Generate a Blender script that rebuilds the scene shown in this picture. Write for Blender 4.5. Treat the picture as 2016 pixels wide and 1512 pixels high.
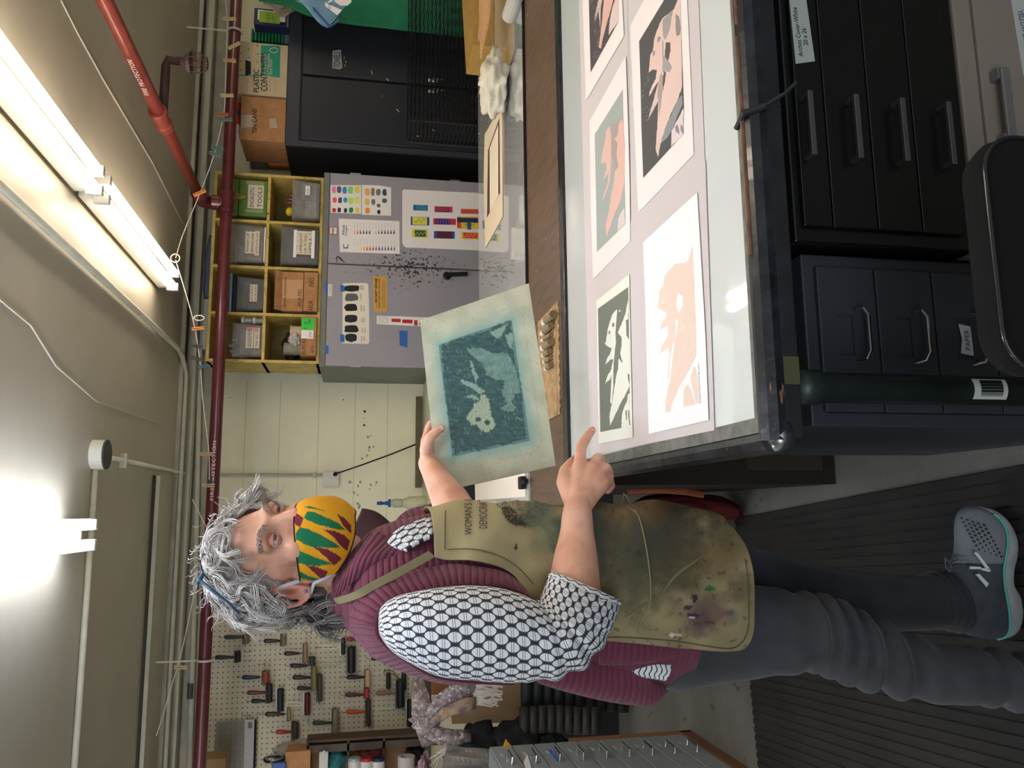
import bpy, bmesh, math, random
from mathutils import Vector, Matrix, noise
from mathutils.geometry import tessellate_polygon
random.seed(7)
for _o in list(bpy.data.objects): bpy.data.objects.remove(_o)
scene = bpy.context.scene
COL = scene.collection
V = Vector
# ------------------------------------------------------------------ camera
F_PX = 1580.0; CAM_H = 1.45
_Y = V((-258, -306, F_PX)).normalized()
_D = V((-.0195, 1, .1905)); _D = (_D - _D.dot(_Y) * _Y).normalized()
_Z = -_D; _X = _Y.cross(_Z)
def cam2w(a, b, c):
    q = V((a, b, c)); return V((q.dot(_X), q.dot(_Y), q.dot(_Z)))
CAM = V((0, 0, CAM_H))
def ray(x, y): return cam2w(1512 - y - 756, x - 1008, F_PX)
def aY(x, y, Y): d = ray(x, y); return CAM + d * (Y / d.y)
def aZ(x, y, Z): d = ray(x, y); return CAM + d * ((Z - CAM_H) / d.z)
def aX(x, y, X): d = ray(x, y); return CAM + d * (X / d.x)
cd = bpy.data.cameras.new('camera'); cam = bpy.data.objects.new('camera', cd); COL.objects.link(cam)
c0 = cam2w(0, 1, 0); c1 = cam2w(1, 0, 0); c2 = -cam2w(0, 0, 1)
m = Matrix((c0, c1, c2)).transposed().to_4x4(); m.translation = CAM
cam.matrix_world = m
cd.sensor_fit = 'HORIZONTAL'; cd.sensor_width = 36; cd.lens = F_PX / 2016 * 36
cd.clip_start = .02; cd.clip_end = 50
scene.camera = cam
# ------------------------------------------------------------------ look, world, lights
scene.view_settings.view_transform = 'Standard'; scene.view_settings.look = 'None'
scene.view_settings.gamma = 1; scene.view_settings.use_curve_mapping = False
scene.view_settings.exposure = 0.62
w = bpy.data.worlds.new('world'); scene.world = w; w.use_nodes = True
w.node_tree.nodes['Background'].inputs[0].default_value = (.92, .94, 1, 1)
w.node_tree.nodes['Background'].inputs[1].default_value = .36
def area(name, loc, rot, sx, sy, power, col):
    l = bpy.data.lights.new(name, 'AREA'); l.shape = 'RECTANGLE'; l.size = sx; l.size_y = sy
    l.energy = power; l.color = col
    o = bpy.data.objects.new(name, l); COL.objects.link(o); o.location = loc; o.rotation_euler = rot
    return o
# cool area light added behind the camera as daylight-like fill
area('rear_fill', (-1.2, -2.3, 1.9), (math.radians(78), 0, math.radians(-14)), 2.6, 1.5, 38, (.86, .93, 1))


# ------------------------------------------------------------------ materials
def lin(c):
    if isinstance(c, str):
        c = [int(c[i:i+2], 16) / 255 for i in (0, 2, 4)]
    return tuple(((v + .055) / 1.055) ** 2.4 if v > .04045 else v / 12.92 for v in c)
_mats = {}
def M(name, col='808080', rough=.6, metal=0, var=0, vscale=8, bump=0, bscale=60, emit=None, estr=0, alpha=1, trans=0, ior=1.45, col2=None, coat=0, stretch=None, sheen=0, sss=0, coords='Object'):
    if name in _mats: return _mats[name]
    m = bpy.data.materials.new(name); m.use_nodes = True; nt = m.node_tree; N = nt.nodes; L = nt.links
    b = N['Principled BSDF']; c = lin(col)
    b.inputs['Base Color'].default_value = (*c, 1); b.inputs['Roughness'].default_value = rough
    b.inputs['Metallic'].default_value = metal; b.inputs['Alpha'].default_value = alpha
    b.inputs['Transmission Weight'].default_value = trans; b.inputs['IOR'].default_value = ior
    b.inputs['Coat Weight'].default_value = coat
    b.inputs['Sheen Weight'].default_value = sheen
    if sss: b.inputs['Subsurface Weight'].default_value = sss; b.inputs['Subsurface Radius'].default_value = (.01, .004, .002)
    if emit: b.inputs['Emission Color'].default_value = (*lin(emit), 1); b.inputs['Emission Strength'].default_value = estr
    if var or bump:
        tc = N.new('ShaderNodeTexCoord'); mp = N.new('ShaderNodeMapping'); L.new(tc.outputs[coords], mp.inputs[0])
        if stretch: mp.inputs['Scale'].default_value = stretch
    if var:
        n = N.new('ShaderNodeTexNoise'); n.inputs['Scale'].default_value = vscale; n.inputs['Detail'].default_value = 6
        n.inputs['Roughness'].default_value = .65
        L.new(mp.outputs[0], n.inputs['Vector'])
        r = N.new('ShaderNodeValToRGB'); e = r.color_ramp.elements
        c2_ = lin(col2) if col2 else tuple(max(0, v * (1 - var)) for v in c)
        e[0].position = .38; e[0].color = (*c2_, 1)
        e[1].position = .62; e[1].color = (*(c if col2 else tuple(min(1, v * (1 + var * .5)) for v in c)), 1)
        L.new(n.outputs[0], r.inputs[0]); L.new(r.outputs[0], b.inputs['Base Color'])
    if bump:
        n2 = N.new('ShaderNodeTexNoise'); n2.inputs['Scale'].default_value = bscale; n2.inputs['Detail'].default_value = 4
        L.new(mp.outputs[0], n2.inputs['Vector'])
        bp = N.new('ShaderNodeBump'); bp.inputs['Strength'].default_value = bump; bp.inputs['Distance'].default_value = .01
        L.new(n2.outputs[0], bp.inputs['Height']); L.new(bp.outputs[0], b.inputs['Normal'])
    _mats[name] = m; return m
def specks(m, cols, thr=.7, scale=40, stretch=None, mask=None):
    """adds irregular paint specks to an existing material (object coordinates)"""
    nt = m.node_tree; N = nt.nodes; L = nt.links; b = N['Principled BSDF']
    prev = b.inputs['Base Color'].links[0].from_socket if b.inputs['Base Color'].links else None
    tc = N.new('ShaderNodeTexCoord'); mp = N.new('ShaderNodeMapping'); L.new(tc.outputs['Object'], mp.inputs[0])
    if stretch: mp.inputs['Scale'].default_value = stretch
    n = N.new('ShaderNodeTexNoise'); n.inputs['Scale'].default_value = scale; n.inputs['Detail'].default_value = 3
    n.inputs['Distortion'].default_value = .6
    L.new(mp.outputs[0], n.inputs['Vector'])
    fac = n.outputs[0]
    if mask:   # (centre, radius) world-space falloff of where the specks gather, in object coordinates
        cen, rad, gain = mask
        vm = N.new('ShaderNodeVectorMath'); vm.operation = 'SUBTRACT'; vm.inputs[1].default_value = cen; L.new(tc.outputs['Object'], vm.inputs[0])
        vs = N.new('ShaderNodeVectorMath'); vs.operation = 'DIVIDE'; vs.inputs[1].default_value = rad; L.new(vm.outputs[0], vs.inputs[0])
        ln = N.new('ShaderNodeVectorMath'); ln.operation = 'LENGTH'; L.new(vs.outputs[0], ln.inputs[0])
        mr = N.new('ShaderNodeMapRange'); mr.inputs[1].default_value = 0; mr.inputs[2].default_value = 1; mr.inputs[3].default_value = gain; mr.inputs[4].default_value = -.25
        L.new(ln.outputs['Value'], mr.inputs[0])
        ad = N.new('ShaderNodeMath'); ad.operation = 'ADD'; L.new(fac, ad.inputs[0]); L.new(mr.outputs[0], ad.inputs[1]); fac = ad.outputs[0]
    r = N.new('ShaderNodeValToRGB'); r.color_ramp.elements[0].position = thr; r.color_ramp.elements[1].position = min(1, thr + .03)
    r.color_ramp.elements[0].color = (0, 0, 0, 1); r.color_ramp.elements[1].color = (1, 1, 1, 1)
    L.new(fac, r.inputs[0])
    mx = N.new('ShaderNodeMix'); mx.data_type = 'RGBA'; L.new(r.outputs[0], mx.inputs[0])
    if prev: L.new(prev, mx.inputs[6])
    else: mx.inputs[6].default_value = b.inputs['Base Color'].default_value
    mx.inputs[7].default_value = (*lin(cols), 1)
    L.new(mx.outputs[2], b.inputs['Base Color'])
    return m
# ------------------------------------------------------------------ object helpers
_W = {}
def tag(o, label=None, cat=None, group=None, kind=None):
    if label: o['label'] = label
    if cat: o['category'] = cat
    if group: o['group'] = group
    if kind: o['kind'] = kind
    return o
def thing(name, loc, label, cat, group=None):
    o = bpy.data.objects.new(name, None); COL.objects.link(o); o.location = loc
    o.empty_display_size = .05; _W[o.name] = V(loc)
    return tag(o, label, cat, group)
class MB:
    def __init__(s): s.bm = bmesh.new()
    def _add(s, b2):
        me = bpy.data.meshes.new('t'); b2.to_mesh(me); b2.free(); s.bm.from_mesh(me); bpy.data.meshes.remove(me)
    def faces(s, vs, fs):
        v = [s.bm.verts.new(p) for p in vs]
        for f in fs:
            try: s.bm.faces.new([v[i] for i in f])
            except ValueError: pass
        return v
    def box(s, x0, x1, y0, y1, z0, z1, bev=0):
        return s.obox(V((x0, y0, z0)), V((x1-x0, 0, 0)), V((0, y1-y0, 0)), V((0, 0, z1-z0)), bev)
    def obox(s, o, a, b, c, bev=0, seg=2):
        o, a, b, c = V(o), V(a), V(b), V(c)
        P = [o, o+a, o+a+b, o+b, o+c, o+a+c, o+a+b+c, o+b+c]
        fs = [(0,3,2,1), (4,5,6,7), (0,1,5,4), (1,2,6,5), (2,3,7,6), (3,0,4,7)]
        if a.cross(b).dot(c) < 0: fs = [f[::-1] for f in fs]
        b2 = bmesh.new(); v = [b2.verts.new(p) for p in P]
        for f in fs: b2.faces.new([v[i] for i in f])
        if bev: bmesh.ops.bevel(b2, geom=b2.edges[:], offset=bev, segments=seg, profile=.5, affect='EDGES')
        s._add(b2); return s
    def rings(s, R, cap=True, closed=False, loop=True):
        """R: list of rings (lists of points) joined in order"""
        vs = [[s.bm.verts.new(p) for p in r] for r in R]; n = len(vs[0])
        pairs = list(zip(vs[:-1], vs[1:]))
        if closed: pairs.append((vs[-1], vs[0]))
        for A, B in pairs:
            for i in range(n if loop else n-1):
                j = (i+1) % n
                try: s.bm.faces.new((A[i], A[j], B[j], B[i]))
                except ValueError: pass
        if cap and not closed and loop:
            for r in (vs[0][::-1], vs[-1]):
                try: s.bm.faces.new(r)
                except ValueError: pass
        return s
    def tube(s, pts, r, n=8, cap=True, closed=False, flat=1.0, up=None):
        pts = [V(p) for p in pts]; rr = r if isinstance(r, (list, tuple)) else [r]*len(pts)
        R = []; prev = None
        for i, p in enumerate(pts):
            if closed: t = pts[(i+1) % len(pts)] - pts[i-1]
            else: t = pts[min(i+1, len(pts)-1)] - pts[max(i-1, 0)]
            if t.length < 1e-9: t = V((0, 0, 1))
            t.normalize()
            if prev is None:
                a = V(up) if up else (V((0, 0, 1)) if abs(t.z) < .9 else V((1, 0, 0)))
            else: a = prev
            a = (a - a.dot(t)*t)
            if a.length < 1e-6: a = t.orthogonal()
            a.normalize(); prev = a; b = t.cross(a)
            R.append([p + (a*math.cos(2*math.pi*k/n) + b*flat*math.sin(2*math.pi*k/n))*rr[i] for k in range(n)])
        return s.rings(R, cap, closed)
    def lathe(s, p0, p1, prof, n=16):
        """prof: (t, radius) along p0->p1"""
        p0, p1 = V(p0), V(p1); ax = (p1-p0); t = ax.normalized(); a = t.orthogonal().normalized(); b = t.cross(a)
        return s.rings([[p0 + ax*q + (a*math.cos(2*math.pi*k/n) + b*math.sin(2*math.pi*k/n))*max(r, 1e-5) for k in range(n)] for q, r in prof])
    def prism(s, poly, thick):
        """poly: 3D coplanar outline, thick: vector"""
        poly = [V(p) for p in poly]; T = V(thick); b2 = bmesh.new()
        a = [b2.verts.new(p) for p in poly]; c = [b2.verts.new(p+T) for p in poly]; n = len(a)
        for i in range(n): b2.faces.new((a[i], a[(i+1) % n], c[(i+1) % n], c[i]))
        for t3 in tessellate_polygon([poly]):
            for L3 in (a, c):
                try: b2.faces.new([L3[q] for q in t3])
                except ValueError: pass
        bmesh.ops.recalc_face_normals(b2, faces=b2.faces[:])
        s._add(b2); return s
    def ball(s, c, rx, ry=None, rz=None, seg=14, rot=None):
        ry = rx if ry is None else ry; rz = rx if rz is None else rz
        b2 = bmesh.new(); bmesh.ops.create_uvsphere(b2, u_segments=seg, v_segments=max(6, seg//2+1), radius=1)
        mt = Matrix.Translation(V(c)) @ (rot.to_4x4() if rot else Matrix()) @ Matrix.Diagonal((rx, ry, rz, 1))
        bmesh.ops.transform(b2, matrix=mt, verts=b2.verts[:]); s._add(b2); return s
    def grid(s, nu, nv, fn, thick=0):
        vs = [[s.bm.verts.new(fn(i/(nu-1), j/(nv-1))) for j in range(nv)] for i in range(nu)]
        for i in range(nu-1):
            for j in range(nv-1): s.bm.faces.new((vs[i][j], vs[i+1][j], vs[i+1][j+1], vs[i][j+1]))
        return s
    def build(s, name, mat, parent=None, label=None, cat=None, group=None, kind=None, smooth=False, base=None, mods=None, recalc=True, sub=0, solid=0):
        bm = s.bm
        if recalc: bmesh.ops.recalc_face_normals(bm, faces=bm.faces[:])
        me = bpy.data.meshes.new(name); bm.to_mesh(me); bm.free()
        me.materials.append(mat)
        return link(me, name, parent, label, cat, group, kind, smooth, base, sub, solid)
def link(me, name, parent=None, label=None, cat=None, group=None, kind=None, smooth=False, base=None, sub=0, solid=0):
    if parent is not None: org = _W[parent.name]
    elif base is not None: org = V(base)
    else:
        vs = me.vertices; n = max(1, len(vs))
        xs = [v.co.x for v in vs]; ys = [v.co.y for v in vs]; zs = [v.co.z for v in vs]
        org = V(((min(xs)+max(xs))/2, (min(ys)+max(ys))/2, min(zs)))
    me.transform(Matrix.Translation(-org))
    o = bpy.data.objects.new(name, me); COL.objects.link(o)
    if parent is not None: o.parent = parent
    else: o.location = org
    _W[o.name] = V(org)
    if smooth:
        for p in me.polygons: p.use_smooth = True
    if solid:
        md = o.modifiers.new('thickness', 'SOLIDIFY'); md.thickness = solid; md.offset = 0
    if sub:
        md = o.modifiers.new('subsurf', 'SUBSURF'); md.levels = sub; md.render_levels = sub
    return tag(o, label, cat, group, kind)
def auto(o, ang=35):
    """smooth shading with hard creases"""
    me = o.data
    for p in me.polygons: p.use_smooth = True
    try: me.set_sharp_from_angle(angle=math.radians(ang))
    except Exception: pass
    return o
def part(name, mat, parent, fn, **k):
    mb = MB(); fn(mb); return mb.build(name, mat, parent, **k)
def wallpoly(name, mat, parent, px, Y, thick=.0006, **k):
    """outline in picture pixels laid on the plane y=Y, standing out towards the viewer"""
    mb = MB(); mb.prism([aY(x, y, Y) for x, y in px], (0, -thick, 0)); return mb.build(name, mat, parent, **k)
def toppoly(name, mat, parent, px, Z, thick=.0005, **k):
    mb = MB(); mb.prism([aZ(x, y, Z) for x, y in px], (0, 0, thick)); return mb.build(name, mat, parent, **k)
def text(s, o, xd, yd, mat, parent, name='lettering', w=None, h=None, size=.02, depth=.0004, space=1.0, bold=0, line=1.0, **k):
    """lettering with its lower-left corner at o; xd / yd unit vectors; fitted to width w and height h"""
    cu = bpy.data.curves.new('t', 'FONT'); cu.body = s; cu.size = 1; cu.extrude = 0; cu.resolution_u = 2
    cu.space_character = space; cu.space_line = line; cu.offset = bold
    ob = bpy.data.objects.new('t', cu); COL.objects.link(ob)
    dg = bpy.context.evaluated_depsgraph_get(); me = bpy.data.meshes.new_from_object(ob.evaluated_get(dg))
    bpy.data.objects.remove(ob); bpy.data.curves.remove(cu)
    xs = [v.co.x for v in me.vertices]; ys = [v.co.y for v in me.vertices]
    if not xs: return None
    sx = (w/(max(xs)-min(xs))) if w else None; sy = (h/(max(ys)-min(ys))) if h else None
    sx = sx or sy or size; sy = sy or sx
    xd = V(xd).normalized(); yd = V(yd).normalized(); zd = xd.cross(yd).normalized(); x0, y0 = min(xs), min(ys)
    for v in me.vertices:
        v.co = V(o) + xd*(v.co.x-x0)*sx + yd*(v.co.y-y0)*sy + zd*depth
    me.materials.append(mat)
    return link(me, name, parent, **k)
def wtext(s, box, Y, mat, parent, name='lettering', **k):
    """box in pixels: (x_top, y_right, x_bottom, y_left) for upright writing on plane y=Y"""
    xt, yr, xb, yl = box
    o = aY(xb, yl, Y); a = aY(xb, yr, Y) - o; b = aY(xt, yl, Y) - o
    return text(s, o, a, b - b.project(a.normalized()), mat, parent, name, w=a.length, h=b.length, **k)
# common materials
BLK = M('ink_black', '141416', .5); WHT = M('white_paper', 'ece6e0', .7); PAPER = M('paper_cream', 'e6dccb', .8)
STEEL = M('steel', 'b9b9b4', .3, 1); DKSTEEL = M('dark_steel', '55524c', .4, .8)
CARD = M('cardboard', 'b07f52', .85, var=.15, vscale=20, bump=.1)
TAPEB = M('blue_tape', '2f66b0', .6)
# ================================================================== THE ROOM
WY = 5.05; CZ = 2.42
mw = M('wall_paint', 'eee8c8', .55, var=.05, vscale=2.2, bump=.12, bscale=25)
mc = M('ceiling_paint', 'b3ac9a', .42, var=.10, vscale=1.2, bump=.04, bscale=8)
mfl = M('concrete_floor', '6a6860', .6, var=.22, vscale=3, bump=.08, bscale=30)
specks(mfl, '4c4a44', .68, 9)
part('floor', mfl, None, lambda b: b.box(-4, 5, -2.5, 5.25, -.1, 0), kind='structure')
part('wall_back', mw, None, lambda b: b.box(-4, 5, WY, WY+.15, 0, CZ), kind='structure')
part('wall_left', mw, None, lambda b: b.box(-4.15, -4, -2.5, 5.25, 0, CZ), kind='structure')
part('wall_right', mw, None, lambda b: b.box(5, 5.15, -2.5, 5.25, 0, CZ), kind='structure')
part('ceiling', mc, None, lambda b: b.box(-4.1, 5.1, -2.5, 5.25, CZ, CZ+.1), kind='structure')
mtr = M('trim_paint', 'b5b19c', .5, var=.1, vscale=5)
# battens under the ceiling panels, parallel to the back wall
def trims(b):
    b.box(-3.9, .20, 4.17, 4.30, CZ-.03, CZ)
    b.box(-3.9, 4.9, 4.80, 4.86, CZ-.045, CZ)
part('trim_1', mtr, None, trims, kind='structure')
part('trim_2', M('trim_shade', 'a39f8b', .6, var=.2, vscale=6), None, lambda b: (b.box(-3.9, 4.9, 4.95, 5.05, CZ-.12, CZ), b.box(-3.9, 4.9, 4.60, 4.63, CZ-.02, CZ)), kind='structure')
part('trim_3', M('seam_dark', '3c372c', .8), None, lambda b: (b.box(-3.9, .20, 4.150, 4.168, CZ-.012, CZ+.001), b.box(-3.9, 4.9, 4.72, 4.73, CZ-.01, CZ+.001)), kind='structure')
# ceiling panel joint covers
def seams(b):
    for pts in ([(0,590),(60,640),(110,720),(190,790),(315,835)], [(120,0),(150,60),(205,160),(300,320),(360,440)]):
        b.tube([aZ(x, y, CZ-.001) for x, y in pts], .0035, 5)
part('trim_4', M('seam_light', 'c2bca9', .5), None, seams, kind='structure')
# rough skirting crack detail and wall joints
def joints(b):
    for z in (2.12, 1.92, 1.69, 1.47, 1.27):
        b.box(-.15, .82, WY-.0012, WY, z, z+.003)
part('trim_5', M('wall_joint', 'bdb798', .7), None, joints, kind='structure')
# ------------------------------------------------------------------ floor mat
mm = M('rubber_mat', '272420', .8, var=.25, vscale=6, bump=.1, bscale=80)
def mat_fn(b):
    # mat lies turned a few degrees from the room
    P = [aZ(1440, 1512, 0), aZ(1426, 1344, 0), aZ(1424, 1150, 0), aZ(1450, 1020, 0), aZ(2010, 915, 0)]
    d = (P[4]-P[3]).normalized(); far = P[3]; e = V((-d.y, d.x, 0));
    if e.x > 0: e = -e
    L = 3.2; W = 2.6
    o = far
    b.obox(o, d*L, e*W, V((0, 0, .006)))
    n = 90
    for i in range(n):
        s = i*W/n
        b.obox(o + e*(s+.004) + V((0, 0, .006)), d*L, e*(.016), V((0, 0, .004)))
part('rubber_floor_mat', mm, None, mat_fn, label='dark brown ribbed rubber mat on the concrete floor under the person', cat='mat')
# ------------------------------------------------------------------ fluorescent fixtures
def strip_light(name, x, segs, z, warm, label, tilt=0):
    t = thing(name, (x, segs[0][0], z), label, 'ceiling light', 'fluorescent ceiling lights')
    ec = 'fff0dc' if warm else 'e8efff'
    mh = M('lamp_housing', 'd8d6ce', .4); me_ = M('tube_'+('warm' if warm else 'cool'), ec, .4, emit=ec, estr=12 if warm else 21)
    for (y0, y1) in segs:
        part('housing', mh, t, lambda b: (b.box(x-.035, x+.035, y0, y1, z+.03, z+.075, .004),))
        for s in (-1, 1):
            for ye in (y1-.02, y0+.02):
                part('lamp_holder', mh, t, lambda b: b.box(x+s*.034-.018, x+s*.034+.018, ye-.012, ye+.012, z-.022, z+.03, .003))
            part('tube', me_, t, lambda b: b.tube([(x+s*.034, y0+.03, z), (x+s*.034, y1-.03, z)], .0185, 12), smooth=True)
    return t
strip_light('fluorescent_light', 1.12, [(.35, 1.56), (1.58, 2.79), (2.83, 3.97)], 2.33, True, 'long warm twin-tube fluorescent strip on ceiling at right, running over the table')
strip_light('fluorescent_light', -.055, [(.7, 1.9), (1.93, 2.98)], 2.33, False, 'short bluish twin-tube fluorescent strip on ceiling above the person')
# ------------------------------------------------------------------ pipes
mpw = M('white_conduit', 'bfbba6', .45, var=.12, vscale=9)
mred = M('maroon_pipe', '5c2226', .35, var=.15, vscale=12, coat=.3)
mred2 = M('red_pipe', '8e3a30', .4, var=.15, vscale=12, coat=.3)
PY = 4.3
t = thing('fire_pipe', aY(455, 700, PY), 'long maroon sprinkler main pipe running along the back wall', 'pipe')
p0, p1 = aY(468, -60, PY), aY(402, 1560, PY); p0.z = p1.z = 2.165; p0.x = 4.9; p1.x = -3.9
pj = aY(443, 400, PY); pj.z = 2.165
part('pipe', mred, t, lambda b: b.tube([p1, pj, p0], .031, 20), smooth=True)
part('tee_fitting', mred, t, lambda b: (b.lathe(pj-V((.065,0,0)), pj+V((.065,0,0)), [(0,.036),(.02,.042),(.22,.042),(.24,.038),(.76,.038),(.78,.042),(.98,.042),(1,.036)], 20), b.lathe(pj, pj+V((0,0,.09)), [(0,.034),(.35,.034),(.37,.04),(.8,.04),(.82,.034),(1,.034)], 18)), smooth=False)
# elbow and branch towards the viewer
e0 = pj + V((0, 0, .04)); e1 = pj+V((0, 0, .10)); zB = pj.z+.125

part('elbow', mred, t, lambda b: b.tube([e0, e1, V((pj.x, pj.y-.02, zB-.008)), V((pj.x, pj.y-.05, zB)), V((pj.x, pj.y-.13, zB))], [.036,.036,.037,.037,.036], 18), smooth=True)
br = [V((pj.x, pj.y-.1, zB)), V((pj.x+.025, 1.0, zB))]
def zbr(x, y): return aX(x, y, pj.x)
part('branch_pipe', mred2, t, lambda b: b.tube(br, .027, 20), smooth=True)
q = aX(325, 235, pj.x); q = V((pj.x, q.y, zB))
part('coupling', mred2, t, lambda b: b.lathe(q+V((0,.075,0)), q-V((0,.075,0)), [(0,.031),(.03,.037),(.25,.037),(.3,.032),(.7,.032),(.75,.037),(.97,.037),(1,.031)], 18))
mdr = M('old_pipe_brown', '4d3330', .5, var=.2, vscale=20)
s1 = q + V((.02, .0, .0)); dq = aY(327, 118, q.y)
s2 = V((dq.x, q.y, zB-.0)); s3 = s2 + V((0, 0, -.075))
def drop(b):
    b.tube([q+V((.02,0,-.005)), s2-V((.03,0,.005)), s2+V((0,0,-.012)), s3], .019, 14)
part('sprinkler_arm', mdr, t, drop, smooth=True)
part('sprinkler_cap', mdr, t, lambda b: (b.lathe(s3+V((0,0,.01)), s3-V((0,0,.03)), [(0,.02),(.4,.022),(.6,.048),(1,.048)], 18),))
def cage(b):
    c = s3-V((0,0,.028))
    for k in range(8):
        a = k*math.pi/4
        b.tube([c+V((math.cos(a)*.044, math.sin(a)*.044, 0)), c+V((math.cos(a)*.042, math.sin(a)*.042, -.045)), c+V((math.cos(a)*.025, math.sin(a)*.025, -.068)), c+V((0,0,-.072))], .0018, 5)
    for rr, zz in ((.044,-.02), (.0425,-.043), (.026,-.067)):
        b.tube([c+V((math.cos(a/8*math.pi)*rr, math.sin(a/8*math.pi)*rr, zz)) for a in range(16)], .0018, 5, closed=True)
    b.tube([c, c+V((0,0,-.03))], .006, 6)
part('wire_cage', M('wire_rust', '5a4136', .5, .4), t, cage)
# hanger rod at the far left of the main
hp = aY(402, 1300, PY)
part('hanger', mpw, t, lambda b: (b.tube([V((hp.x, PY, 2.19)), V((hp.x, PY, CZ))], .005, 6), b.tube([V((hp.x, PY+math.cos(a)*.037, 2.165+math.sin(a)*.037)) for a in [k*math.pi/6 for k in range(12)]], .006, 6, closed=True)))
hp2 = aY(440, 60, PY)
part('hanger', mpw, t, lambda b: (b.tube([V((hp2.x, PY, 2.19)), V((hp2.x, PY, CZ))], .005, 6), b.tube([V((hp2.x, PY+math.cos(a)*.037, 2.165+math.sin(a)*.037)) for a in [k*math.pi/6 for k in range(12)]], .006, 6, closed=True)))
wh = M('stencil_white', 'cdbcb4', .6)
zt = 2.150
xa = aY(430, 985, PY-.031).x; xb = aY(430, 868, PY-.031).x
text('FIRE PROTECTION', (xa, PY-.0325, 2.155), (1,0,0), (0,0,1), wh, t, 'stencil', w=xb-xa, h=.017, space=1.15, bold=.012)
ya = aX(310, 185, pj.x-.02).y; yb = aX(268, 118, pj.x-.02).y
text('FIRE PROTECTION', (pj.x-.0285, ya, zB-.014), (0,-1,0), (0,0,1), wh, t, 'stencil', w=abs(yb-ya)*1.05, h=.018, space=1.15, bold=.012)
# white conduit along the top of the wall
def wpipe(b):
    z = 2.26
    b.tube([V((-3.5, 4.9, z)), V((4.5, 4.9, z+.02))], .016, 12)
t = thing('wall_conduit', (0, 4.9, 2.26), 'white painted conduit running along the top of the back wall above the maroon pipe', 'conduit')
zc = aY(405, 300, 4.9).z
part('pipe', mpw, t, lambda b: b.tube([aY(372, 1530, 4.9), aY(385, 1100, 4.9), aY(398, 500, 4.9), aY(413, -40, 4.9)], .015, 12), smooth=True)
part('coupling', M('coupling_dark', '4a463e', .5), t, lambda b: (b.tube([aY(410, 190, 4.9), aY(411, 172, 4.9)], .019, 10), b.tube([aY(375, 1375, 4.9), aY(376, 1345, 4.9)], .019, 10)))
# ceiling conduit by the right lamp that bends and follows the wall
t = thing('ceiling_conduit', aZ(350, 690, CZ-.02), 'white conduit beside the warm lamp that bends along the ceiling edge', 'conduit')
part('pipe', mpw, t, lambda b: b.tube([V((.875, 1.2, CZ-.02)), V((.885, 4.45, CZ-.02)), V((.86, 4.56, CZ-.02)), V((.78, 4.66, CZ-.022)), V((-3, 4.67, CZ-.022))], .014, 10), smooth=True)
# round junction box with its conduits
jb = aZ(200, 895, CZ-.03)
t = thing('junction_box', (jb.x, jb.y, CZ-.06), 'round white ceiling junction box with a dark blank cover', 'junction box')
part('box', M('white_box', 'cfccbd', .5), t, lambda b: b.lathe((jb.x, jb.y, CZ), (jb.x, jb.y, CZ-.045), [(0,.055),(1,.055)], 24), smooth=False)
part('cover', M('dark_cover', '3b4340', .6, var=.3, vscale=50), t, lambda b: b.lathe((jb.x, jb.y, CZ-.045), (jb.x, jb.y, CZ-.052), [(0,.056),(.8,.056),(1,.053)], 24))
jc = aZ(372, 945, CZ-.015); jd = aZ(165, 1512, CZ-.015)
part('conduit', mpw, t, lambda b: b.tube([V((jb.x, jb.y+.05, CZ-.013)), V((jb.x+.01, WY-.03, CZ-.013)), V((jb.x+.01, WY-.015, CZ-.04)), V((jb.x+.01, WY-.015, 1.60))], .009, 10), smooth=True)
part('conduit', mpw, t, lambda b: b.tube([V((jb.x-.05, jb.y, CZ-.013)), V((-3.8, jb.y-.0, CZ-.013))], .011, 10), smooth=True)
part('conduit_strap', mpw, t, lambda b: (b.box(jb.x-.008, jb.x+.028, WY-.028, WY, 1.70, 1.715), b.box(jb.x-.01, jb.x+.03, WY-.03, WY, 2.28, 2.30), b.box(jb.x-.03, jb.x+.03, jb.y+.35, jb.y+.365, CZ-.026, CZ)))
# ================================================================== BACK WALL FURNITURE
FY = 4.5
mgc = M('cupboard_grey', '8f8b8e', .45, var=.05, vscale=3)
mgs = M('cupboard_side', '77766c', .5, var=.15, vscale=6)
xL, xM, xR = aY(640, 722, FY).x, aY(760, 525, FY).x, aY(640, 339, FY).x
ztop = 1.67
cup = thing('cupboard', ((xL+xR)/2, 4.77, 0), 'tall grey two-door metal cupboard with paint charts taped to its doors', 'cupboard')
part('body', mgs, cup, lambda b: (b.box(xL, xR, FY+.012, WY-.002, 0, ztop, .004), b.box(xL+.001, xR-.001, FY+.001, FY+.012, ztop-.03, ztop)))
dm1 = M('door_grey', '9a969b', .4, var=.04, vscale=3)
specks(dm1, '35342f', .60, 60, (1, 1, 1), ((.02, -.27, 1.17), (.26, 1, .62), .13))
ctr = xM
def door(b, a, c): b.box(a, c, FY-.012, FY+.010, .06, ztop-.034, .003)
dr = part('door', dm1, cup, lambda b: door(b, xM+.004, xR-.006)); dl = part('door', dm1, cup, lambda b: door(b, xL+.004, xM-.004))
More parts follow.
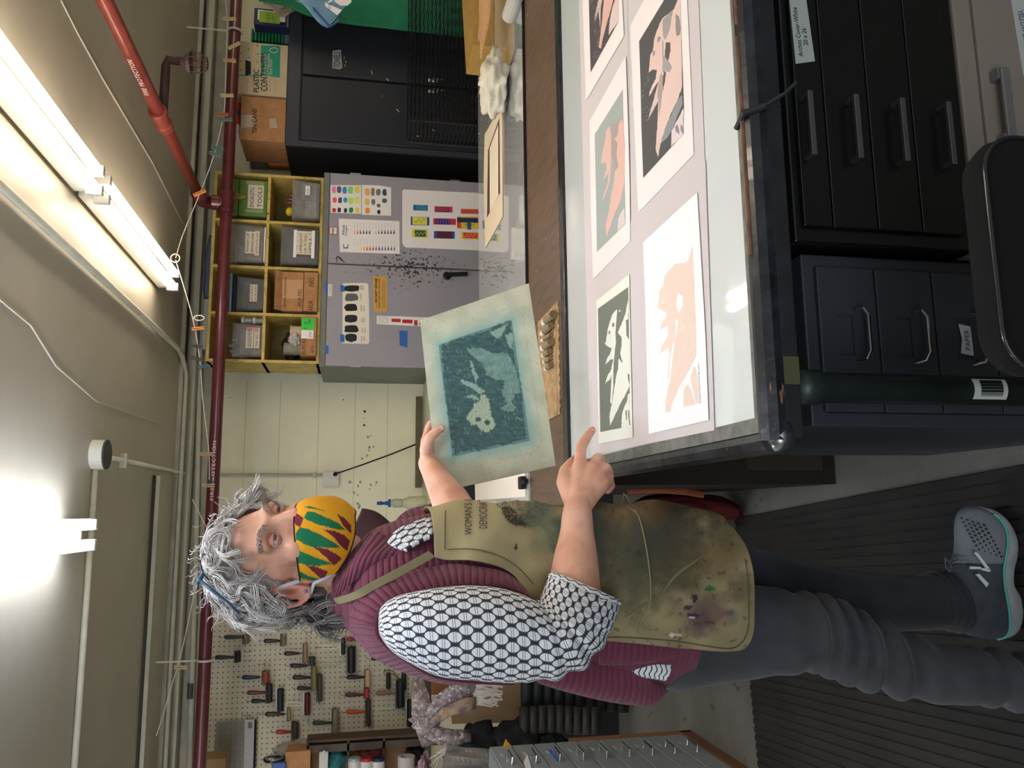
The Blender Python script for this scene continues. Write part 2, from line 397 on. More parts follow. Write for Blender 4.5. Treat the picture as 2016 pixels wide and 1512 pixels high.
# handle of black metal between the doors
h = aY(880, 543, FY-.02)
part('handle', M('handle_black', '1b1c1c', .35, .3, var=.3, vscale=60), dl, lambda b: (b.lathe(V((h.x, FY-.012, h.z)), V((h.x, FY-.035, h.z)), [(0,.024),(.5,.024),(.6,.018),(1,.018)], 16), b.obox(V((h.x-.012, FY-.045, h.z+.012)), V((.024,0,0)), V((.012,0,-.13)), V((0,.012,0)), .003)))
def hinges(b):
    for x in (700, 895):
        p = aY(x, 340, FY); b.tube([V((xR-.003, FY-.013, p.z-.03)), V((xR-.003, FY-.013, p.z+.03))], .005, 6)
part('hinge', STEEL, dr, hinges)
part('hinge', STEEL, dl, lambda b: b.tube([V((xL+.003, FY-.013, aY(700,720,FY).z-.03)), V((xL+.003, FY-.013, aY(700,720,FY).z+.03))], .005, 6))
part('side_holes', BLK, cup, lambda b: [b.box(xL-.001, xL+.001, FY+.06, FY+.064, 1.07+.055*k, 1.076+.055*k) for k in range(11)])
D = FY-.0125
def patch(b, x, y, w, h_, Y, seed=0):
    """a rough brush-dab outline around pixel x,y of half size w,h"""
    r = random.Random(seed or int(x*7+y*13)); n = 12
    return [aY(x + w*math.copysign(abs(math.cos(a))**.6, math.cos(a))*(1+r.uniform(-.12,.12)), y + h_*math.copysign(abs(math.sin(a))**.6, math.sin(a))*(1+r.uniform(-.12,.12)), Y) for a in [k*2*math.pi/n for k in range(n)]]
def dab(col, x, y, w, h_, Y, parent, name='paint_swatch', th=.0003):
    mb = MB(); mb.prism(patch(mb, x, y, w, h_, Y), (0, -th, 0)); return mb.build(name, M('paint_'+col, col, .6), parent)
PZ = lambda zx, zy: (640+zx/6.503, 330+zy/6.503)   # zoom A -> pixels
PB = lambda zx, zy: (640+zx/8.895, 530+zy/8.895)   # zoom B -> pixels
# chart 1 and 2
def sheet(name, px, label, cat='paper', mat=WHT, Y=D, th=.0006, grp=None):
    o = thing(name, sum((aY(x, y, Y) for x, y in px), V((0,0,0)))/len(px), label, cat, grp)
    wallpoly('sheet', mat, o, px, Y, th); return o
ch = sheet('colour_chart', [PZ(70,225),PZ(460,225),PZ(462,590),PZ(75,578)], 'small white card of fifteen bright paint dabs taped to the right cupboard door', 'colour chart')
for i, row in enumerate([[('e57fa6',115,282,26,45),('6b4d86',180,282,26,45),('2f8fd0',250,290,28,48),('8ed07c',325,288,34,48),('e5d649',410,283,34,42)],
    [('ef5c74',122,415,26,35),('6b3a7c',192,418,26,36),('2f9ad0',260,415,27,32),('c0dc6a',330,425,34,45),('e3e374',408,415,34,42)],
    [('d0243c',115,545,24,26),('3b2f33',182,542,23,30),('1f2460',260,548,20,28),('1f8c35',332,543,27,33),('f2d411',411,545,24,32)]]):
    for c, zx, zy, w_, h_ in row: x, y = PZ(zx, zy); dab(c, x, y, w_/6.5, h_/6.5, D-.0006, ch)
ch = sheet('colour_chart', [PZ(470,222),PZ(690,228),PZ(845,255),PZ(845,618),PZ(470,603)], 'small white card of ten muted paint dabs, below the bright dab card', 'colour chart')
for c, zx, zy, w_, h_ in [('f5a95c',543,308,32,46),('7b8064',613,310,25,50),('74766a',680,315,30,42),('2d4a66',762,318,28,42),('f0b85c',540,438,30,42),('76747c',618,440,25,36),('6b6240',685,485,23,24),('4d626f',762,423,30,28),('f28a1f',543,552,30,36),('1c1c1c',688,568,20,26)]:
    x, y = PZ(zx, zy); dab(c, x, y, w_/6.5, h_/6.5, D-.0006, ch)
# tube colour list
ch = sheet('ink_list', [PZ(175,652),PZ(952,685),PZ(955,1105),PZ(190,1080)], 'white printed ink colour list with small triangle swatches taped to the right cupboard door', 'ink list')
tri = ['f0b060','d07a5a','8f4a44','5a4646','474747','3a3a3e',None,'c9c58a','80789a','3a4052','404a66','565a6c','34343a','2f2f33']
trj = [None,None,'f2d020','f0a43a','e24a4a','d92f3a','b83a44','a03a44','3a3f47','2a4fa0','4a5a90','2c3a80','334a78','707070']
lm = M('print_grey', '8a8782', .7)
for j, (arr, zy) in enumerate(((tri, 820), (trj, 1030))):
    for k, c in enumerate(arr):
        zx = 375 + k*39 if j == 0 else 380+k*39
        wallpoly('swatch_line', lm, ch, [PZ(zx-1, zy-125+ (k*1.5)), PZ(zx+1, zy-125+k*1.5), PZ(zx+1, zy-40), PZ(zx-1, zy-40)], D-.0006, .0002)
        if c: wallpoly('swatch', M('paint_'+c, c, .6), ch, [PZ(zx+2, zy-32), PZ(zx+12, zy+28), PZ(zx-12, zy+28)], D-.0006, .0003)
wtext('Akua', (*PZ(215,0)[:1], PZ(0,735)[1], PZ(250,0)[0], PZ(0,870)[1]), D-.0007, M('print_blue', '3a6f94', .7), ch, bold=.02)
wtext('Intaglio', (PZ(255,0)[0], PZ(0,738)[1], PZ(288,0)[0], PZ(0,872)[1]), D-.0007, M('print_blue'), ch, bold=.02)
wallpoly('emblem', M('print_blue'), ch, [PZ(228,975), PZ(235,1035), PZ(297,1035), PZ(297,975), PZ(285,990), PZ(285,1020), PZ(243,1020), PZ(243,990)], D-.0006, .0002)
# sticker
st = sheet('door_sticker', [PZ(52,755),PZ(158,758),PZ(155,862),PZ(52,855)], 'tiny red-bordered sticker high on the right cupboard door', 'sticker', M('sticker_red', 'c4474a', .6))
wallpoly('face', WHT, st, [PZ(62,766),PZ(150,768),PZ(147,852),PZ(62,847)], D-.0006, .0003)
wtext('Help', (PZ(80,0)[0], PZ(0,775)[1], PZ(125,0)[0], PZ(0,850)[1]), D-.0010, BLK, st, bold=.02)
# large block sheet
c = [PZ(1000,285),PZ(1015,280),PZ(2050,328),PZ(2080,335),PZ(2080,1065),PZ(1035,1022),PZ(1000,995),PZ(988,960),PZ(988,300)]
ch = sheet('print_sample_sheet', c, 'large white sheet of nine bright printed colour blocks on the right cupboard door', 'sample sheet')
def blk(col, zx0, zy0, zx1, zy1, lay=0, sk=6):
    return wallpoly('colour_block', M('paint_'+col, col, .6), ch, [PZ(zx0,zy0),PZ(zx1,zy0+sk),PZ(zx1,zy1+sk),PZ(zx0,zy1)], D-.0006-.0003*lay, .0003)
blk('1d63a8',1128,475,1315,548); blk('2d7f95',1165,482,1300,543,1)
blk('c2405a',1400,495,1632,570); blk('8a2244',1420,500,1590,568,1)
blk('e0453f',1738,527,1978,590); blk('d9573f',1760,530,1970,588,1)
blk('2747a0',1097,628,1335,735); blk('dcd94a',1118,632,1305,728,1)
blk('c93040',1385,648,1675,728); blk('35287c',1416,652,1600,722,1)
blk('f0b02a',1700,625,1985,780); blk('d8432f',1690,630,1740,770,1); blk('22354f',1690,640,1960,700,2); blk('e5c93a',1760,690,1960,770,1); blk('1f5b8f',1820,690,1870,790,3)
blk('e3d63c',1112,785,1315,893); blk('1f5345',1146,800,1290,880,1)
blk('2558a8',1392,812,1660,905); blk('5a2336',1425,812,1630,905,1)
blk('e8ce38',1745,825,1985,915); blk('e0412c',1770,832,1955,902,1)
def wig(zx0, zx1, zy, amp, col, n=3):
    mb = MB(); N_ = 8*n
    mb.tube([aY(*PZ(zx0+(zx1-zx0)*k/N_, zy+amp*math.sin(k*2*math.pi/8)), D-.0014) for k in range(N_+1)], .0012, 4)
    mb.build('drawn_line', M('paint_'+col, col, .6), ch)
wig(1150,1280,845,22,'c9d84a'); wig(1780,1930,868,22,'f3c0a0'); wig(1145,1280,680,25,'2f4a40',2); wig(1780,1950,715,28,'1f1f24',2); wig(1770,1945,562,14,'8a2f2a',3)
for k in range(5):
    wallpoly('drawn_line', M('paint_e28a9a', 'e28a9a', .6), ch, [PZ(1440+k*35,660),PZ(1444+k*35,660),PZ(1444+k*35,715),PZ(1440+k*35,715)], D-.0013, .0002)
    wallpoly('drawn_line', M('paint_e28a9a'), ch, [PZ(1440+k*30,512),PZ(1444+k*30,512),PZ(1444+k*30,558),PZ(1440+k*30,558)], D-.0013, .0002)
# black test sheet
ch = sheet('ink_test_sheet', [PB(310,245),PB(720,242),PB(757,262),PB(772,720),PB(772,1285),PB(750,1310),PB(300,1298)], 'cream sheet of six black ink swatches with handwritten names on the left cupboard door', 'ink test sheet', PAPER)
for c, zx, zy, w_, h_ in [('161616',470,335,132,55),('5c5d5a',460,490,112,70),('121314',455,672,112,65),('1d1d1d',452,865,110,68),('161719',462,1045,125,65),('15181c',458,1200,105,72)]:
    x, y = PB(zx, zy); dab(c, x, y, w_/8.9, h_/8.9, D-.0006, ch, 'ink_swatch')
for s_, x0, y0, x1, y1 in [('BONE',612,285,640,355),('BLACK',648,285,678,360),('LAMP?',612,420,640,545),('CARBON',620,625,648,740),('BLACK',662,640,690,728),('MARS',630,850,655,930),('BLACK',665,850,695,932),('LAMP',640,1030,664,1110),('BLACK',685,1020,710,1105),("PAYNE'S",628,1170,655,1272),('GREY',672,1180,700,1258)]:
    wtext(s_, (PB(x0,0)[0], PB(0,y0)[1], PB(x1,0)[0], PB(0,y1)[1]), D-.0007, BLK, ch)
for k, (zy0, zy1) in enumerate(((278,398),(1140,1280))):
    wallpoly('tape', TAPEB, ch, [PB(266,zy0),PB(338,zy0+6),PB(342,zy1),PB(268,zy1-14)], D-.0012, .0003)
# tape pieces and labels on the door
for px, lb in (([PB(1300,1075),PB(1445,1082),PB(1440,1375),PB(1305,1335)], 'piece of blue tape alone on the left cupboard door below the red swatch strip'),
               ([PB(5,1335),PB(60,1338),PB(60,1485),PB(2,1478)], 'small blue tape piece at the top left corner of the left cupboard door')):
    wallpoly('tape_piece', TAPEB, None, px, D, .0006, label=lb, cat='tape')
st = sheet('tape_label', [PB(50,262),PB(125,265),PB(122,470),PB(52,468)], 'short white paper label fixed with blue tape at the top of the left cupboard door', 'label', PAPER)
wallpoly('tape', TAPEB, st, [PB(5,245),PB(52,248),PB(50,435),PB(5,430)], D-.0006, .0005)
wtext('WIPES', (PB(75,0)[0], PB(0,285)[1], PB(110,0)[0], PB(0,440)[1]), D-.0008, M('pencil', '8d8880', .8), st)
st = sheet('yellow_notice', [PB(836,125),PB(1078,130),PB(1088,742),PB(852,738)], 'mustard yellow printed notice reading do not gouge on the left cupboard door', 'notice', M('mustard', 'd3a047', .6))
brn = M('notice_brown', '4a3418', .7)
for s_, x0, y0, x1, y1, bo in [('PLEASE',892,590,912,690,.0),('DO NOT GOUGE',870,160,918,580,.05),('THE INK! DURING DEEP CAUSES WASTE',935,165,965,690,.03)]:
    wtext(s_, (PB(x0,0)[0], PB(0,y0)[1], PB(x1,0)[0], PB(0,y1)[1]), D-.0007, brn, st, bold=bo)
for x0 in (996, 1008, 1022, 1034, 1046):
    wallpoly('fine_print', brn, st, [PB(x0,205),PB(x0+3,205),PB(x0+3,690),PB(x0,690)], D-.0006, .0002)
st = sheet('red_swatch_strip', [PB(905,815),PB(1320,825),PB(1900,850),PB(1900,1010),PB(905,962)], 'narrow white strip with red paint swatches on the left cupboard door', 'swatch strip')
for x0, x1, y0, y1 in [(1165,1325,865,930),(1352,1530,880,950),(1560,1618,890,990),(1648,1700,940,980)]:
    wallpoly('paint_swatch', M('paint_b8262c', 'b8262c', .5), st, [PB(x0,y0),PB(x1,y0+5),PB(x1,y1),PB(x0,y1-8)], D-.0006, .0003)
for k, s_ in enumerate(('Talas', 'Red Oxide', 'Alkyd', 'No. 280', 'Series 2')):
    wtext(s_, (PB(935+k*36,0)[0], PB(0,830)[1], PB(957+k*36,0)[0], PB(0,945)[1]), D-.0007, M('pencil'), st)
# chalk marks
wallpoly('marker_scrawl', M('paint_2b2b2b', '2b2b2b', .6), None, [PZ(135,1160),PZ(160,1130),PZ(200,1150),PZ(240,1200),PZ(278,1220),PZ(240,1212),PZ(200,1185),PZ(165,1148),PZ(148,1165),PZ(160,1215),PZ(150,1215)], D, .0005, label='scrawled black marker sign near the top middle of the right cupboard door', cat='marking')
# ------------------------------------------------------------------ yellow pigeonhole shelf
my = M('yellow_paint', 'c6ac5c', .55, var=.22, vscale=14); specks(my, '4a4222', .66, 70)
myi = M('yellow_inside', '8a7440', .7, var=.3, vscale=6)
ex = [xL+.015] + [aY(525, y, FY).x for y in (619, 527, 437)] + [aY(525, 343, FY).x]
zt_ = aY(410, 600, FY).z; zm = aY(527, 530, FY).z; zb = ztop+.002
SB = FY+.33
sh = thing('pigeonhole_shelf', ((ex[0]+ex[-1])/2, FY+.15, zb), 'yellow painted eight-hole shelf standing on the grey cupboard, full of bins', 'shelf')
def shelf(b):
    T = .016
    for z in (zb, zm, zt_-T): b.box(ex[0], ex[-1], FY, SB, z, z+T)
    for i, x in enumerate(ex): b.box(x-T/2 if 0 < i < 4 else (x if i == 0 else x-T), (x+T/2 if 0 < i < 4 else (x+T if i == 0 else x)), FY-.001, SB, zb+.001, zt_-.001)
part('frame', my, sh, shelf)
part('back_panel', myi, sh, lambda b: b.box(ex[0]+.002, ex[-1]-.002, SB, SB+.008, zb, zt_))
zf0 = zb+.017; zf1 = zm+.017
CL = M('clear_plastic', 'aaa59c', .2, alpha=.34, coat=.4)
CLD = M('clear_plastic_dark', '85827c', .25, alpha=.42, coat=.35)
NOTE = M('note_paper', 'd8ccb4', .8); GRP = 'bins on the yellow shelf'
def bin_(name, x0, x1, z0, z1, label, cont=(), mat=CL, Y0=FY+.02, Y1=FY+.28, lid=None, cat='plastic bin'):
    t = thing(name, ((x0+x1)/2, (Y0+Y1)/2, z0), label, cat)
    tp = .10*(x1-x0)
    def body(b):
        c = V(((x0+x1)/2, (Y0+Y1)/2, 0)); w, d = (x1-x0)/2, (Y1-Y0)/2
        def rg(z, k): return [V((c.x+sx*w*k, c.y+sy*d*k, z)) for sx, sy in ((-1,-.9),(-.9,-1),(.9,-1),(1,-.9),(1,.9),(.9,1),(-.9,1),(-1,.9))]
        b.rings([rg(z1, .96), rg(z0+.004, .88), rg(z0, .86), rg(z0, .90), rg(z0+.004, .92), rg(z1-.008, 1), rg(z1-.008, 1.04), rg(z1, 1.04), rg(z1, .96)], cap=False)
        b.rings([rg(z0+.001, .9)], cap=False); b.faces(rg(z0+.002, .88), [tuple(range(8))])
    part('tub', mat, t, body)
    for (cx, cz, w, h_, col) in cont:
        part('contents', M('bin_'+col, col, .7, var=.3, vscale=30), t, lambda b: b.box(x0+(x1-x0)*cx, x0+(x1-x0)*(cx+w), Y0+.035, Y1-.05, z0+(z1-z0)*cz+.003, z0+(z1-z0)*(cz+h_), .004))
    if lid: part('lid', lid, t, lambda b: b.box(x0-.004, x1+.004, Y0-.004, Y1+.004, z1, z1+.012, .004))
    return t
def lbl(t, x0, x1, z0, z1, lines, Y=FY+.016, mat=NOTE, ink=BLK, th=.001):
    part('label', mat, t, lambda b: b.box(x0, x1, Y-th, Y, z0, z1))
    n = len(lines)
    for k, s_ in enumerate(lines):
        hz = (z1-z0)/n
        text(s_, (x0+(x1-x0)*.06, Y-th-.0002, z1-hz*(k+.8)), (1,0,0), (0,0,1), ink, t, w=(x1-x0)*.86, h=hz*.55, depth=.0004)
# upper row, right to left
a, b_ = ex[3]+.03, ex[4]-.04
gt = thing('tool_box', ((a+b_)/2, FY+.15, zf1), 'green metal tool box with brass latch labelled encaustic tools', 'tool box')
mgr = M('green_box', '5d7a34', .5, var=.15, vscale=10)
part('body', mgr, gt, lambda b: b.box(a, b_, FY+.0, FY+.26, zf1, zf1+.155, .006))
def dome(b):
    pr = [(0,0),(0,.03),(.035,.055),(.225,.055),(.26,.03),(.26,0)]
    b.rings([[V((x, FY+p, zf1+.157+q)) for p, q in pr] for x in (a, b_)])
part('lid', mgr, gt, dome)
part('latch', M('brass', 'b9a44c', .3, 1), gt, lambda b: (b.box((a+b_)/2-.012, (a+b_)/2+.018, FY-.006, FY, zf1+.13, zf1+.17, .002), b.box((a+b_)/2-.004, (a+b_)/2+.010, FY-.010, FY-.004, zf1+.115, zf1+.15, .002)))
lbl(gt, a+.045, b_-.03, zf1+.02, zf1+.105, ['ENCAUSTIC', 'TOOLS'], Y=FY-.0005)
for q_ in (a+.02, b_-.028): part('tape', M('clear_tape', 'b5c08a', .25, alpha=.5), gt, lambda b: b.box(q_, q_+.02, FY-.0012, FY-.0002, zf1+.02, zf1+.115))
a, b_ = ex[2]+.02, ex[3]-.015
t = bin_('plastic_bin', a, b_, zf1+.01, zf1+.205, 'clear bin with torn paper labels in the upper row, left of the green tool box', [(.1,.02,.8,.55,'a89c92'),(.05,.5,.4,.25,'a3a09c')], Y0=FY-.02)
lbl(t, a+.05, b_-.055, zf1+.055, zf1+.105, ['WASH UP', 'BRUSHES AND'], Y=FY-.024); lbl(t, a+.04, b_-.05, zf1+.03, zf1+.055, ['ENCAUSTIC WAX ONLY, PLEASE'], Y=FY-.024)
part('tray', WHT, t, lambda b: b.box(a+.01, b_-.02, FY-.01, FY+.2, zf1-.0, zf1+.008, .002))
a, b_ = ex[1]+.02, ex[2]-.045
t = bin_('plastic_bin', a, b_, zf1, zf1+.145, 'clear bin of dark oddments under a blue lid in the upper row', [(.08,.05,.84,.5,'2e3233'),(.15,.55,.3,.3,'8a6f68'),(.6,.5,.3,.3,'9a8f8f')], mat=CLD)
lbl(t, a+.055, b_-.05, zf1+.035, zf1+.075, ['ADHESIVE', 'SCRAPS'], Y=FY+.017)
tr = thing('lidded_tray', ((a+b_)/2, FY+.12, zf1+.15), 'flat black container with pale blue lid lying on a bin in the upper row', 'tray')
part('tray', BLK, tr, lambda b: b.box(a-.005, b_, FY+.01, FY+.24, zf1+.147, zf1+.167, .004))
part('lid', M('blue_lid', '6d8fb4', .4), tr, lambda b: b.box(a-.010, b_+.005, FY+.0, FY+.25, zf1+.168, zf1+.182, .004))
a, b_ = ex[0]+.03, ex[1]-.045
t = bin_('plastic_bin', a, b_, zf1, zf1+.155, 'clear bin with pink-marked labels at the left end of the upper shelf row', [(.05,.02,.9,.35,'76866f'),(.2,.37,.6,.4,'aba79c')], Y0=FY+.01)
lbl(t, a+.05, b_-.03, zf1+.045, zf1+.085, ['AKUA BLEND MEDIUM'], Y=FY+.006); lbl(t, a+.05, b_-.03, zf1+.012, zf1+.042, ['TRANS. BASE, ETC.'], Y=FY+.006)
part('label', M('pink_mark', 'cf8f96', .8), t, lambda b: b.box(b_-.05, b_-.03, FY+.0045, FY+.0055, zf1+.02, zf1+.085))
for k, (fx, hh) in enumerate(((.15,.20),(.33,.195),(.62,.215),(.8,.20),(.45,.21))):
    bx_ = a+(b_-a)*fx; by_ = FY+.21+.0*k
    o = thing('small_bottle', (bx_, FY+.295, zf1), ('leftmost', 'second', 'fourth', 'rightmost', 'middle')[k]+' of the five dark ink bottles behind the pink-labelled bin', 'bottle', 'ink bottles at the back of the shelf')
    part('bottle', M('bottle_dark', '3a3330', .3), o, lambda b: b.lathe((bx_, FY+.305, zf1), (bx_, FY+.305, zf1+hh-.03), [(0,.016),(.8,.016),(.92,.008),(1,.008)], 12), smooth=True)
    part('cap', M('cap_white', 'd7d2c8', .5), o, lambda b: b.lathe((bx_, FY+.305, zf1+hh-.03), (bx_, FY+.305, zf1+hh), [(0,.009),(1,.008)], 12))
for k in range(2):
    zz = zf1+.06*k; xx = ex[1]-.026
    o = thing('screw_jar', (xx, FY+.05, zz), ('lower','upper')[k]+' of two small jars stacked at the right side of the last upper pigeonhole', 'jar')
    part('jar', M('jar_grey', '8f8c85', .3), o, lambda b: b.lathe((xx, FY+.05, zz), (xx, FY+.05, zz+.042), [(0,.016),(.1,.018),(.9,.018),(1,.016)], 14))
    part('lid', M('cap_white'), o, lambda b: b.lathe((xx, FY+.05, zz+.0425), (xx, FY+.05, zz+.057), [(0,.019),(1,.019)], 14))
# lower row
a, b_ = ex[3]+.02, ex[4]+.0
t = bin_('plastic_bin', a, b_-.034, zf0, zf0+.15, 'cloudy bin with one small label in the lower row, right-hand end', [(.5,.1,.45,.8,'7f8a92'),(.1,.1,.4,.45,'b3aea2'),(.4,.62,.55,.32,'8b6a5c')], Y0=FY-.05)
lbl(t, (a+b_)/2+.0, (a+b_)/2+.055, zf0+.055, zf0+.08, ['LACE +'], Y=FY-.055, mat=WHT)
o = thing('yellow_pot', (a+.09, FY+.1, zf0+.152), 'small yellow plastic bottle lying on the cloudy bin', 'bottle')
part('bottle', M('paint_yellow', 'd6c21c', .5), o, lambda b: b.lathe((a+.06, FY+.05, zf0+.176), (a+.11, FY+.10, zf0+.172), [(0,.018),(.5,.02),(.8,.012),(1,.008)], 12), smooth=True)
for k in range(3):
    xx = a+.125+.022*k
    part('glue_bottle', M('maroon_bottle', '6b2f24', .4), None, lambda b: b.lathe((xx, FY+.06, zf0+.157), (xx, FY+.06, zf0+.20-.006*k), [(0,.009),(.6,.009),(.75,.005),(1,.005)], 10), label=('leftmost', 'middle', 'rightmost')[k]+' of the three tiny brown bottles standing on the cloudy bin', cat='bottle', group='tiny brown bottles')
a, b_ = ex[2]+.02, ex[3]-.02
t = bin_('plastic_bin', a, b_, zf0, zf0+.205, 'large smoky bin with a long taped handwritten note in the lower row', [(.05,.03,.9,.8,'747c80'),(.5,.1,.35,.2,'a5a198')], Y0=FY-.03, mat=CLD)
lbl(t, a+.055, b_-.035, zf0+.035, zf0+.135, ['KEEP JARS', 'UPRIGHT', 'OR IT WILL', 'SPILL !'], Y=FY-.035)
for q_ in (.12, .022): part('tape', WHT, t, lambda b: b.box(a+.035, b_-.03, FY-.038, FY-.0365, zf0+q_, zf0+q_+.017))
a, b_ = ex[1]+.02, ex[2]-.025
t = thing('cardboard_box', ((a+b_)/2, FY+.1, zf0+.08), 'open cardboard box marked akua inks in the lower row, upper of two', 'box')
part('box', CARD, t, lambda b: b.box(a+.0, b_, FY-.02, FY+.24, zf0+.078, zf0+.19))
part('flap', CARD, t, lambda b: b.obox(V((a, FY-.02, zf0+.19)), V((b_-a, 0, 0)), V((0, -.03, .035)), V((0,.003,.003))))
part('tape', M('kraft_tape', 'c29468', .5), t, lambda b: b.box(a+.07, b_-.045, FY-.0212, FY-.0202, zf0+.08, zf0+.19))
text('FEDERAL WARM BROWN', (a+.02, FY-.0215, zf0+.168), (1,0,0), (0,0,1), BLK, t, w=.17, h=.014); text('AKUA INKS', (a+.025, FY-.0215, zf0+.085), (1,0,0), (0,0,1), BLK, t, w=.10, h=.022)
t = thing('cardboard_box', ((a+b_)/2, FY+.1, zf0), 'long cardboard box marked akua inks in the lower row, under the open box', 'box')
part('box', CARD, t, lambda b: b.box(a-.0, b_-.0, FY-.03, FY+.24, zf0, zf0+.074))
text('AKUA', (a+.0, FY-.0312, zf0+.02), (1,0,0), (0,0,1), BLK, t, w=.06, h=.028); text('INKS', (a+.14, FY-.0312, zf0+.02), (1,0,0), (0,0,1), BLK, t, w=.05, h=.028)
a, b_ = ex[0]+.02, ex[1]-.012
t = thing('cardboard_box', ((a+b_)/2, FY+.1, zf0), 'cardboard box with a bright green sticker in the lower row, left-hand end', 'box')
part('box', CARD, t, lambda b: b.box(a+.02, b_, FY-.03, FY+.22, zf0, zf0+.082))
part('sticker', M('neon_green', '35c945', .6), t, lambda b: b.box(b_-.075, b_-.01, FY-.0312, FY-.0302, zf0+.012, zf0+.080))
text('P-    MI\n        CAR', (b_-.07, FY-.0318, zf0+.03), (1,0,0), (0,0,1), BLK, t, w=.055, h=.035)
part('label', WHT, t, lambda b: b.box(b_-.125, b_-.077, FY-.0312, FY-.0302, zf0+.015, zf0+.080))
text('JTW', (b_-.12, FY-.0316, zf0+.02), (1,0,0), (0,0,1), BLK, t, w=.035, h=.018); text('BLACKS', (a+.026, FY-.0316, zf0+.055), (1,0,0), (0,0,1), BLK, t, w=.09, h=.020); text('AKUA', (a+.035, FY-.0316, zf0+.01), (1,0,0), (0,0,1), BLK, t, w=.04, h=.016)
cp_ = M('cup_plastic', 'a39f92', .35, alpha=.8)
part('stack_of_cups', cp_, None, lambda b: b.lathe((a+.07, FY+.05, zf0+.084), (a+.07, FY+.05, zf0+.18), sum([[(k/12,.035),(k/12+.03,.036),(k/12+.05,.033)] for k in range(12)], [])+[(1,.02)], 18), label='stack of clear plastic cups on the green-stickered box', cat='cups')
o = thing('spool', (b_-.07, FY+.05, zf0+.084), 'short cream cardboard tub on the green-stickered box', 'tub')
part('tub', M('tub_cream', 'c7b392', .6), o, lambda b: b.lathe((b_-.07, FY+.05, zf0+.084), (b_-.07, FY+.05, zf0+.145), [(0,.033),(.8,.033),(.82,.036),(1,.036)], 18))
def crump(b, c, r, n=18, seed=3, amp=.35, sq=(1,1,1)):
    b2 = bmesh.new(); bmesh.ops.create_icosphere(b2, subdivisions=4, radius=1)
    for v in b2.verts:
        d = v.co.normalized(); k = 1 + amp*(noise.noise(d*2.3+V((seed,0,0))) + .6*abs(noise.noise(d*5.1+V((0,seed,0)))))
        v.co = V((c[0]+d.x*r*k*sq[0], c[1]+d.y*r*k*sq[1], c[2]+d.z*r*k*sq[2]))
    b._add(b2)
part('dark_bag', M('black_bag', '2c302f', .5, bump=.6, bscale=30), None, lambda b: crump(b, (a+.12, FY+.22, zf0+.145), .055, seed=5, sq=(1.5,.9,.9)), smooth=True, label='crumpled black plastic bag at the back of the lower left pigeonhole', cat='bag')
part('paper_scrap', M('crumple_white', 'b9b5ad', .7), None, lambda b: crump(b, (a+.12, FY+.03, zf0+.118), .026, seed=9, amp=.6, sq=(1.3,1,1.0)), smooth=True, label='crumpled clear wrap between the cups and the cream tub', cat='wrap')
# rolled screens lying on the shelf top
o = thing('rolled_mat', ((ex[1]+ex[2])/2, FY+.1, zt_), 'blue-grey rolled plastic sheet lying on top of the yellow shelf', 'roll')
part('roll', M('blue_roll', '4a5b72', .5), o, lambda b: b.tube([(ex[1]+.08, FY+.12, zt_+.026), (ex[1]+.15, FY+.12, zt_+.03), (ex[2]+.12, FY+.14, zt_+.03), (ex[2]+.22, FY+.14, zt_+.026)], [.012,.024,.026,.012], 12), smooth=True)
o = thing('paper_roll', ((ex[0]+ex[1])/2, FY+.1, zt_), 'pale roll of paper lying on the left end of the yellow shelf', 'roll')
part('roll', M('pale_roll', 'a7a79c', .6), o, lambda b: b.tube([(ex[0]+.08, FY+.08, zt_+.022), (ex[1]+.09, FY+.08, zt_+.022)], .021, 14), smooth=False)
part('roll', M('grey_roll', '86887f', .6), o, lambda b: b.tube([(ex[0]+.02, FY+.15, zt_+.02), (ex[1]+.06, FY+.16, zt_+.02)], .019, 14), smooth=False)
# ------------------------------------------------------------------ black cabinet
bx0 = 2.106; bx1 = 3.02; bz = 1.895
mbk = M('cabinet_black', '23252c', .38, var=.08, vscale=4)
bc = thing('storage_cabinet', ((bx0+bx1)/2, 4.75, 0), 'tall black two-door metal storage cabinet with boxes on top', 'cabinet')
part('body', M('cabinet_body', '1b1c20', .45), bc, lambda b: b.box(bx0, bx1, FY+.014, 4.98, 0, bz, .004))
xg = aY(620, 150, FY).x
fr = M('cabinet_frame', '34373f', .4)
part('face_frame', fr, bc, lambda b: (b.box(bx0, bx1, FY, FY+.013, bz-.075, bz, .002), b.box(bx0, bx0+.035, FY, FY+.013, .02, bz-.075), b.box(bx1-.035, bx1, FY, FY+.013, .02, bz-.075)))
for (a, c_) in ((bx0+.040, xg-.008), (xg+.008, bx1-.040)):
    d = part('door', mbk, bc, lambda b: b.box(a, c_, FY-.004, FY+.012, .06, bz-.085, .003))
    hx = xg-.035 if c_ < xg else xg+.035; hz = aY(853, 180, FY).z
    part('handle', M('chrome', 'cfcfcf', .15, 1), d, lambda b: (b.box(hx-.012, hx+.012, FY-.009, FY-.004, hz-.03, hz+.03, .003), b.obox(V((hx-.006, FY-.03, hz+.012)), V((.012,0,0)), V((0,0,-.085)), V((0,.01,0)), .003), b.tube([V((hx, FY-.004, hz)), V((hx, FY-.03, hz))], .006, 8)))
lb = [(655,100),(671,98),(674,133),(669,137),(654,134)]
o = thing('tape_label', aY(663, 118, FY-.006), 'torn silver tape label reading towels on the black cabinet door', 'label')
wallpoly('tape', M('silver_tape', '9b9b98', .5), o, lb, FY-.0045, .0008)
wtext('TOWELS', (657, 103, 670, 133), FY-.0055, BLK, o, bold=.01)
sc = M('scratch', 'b5b5b0', .7)
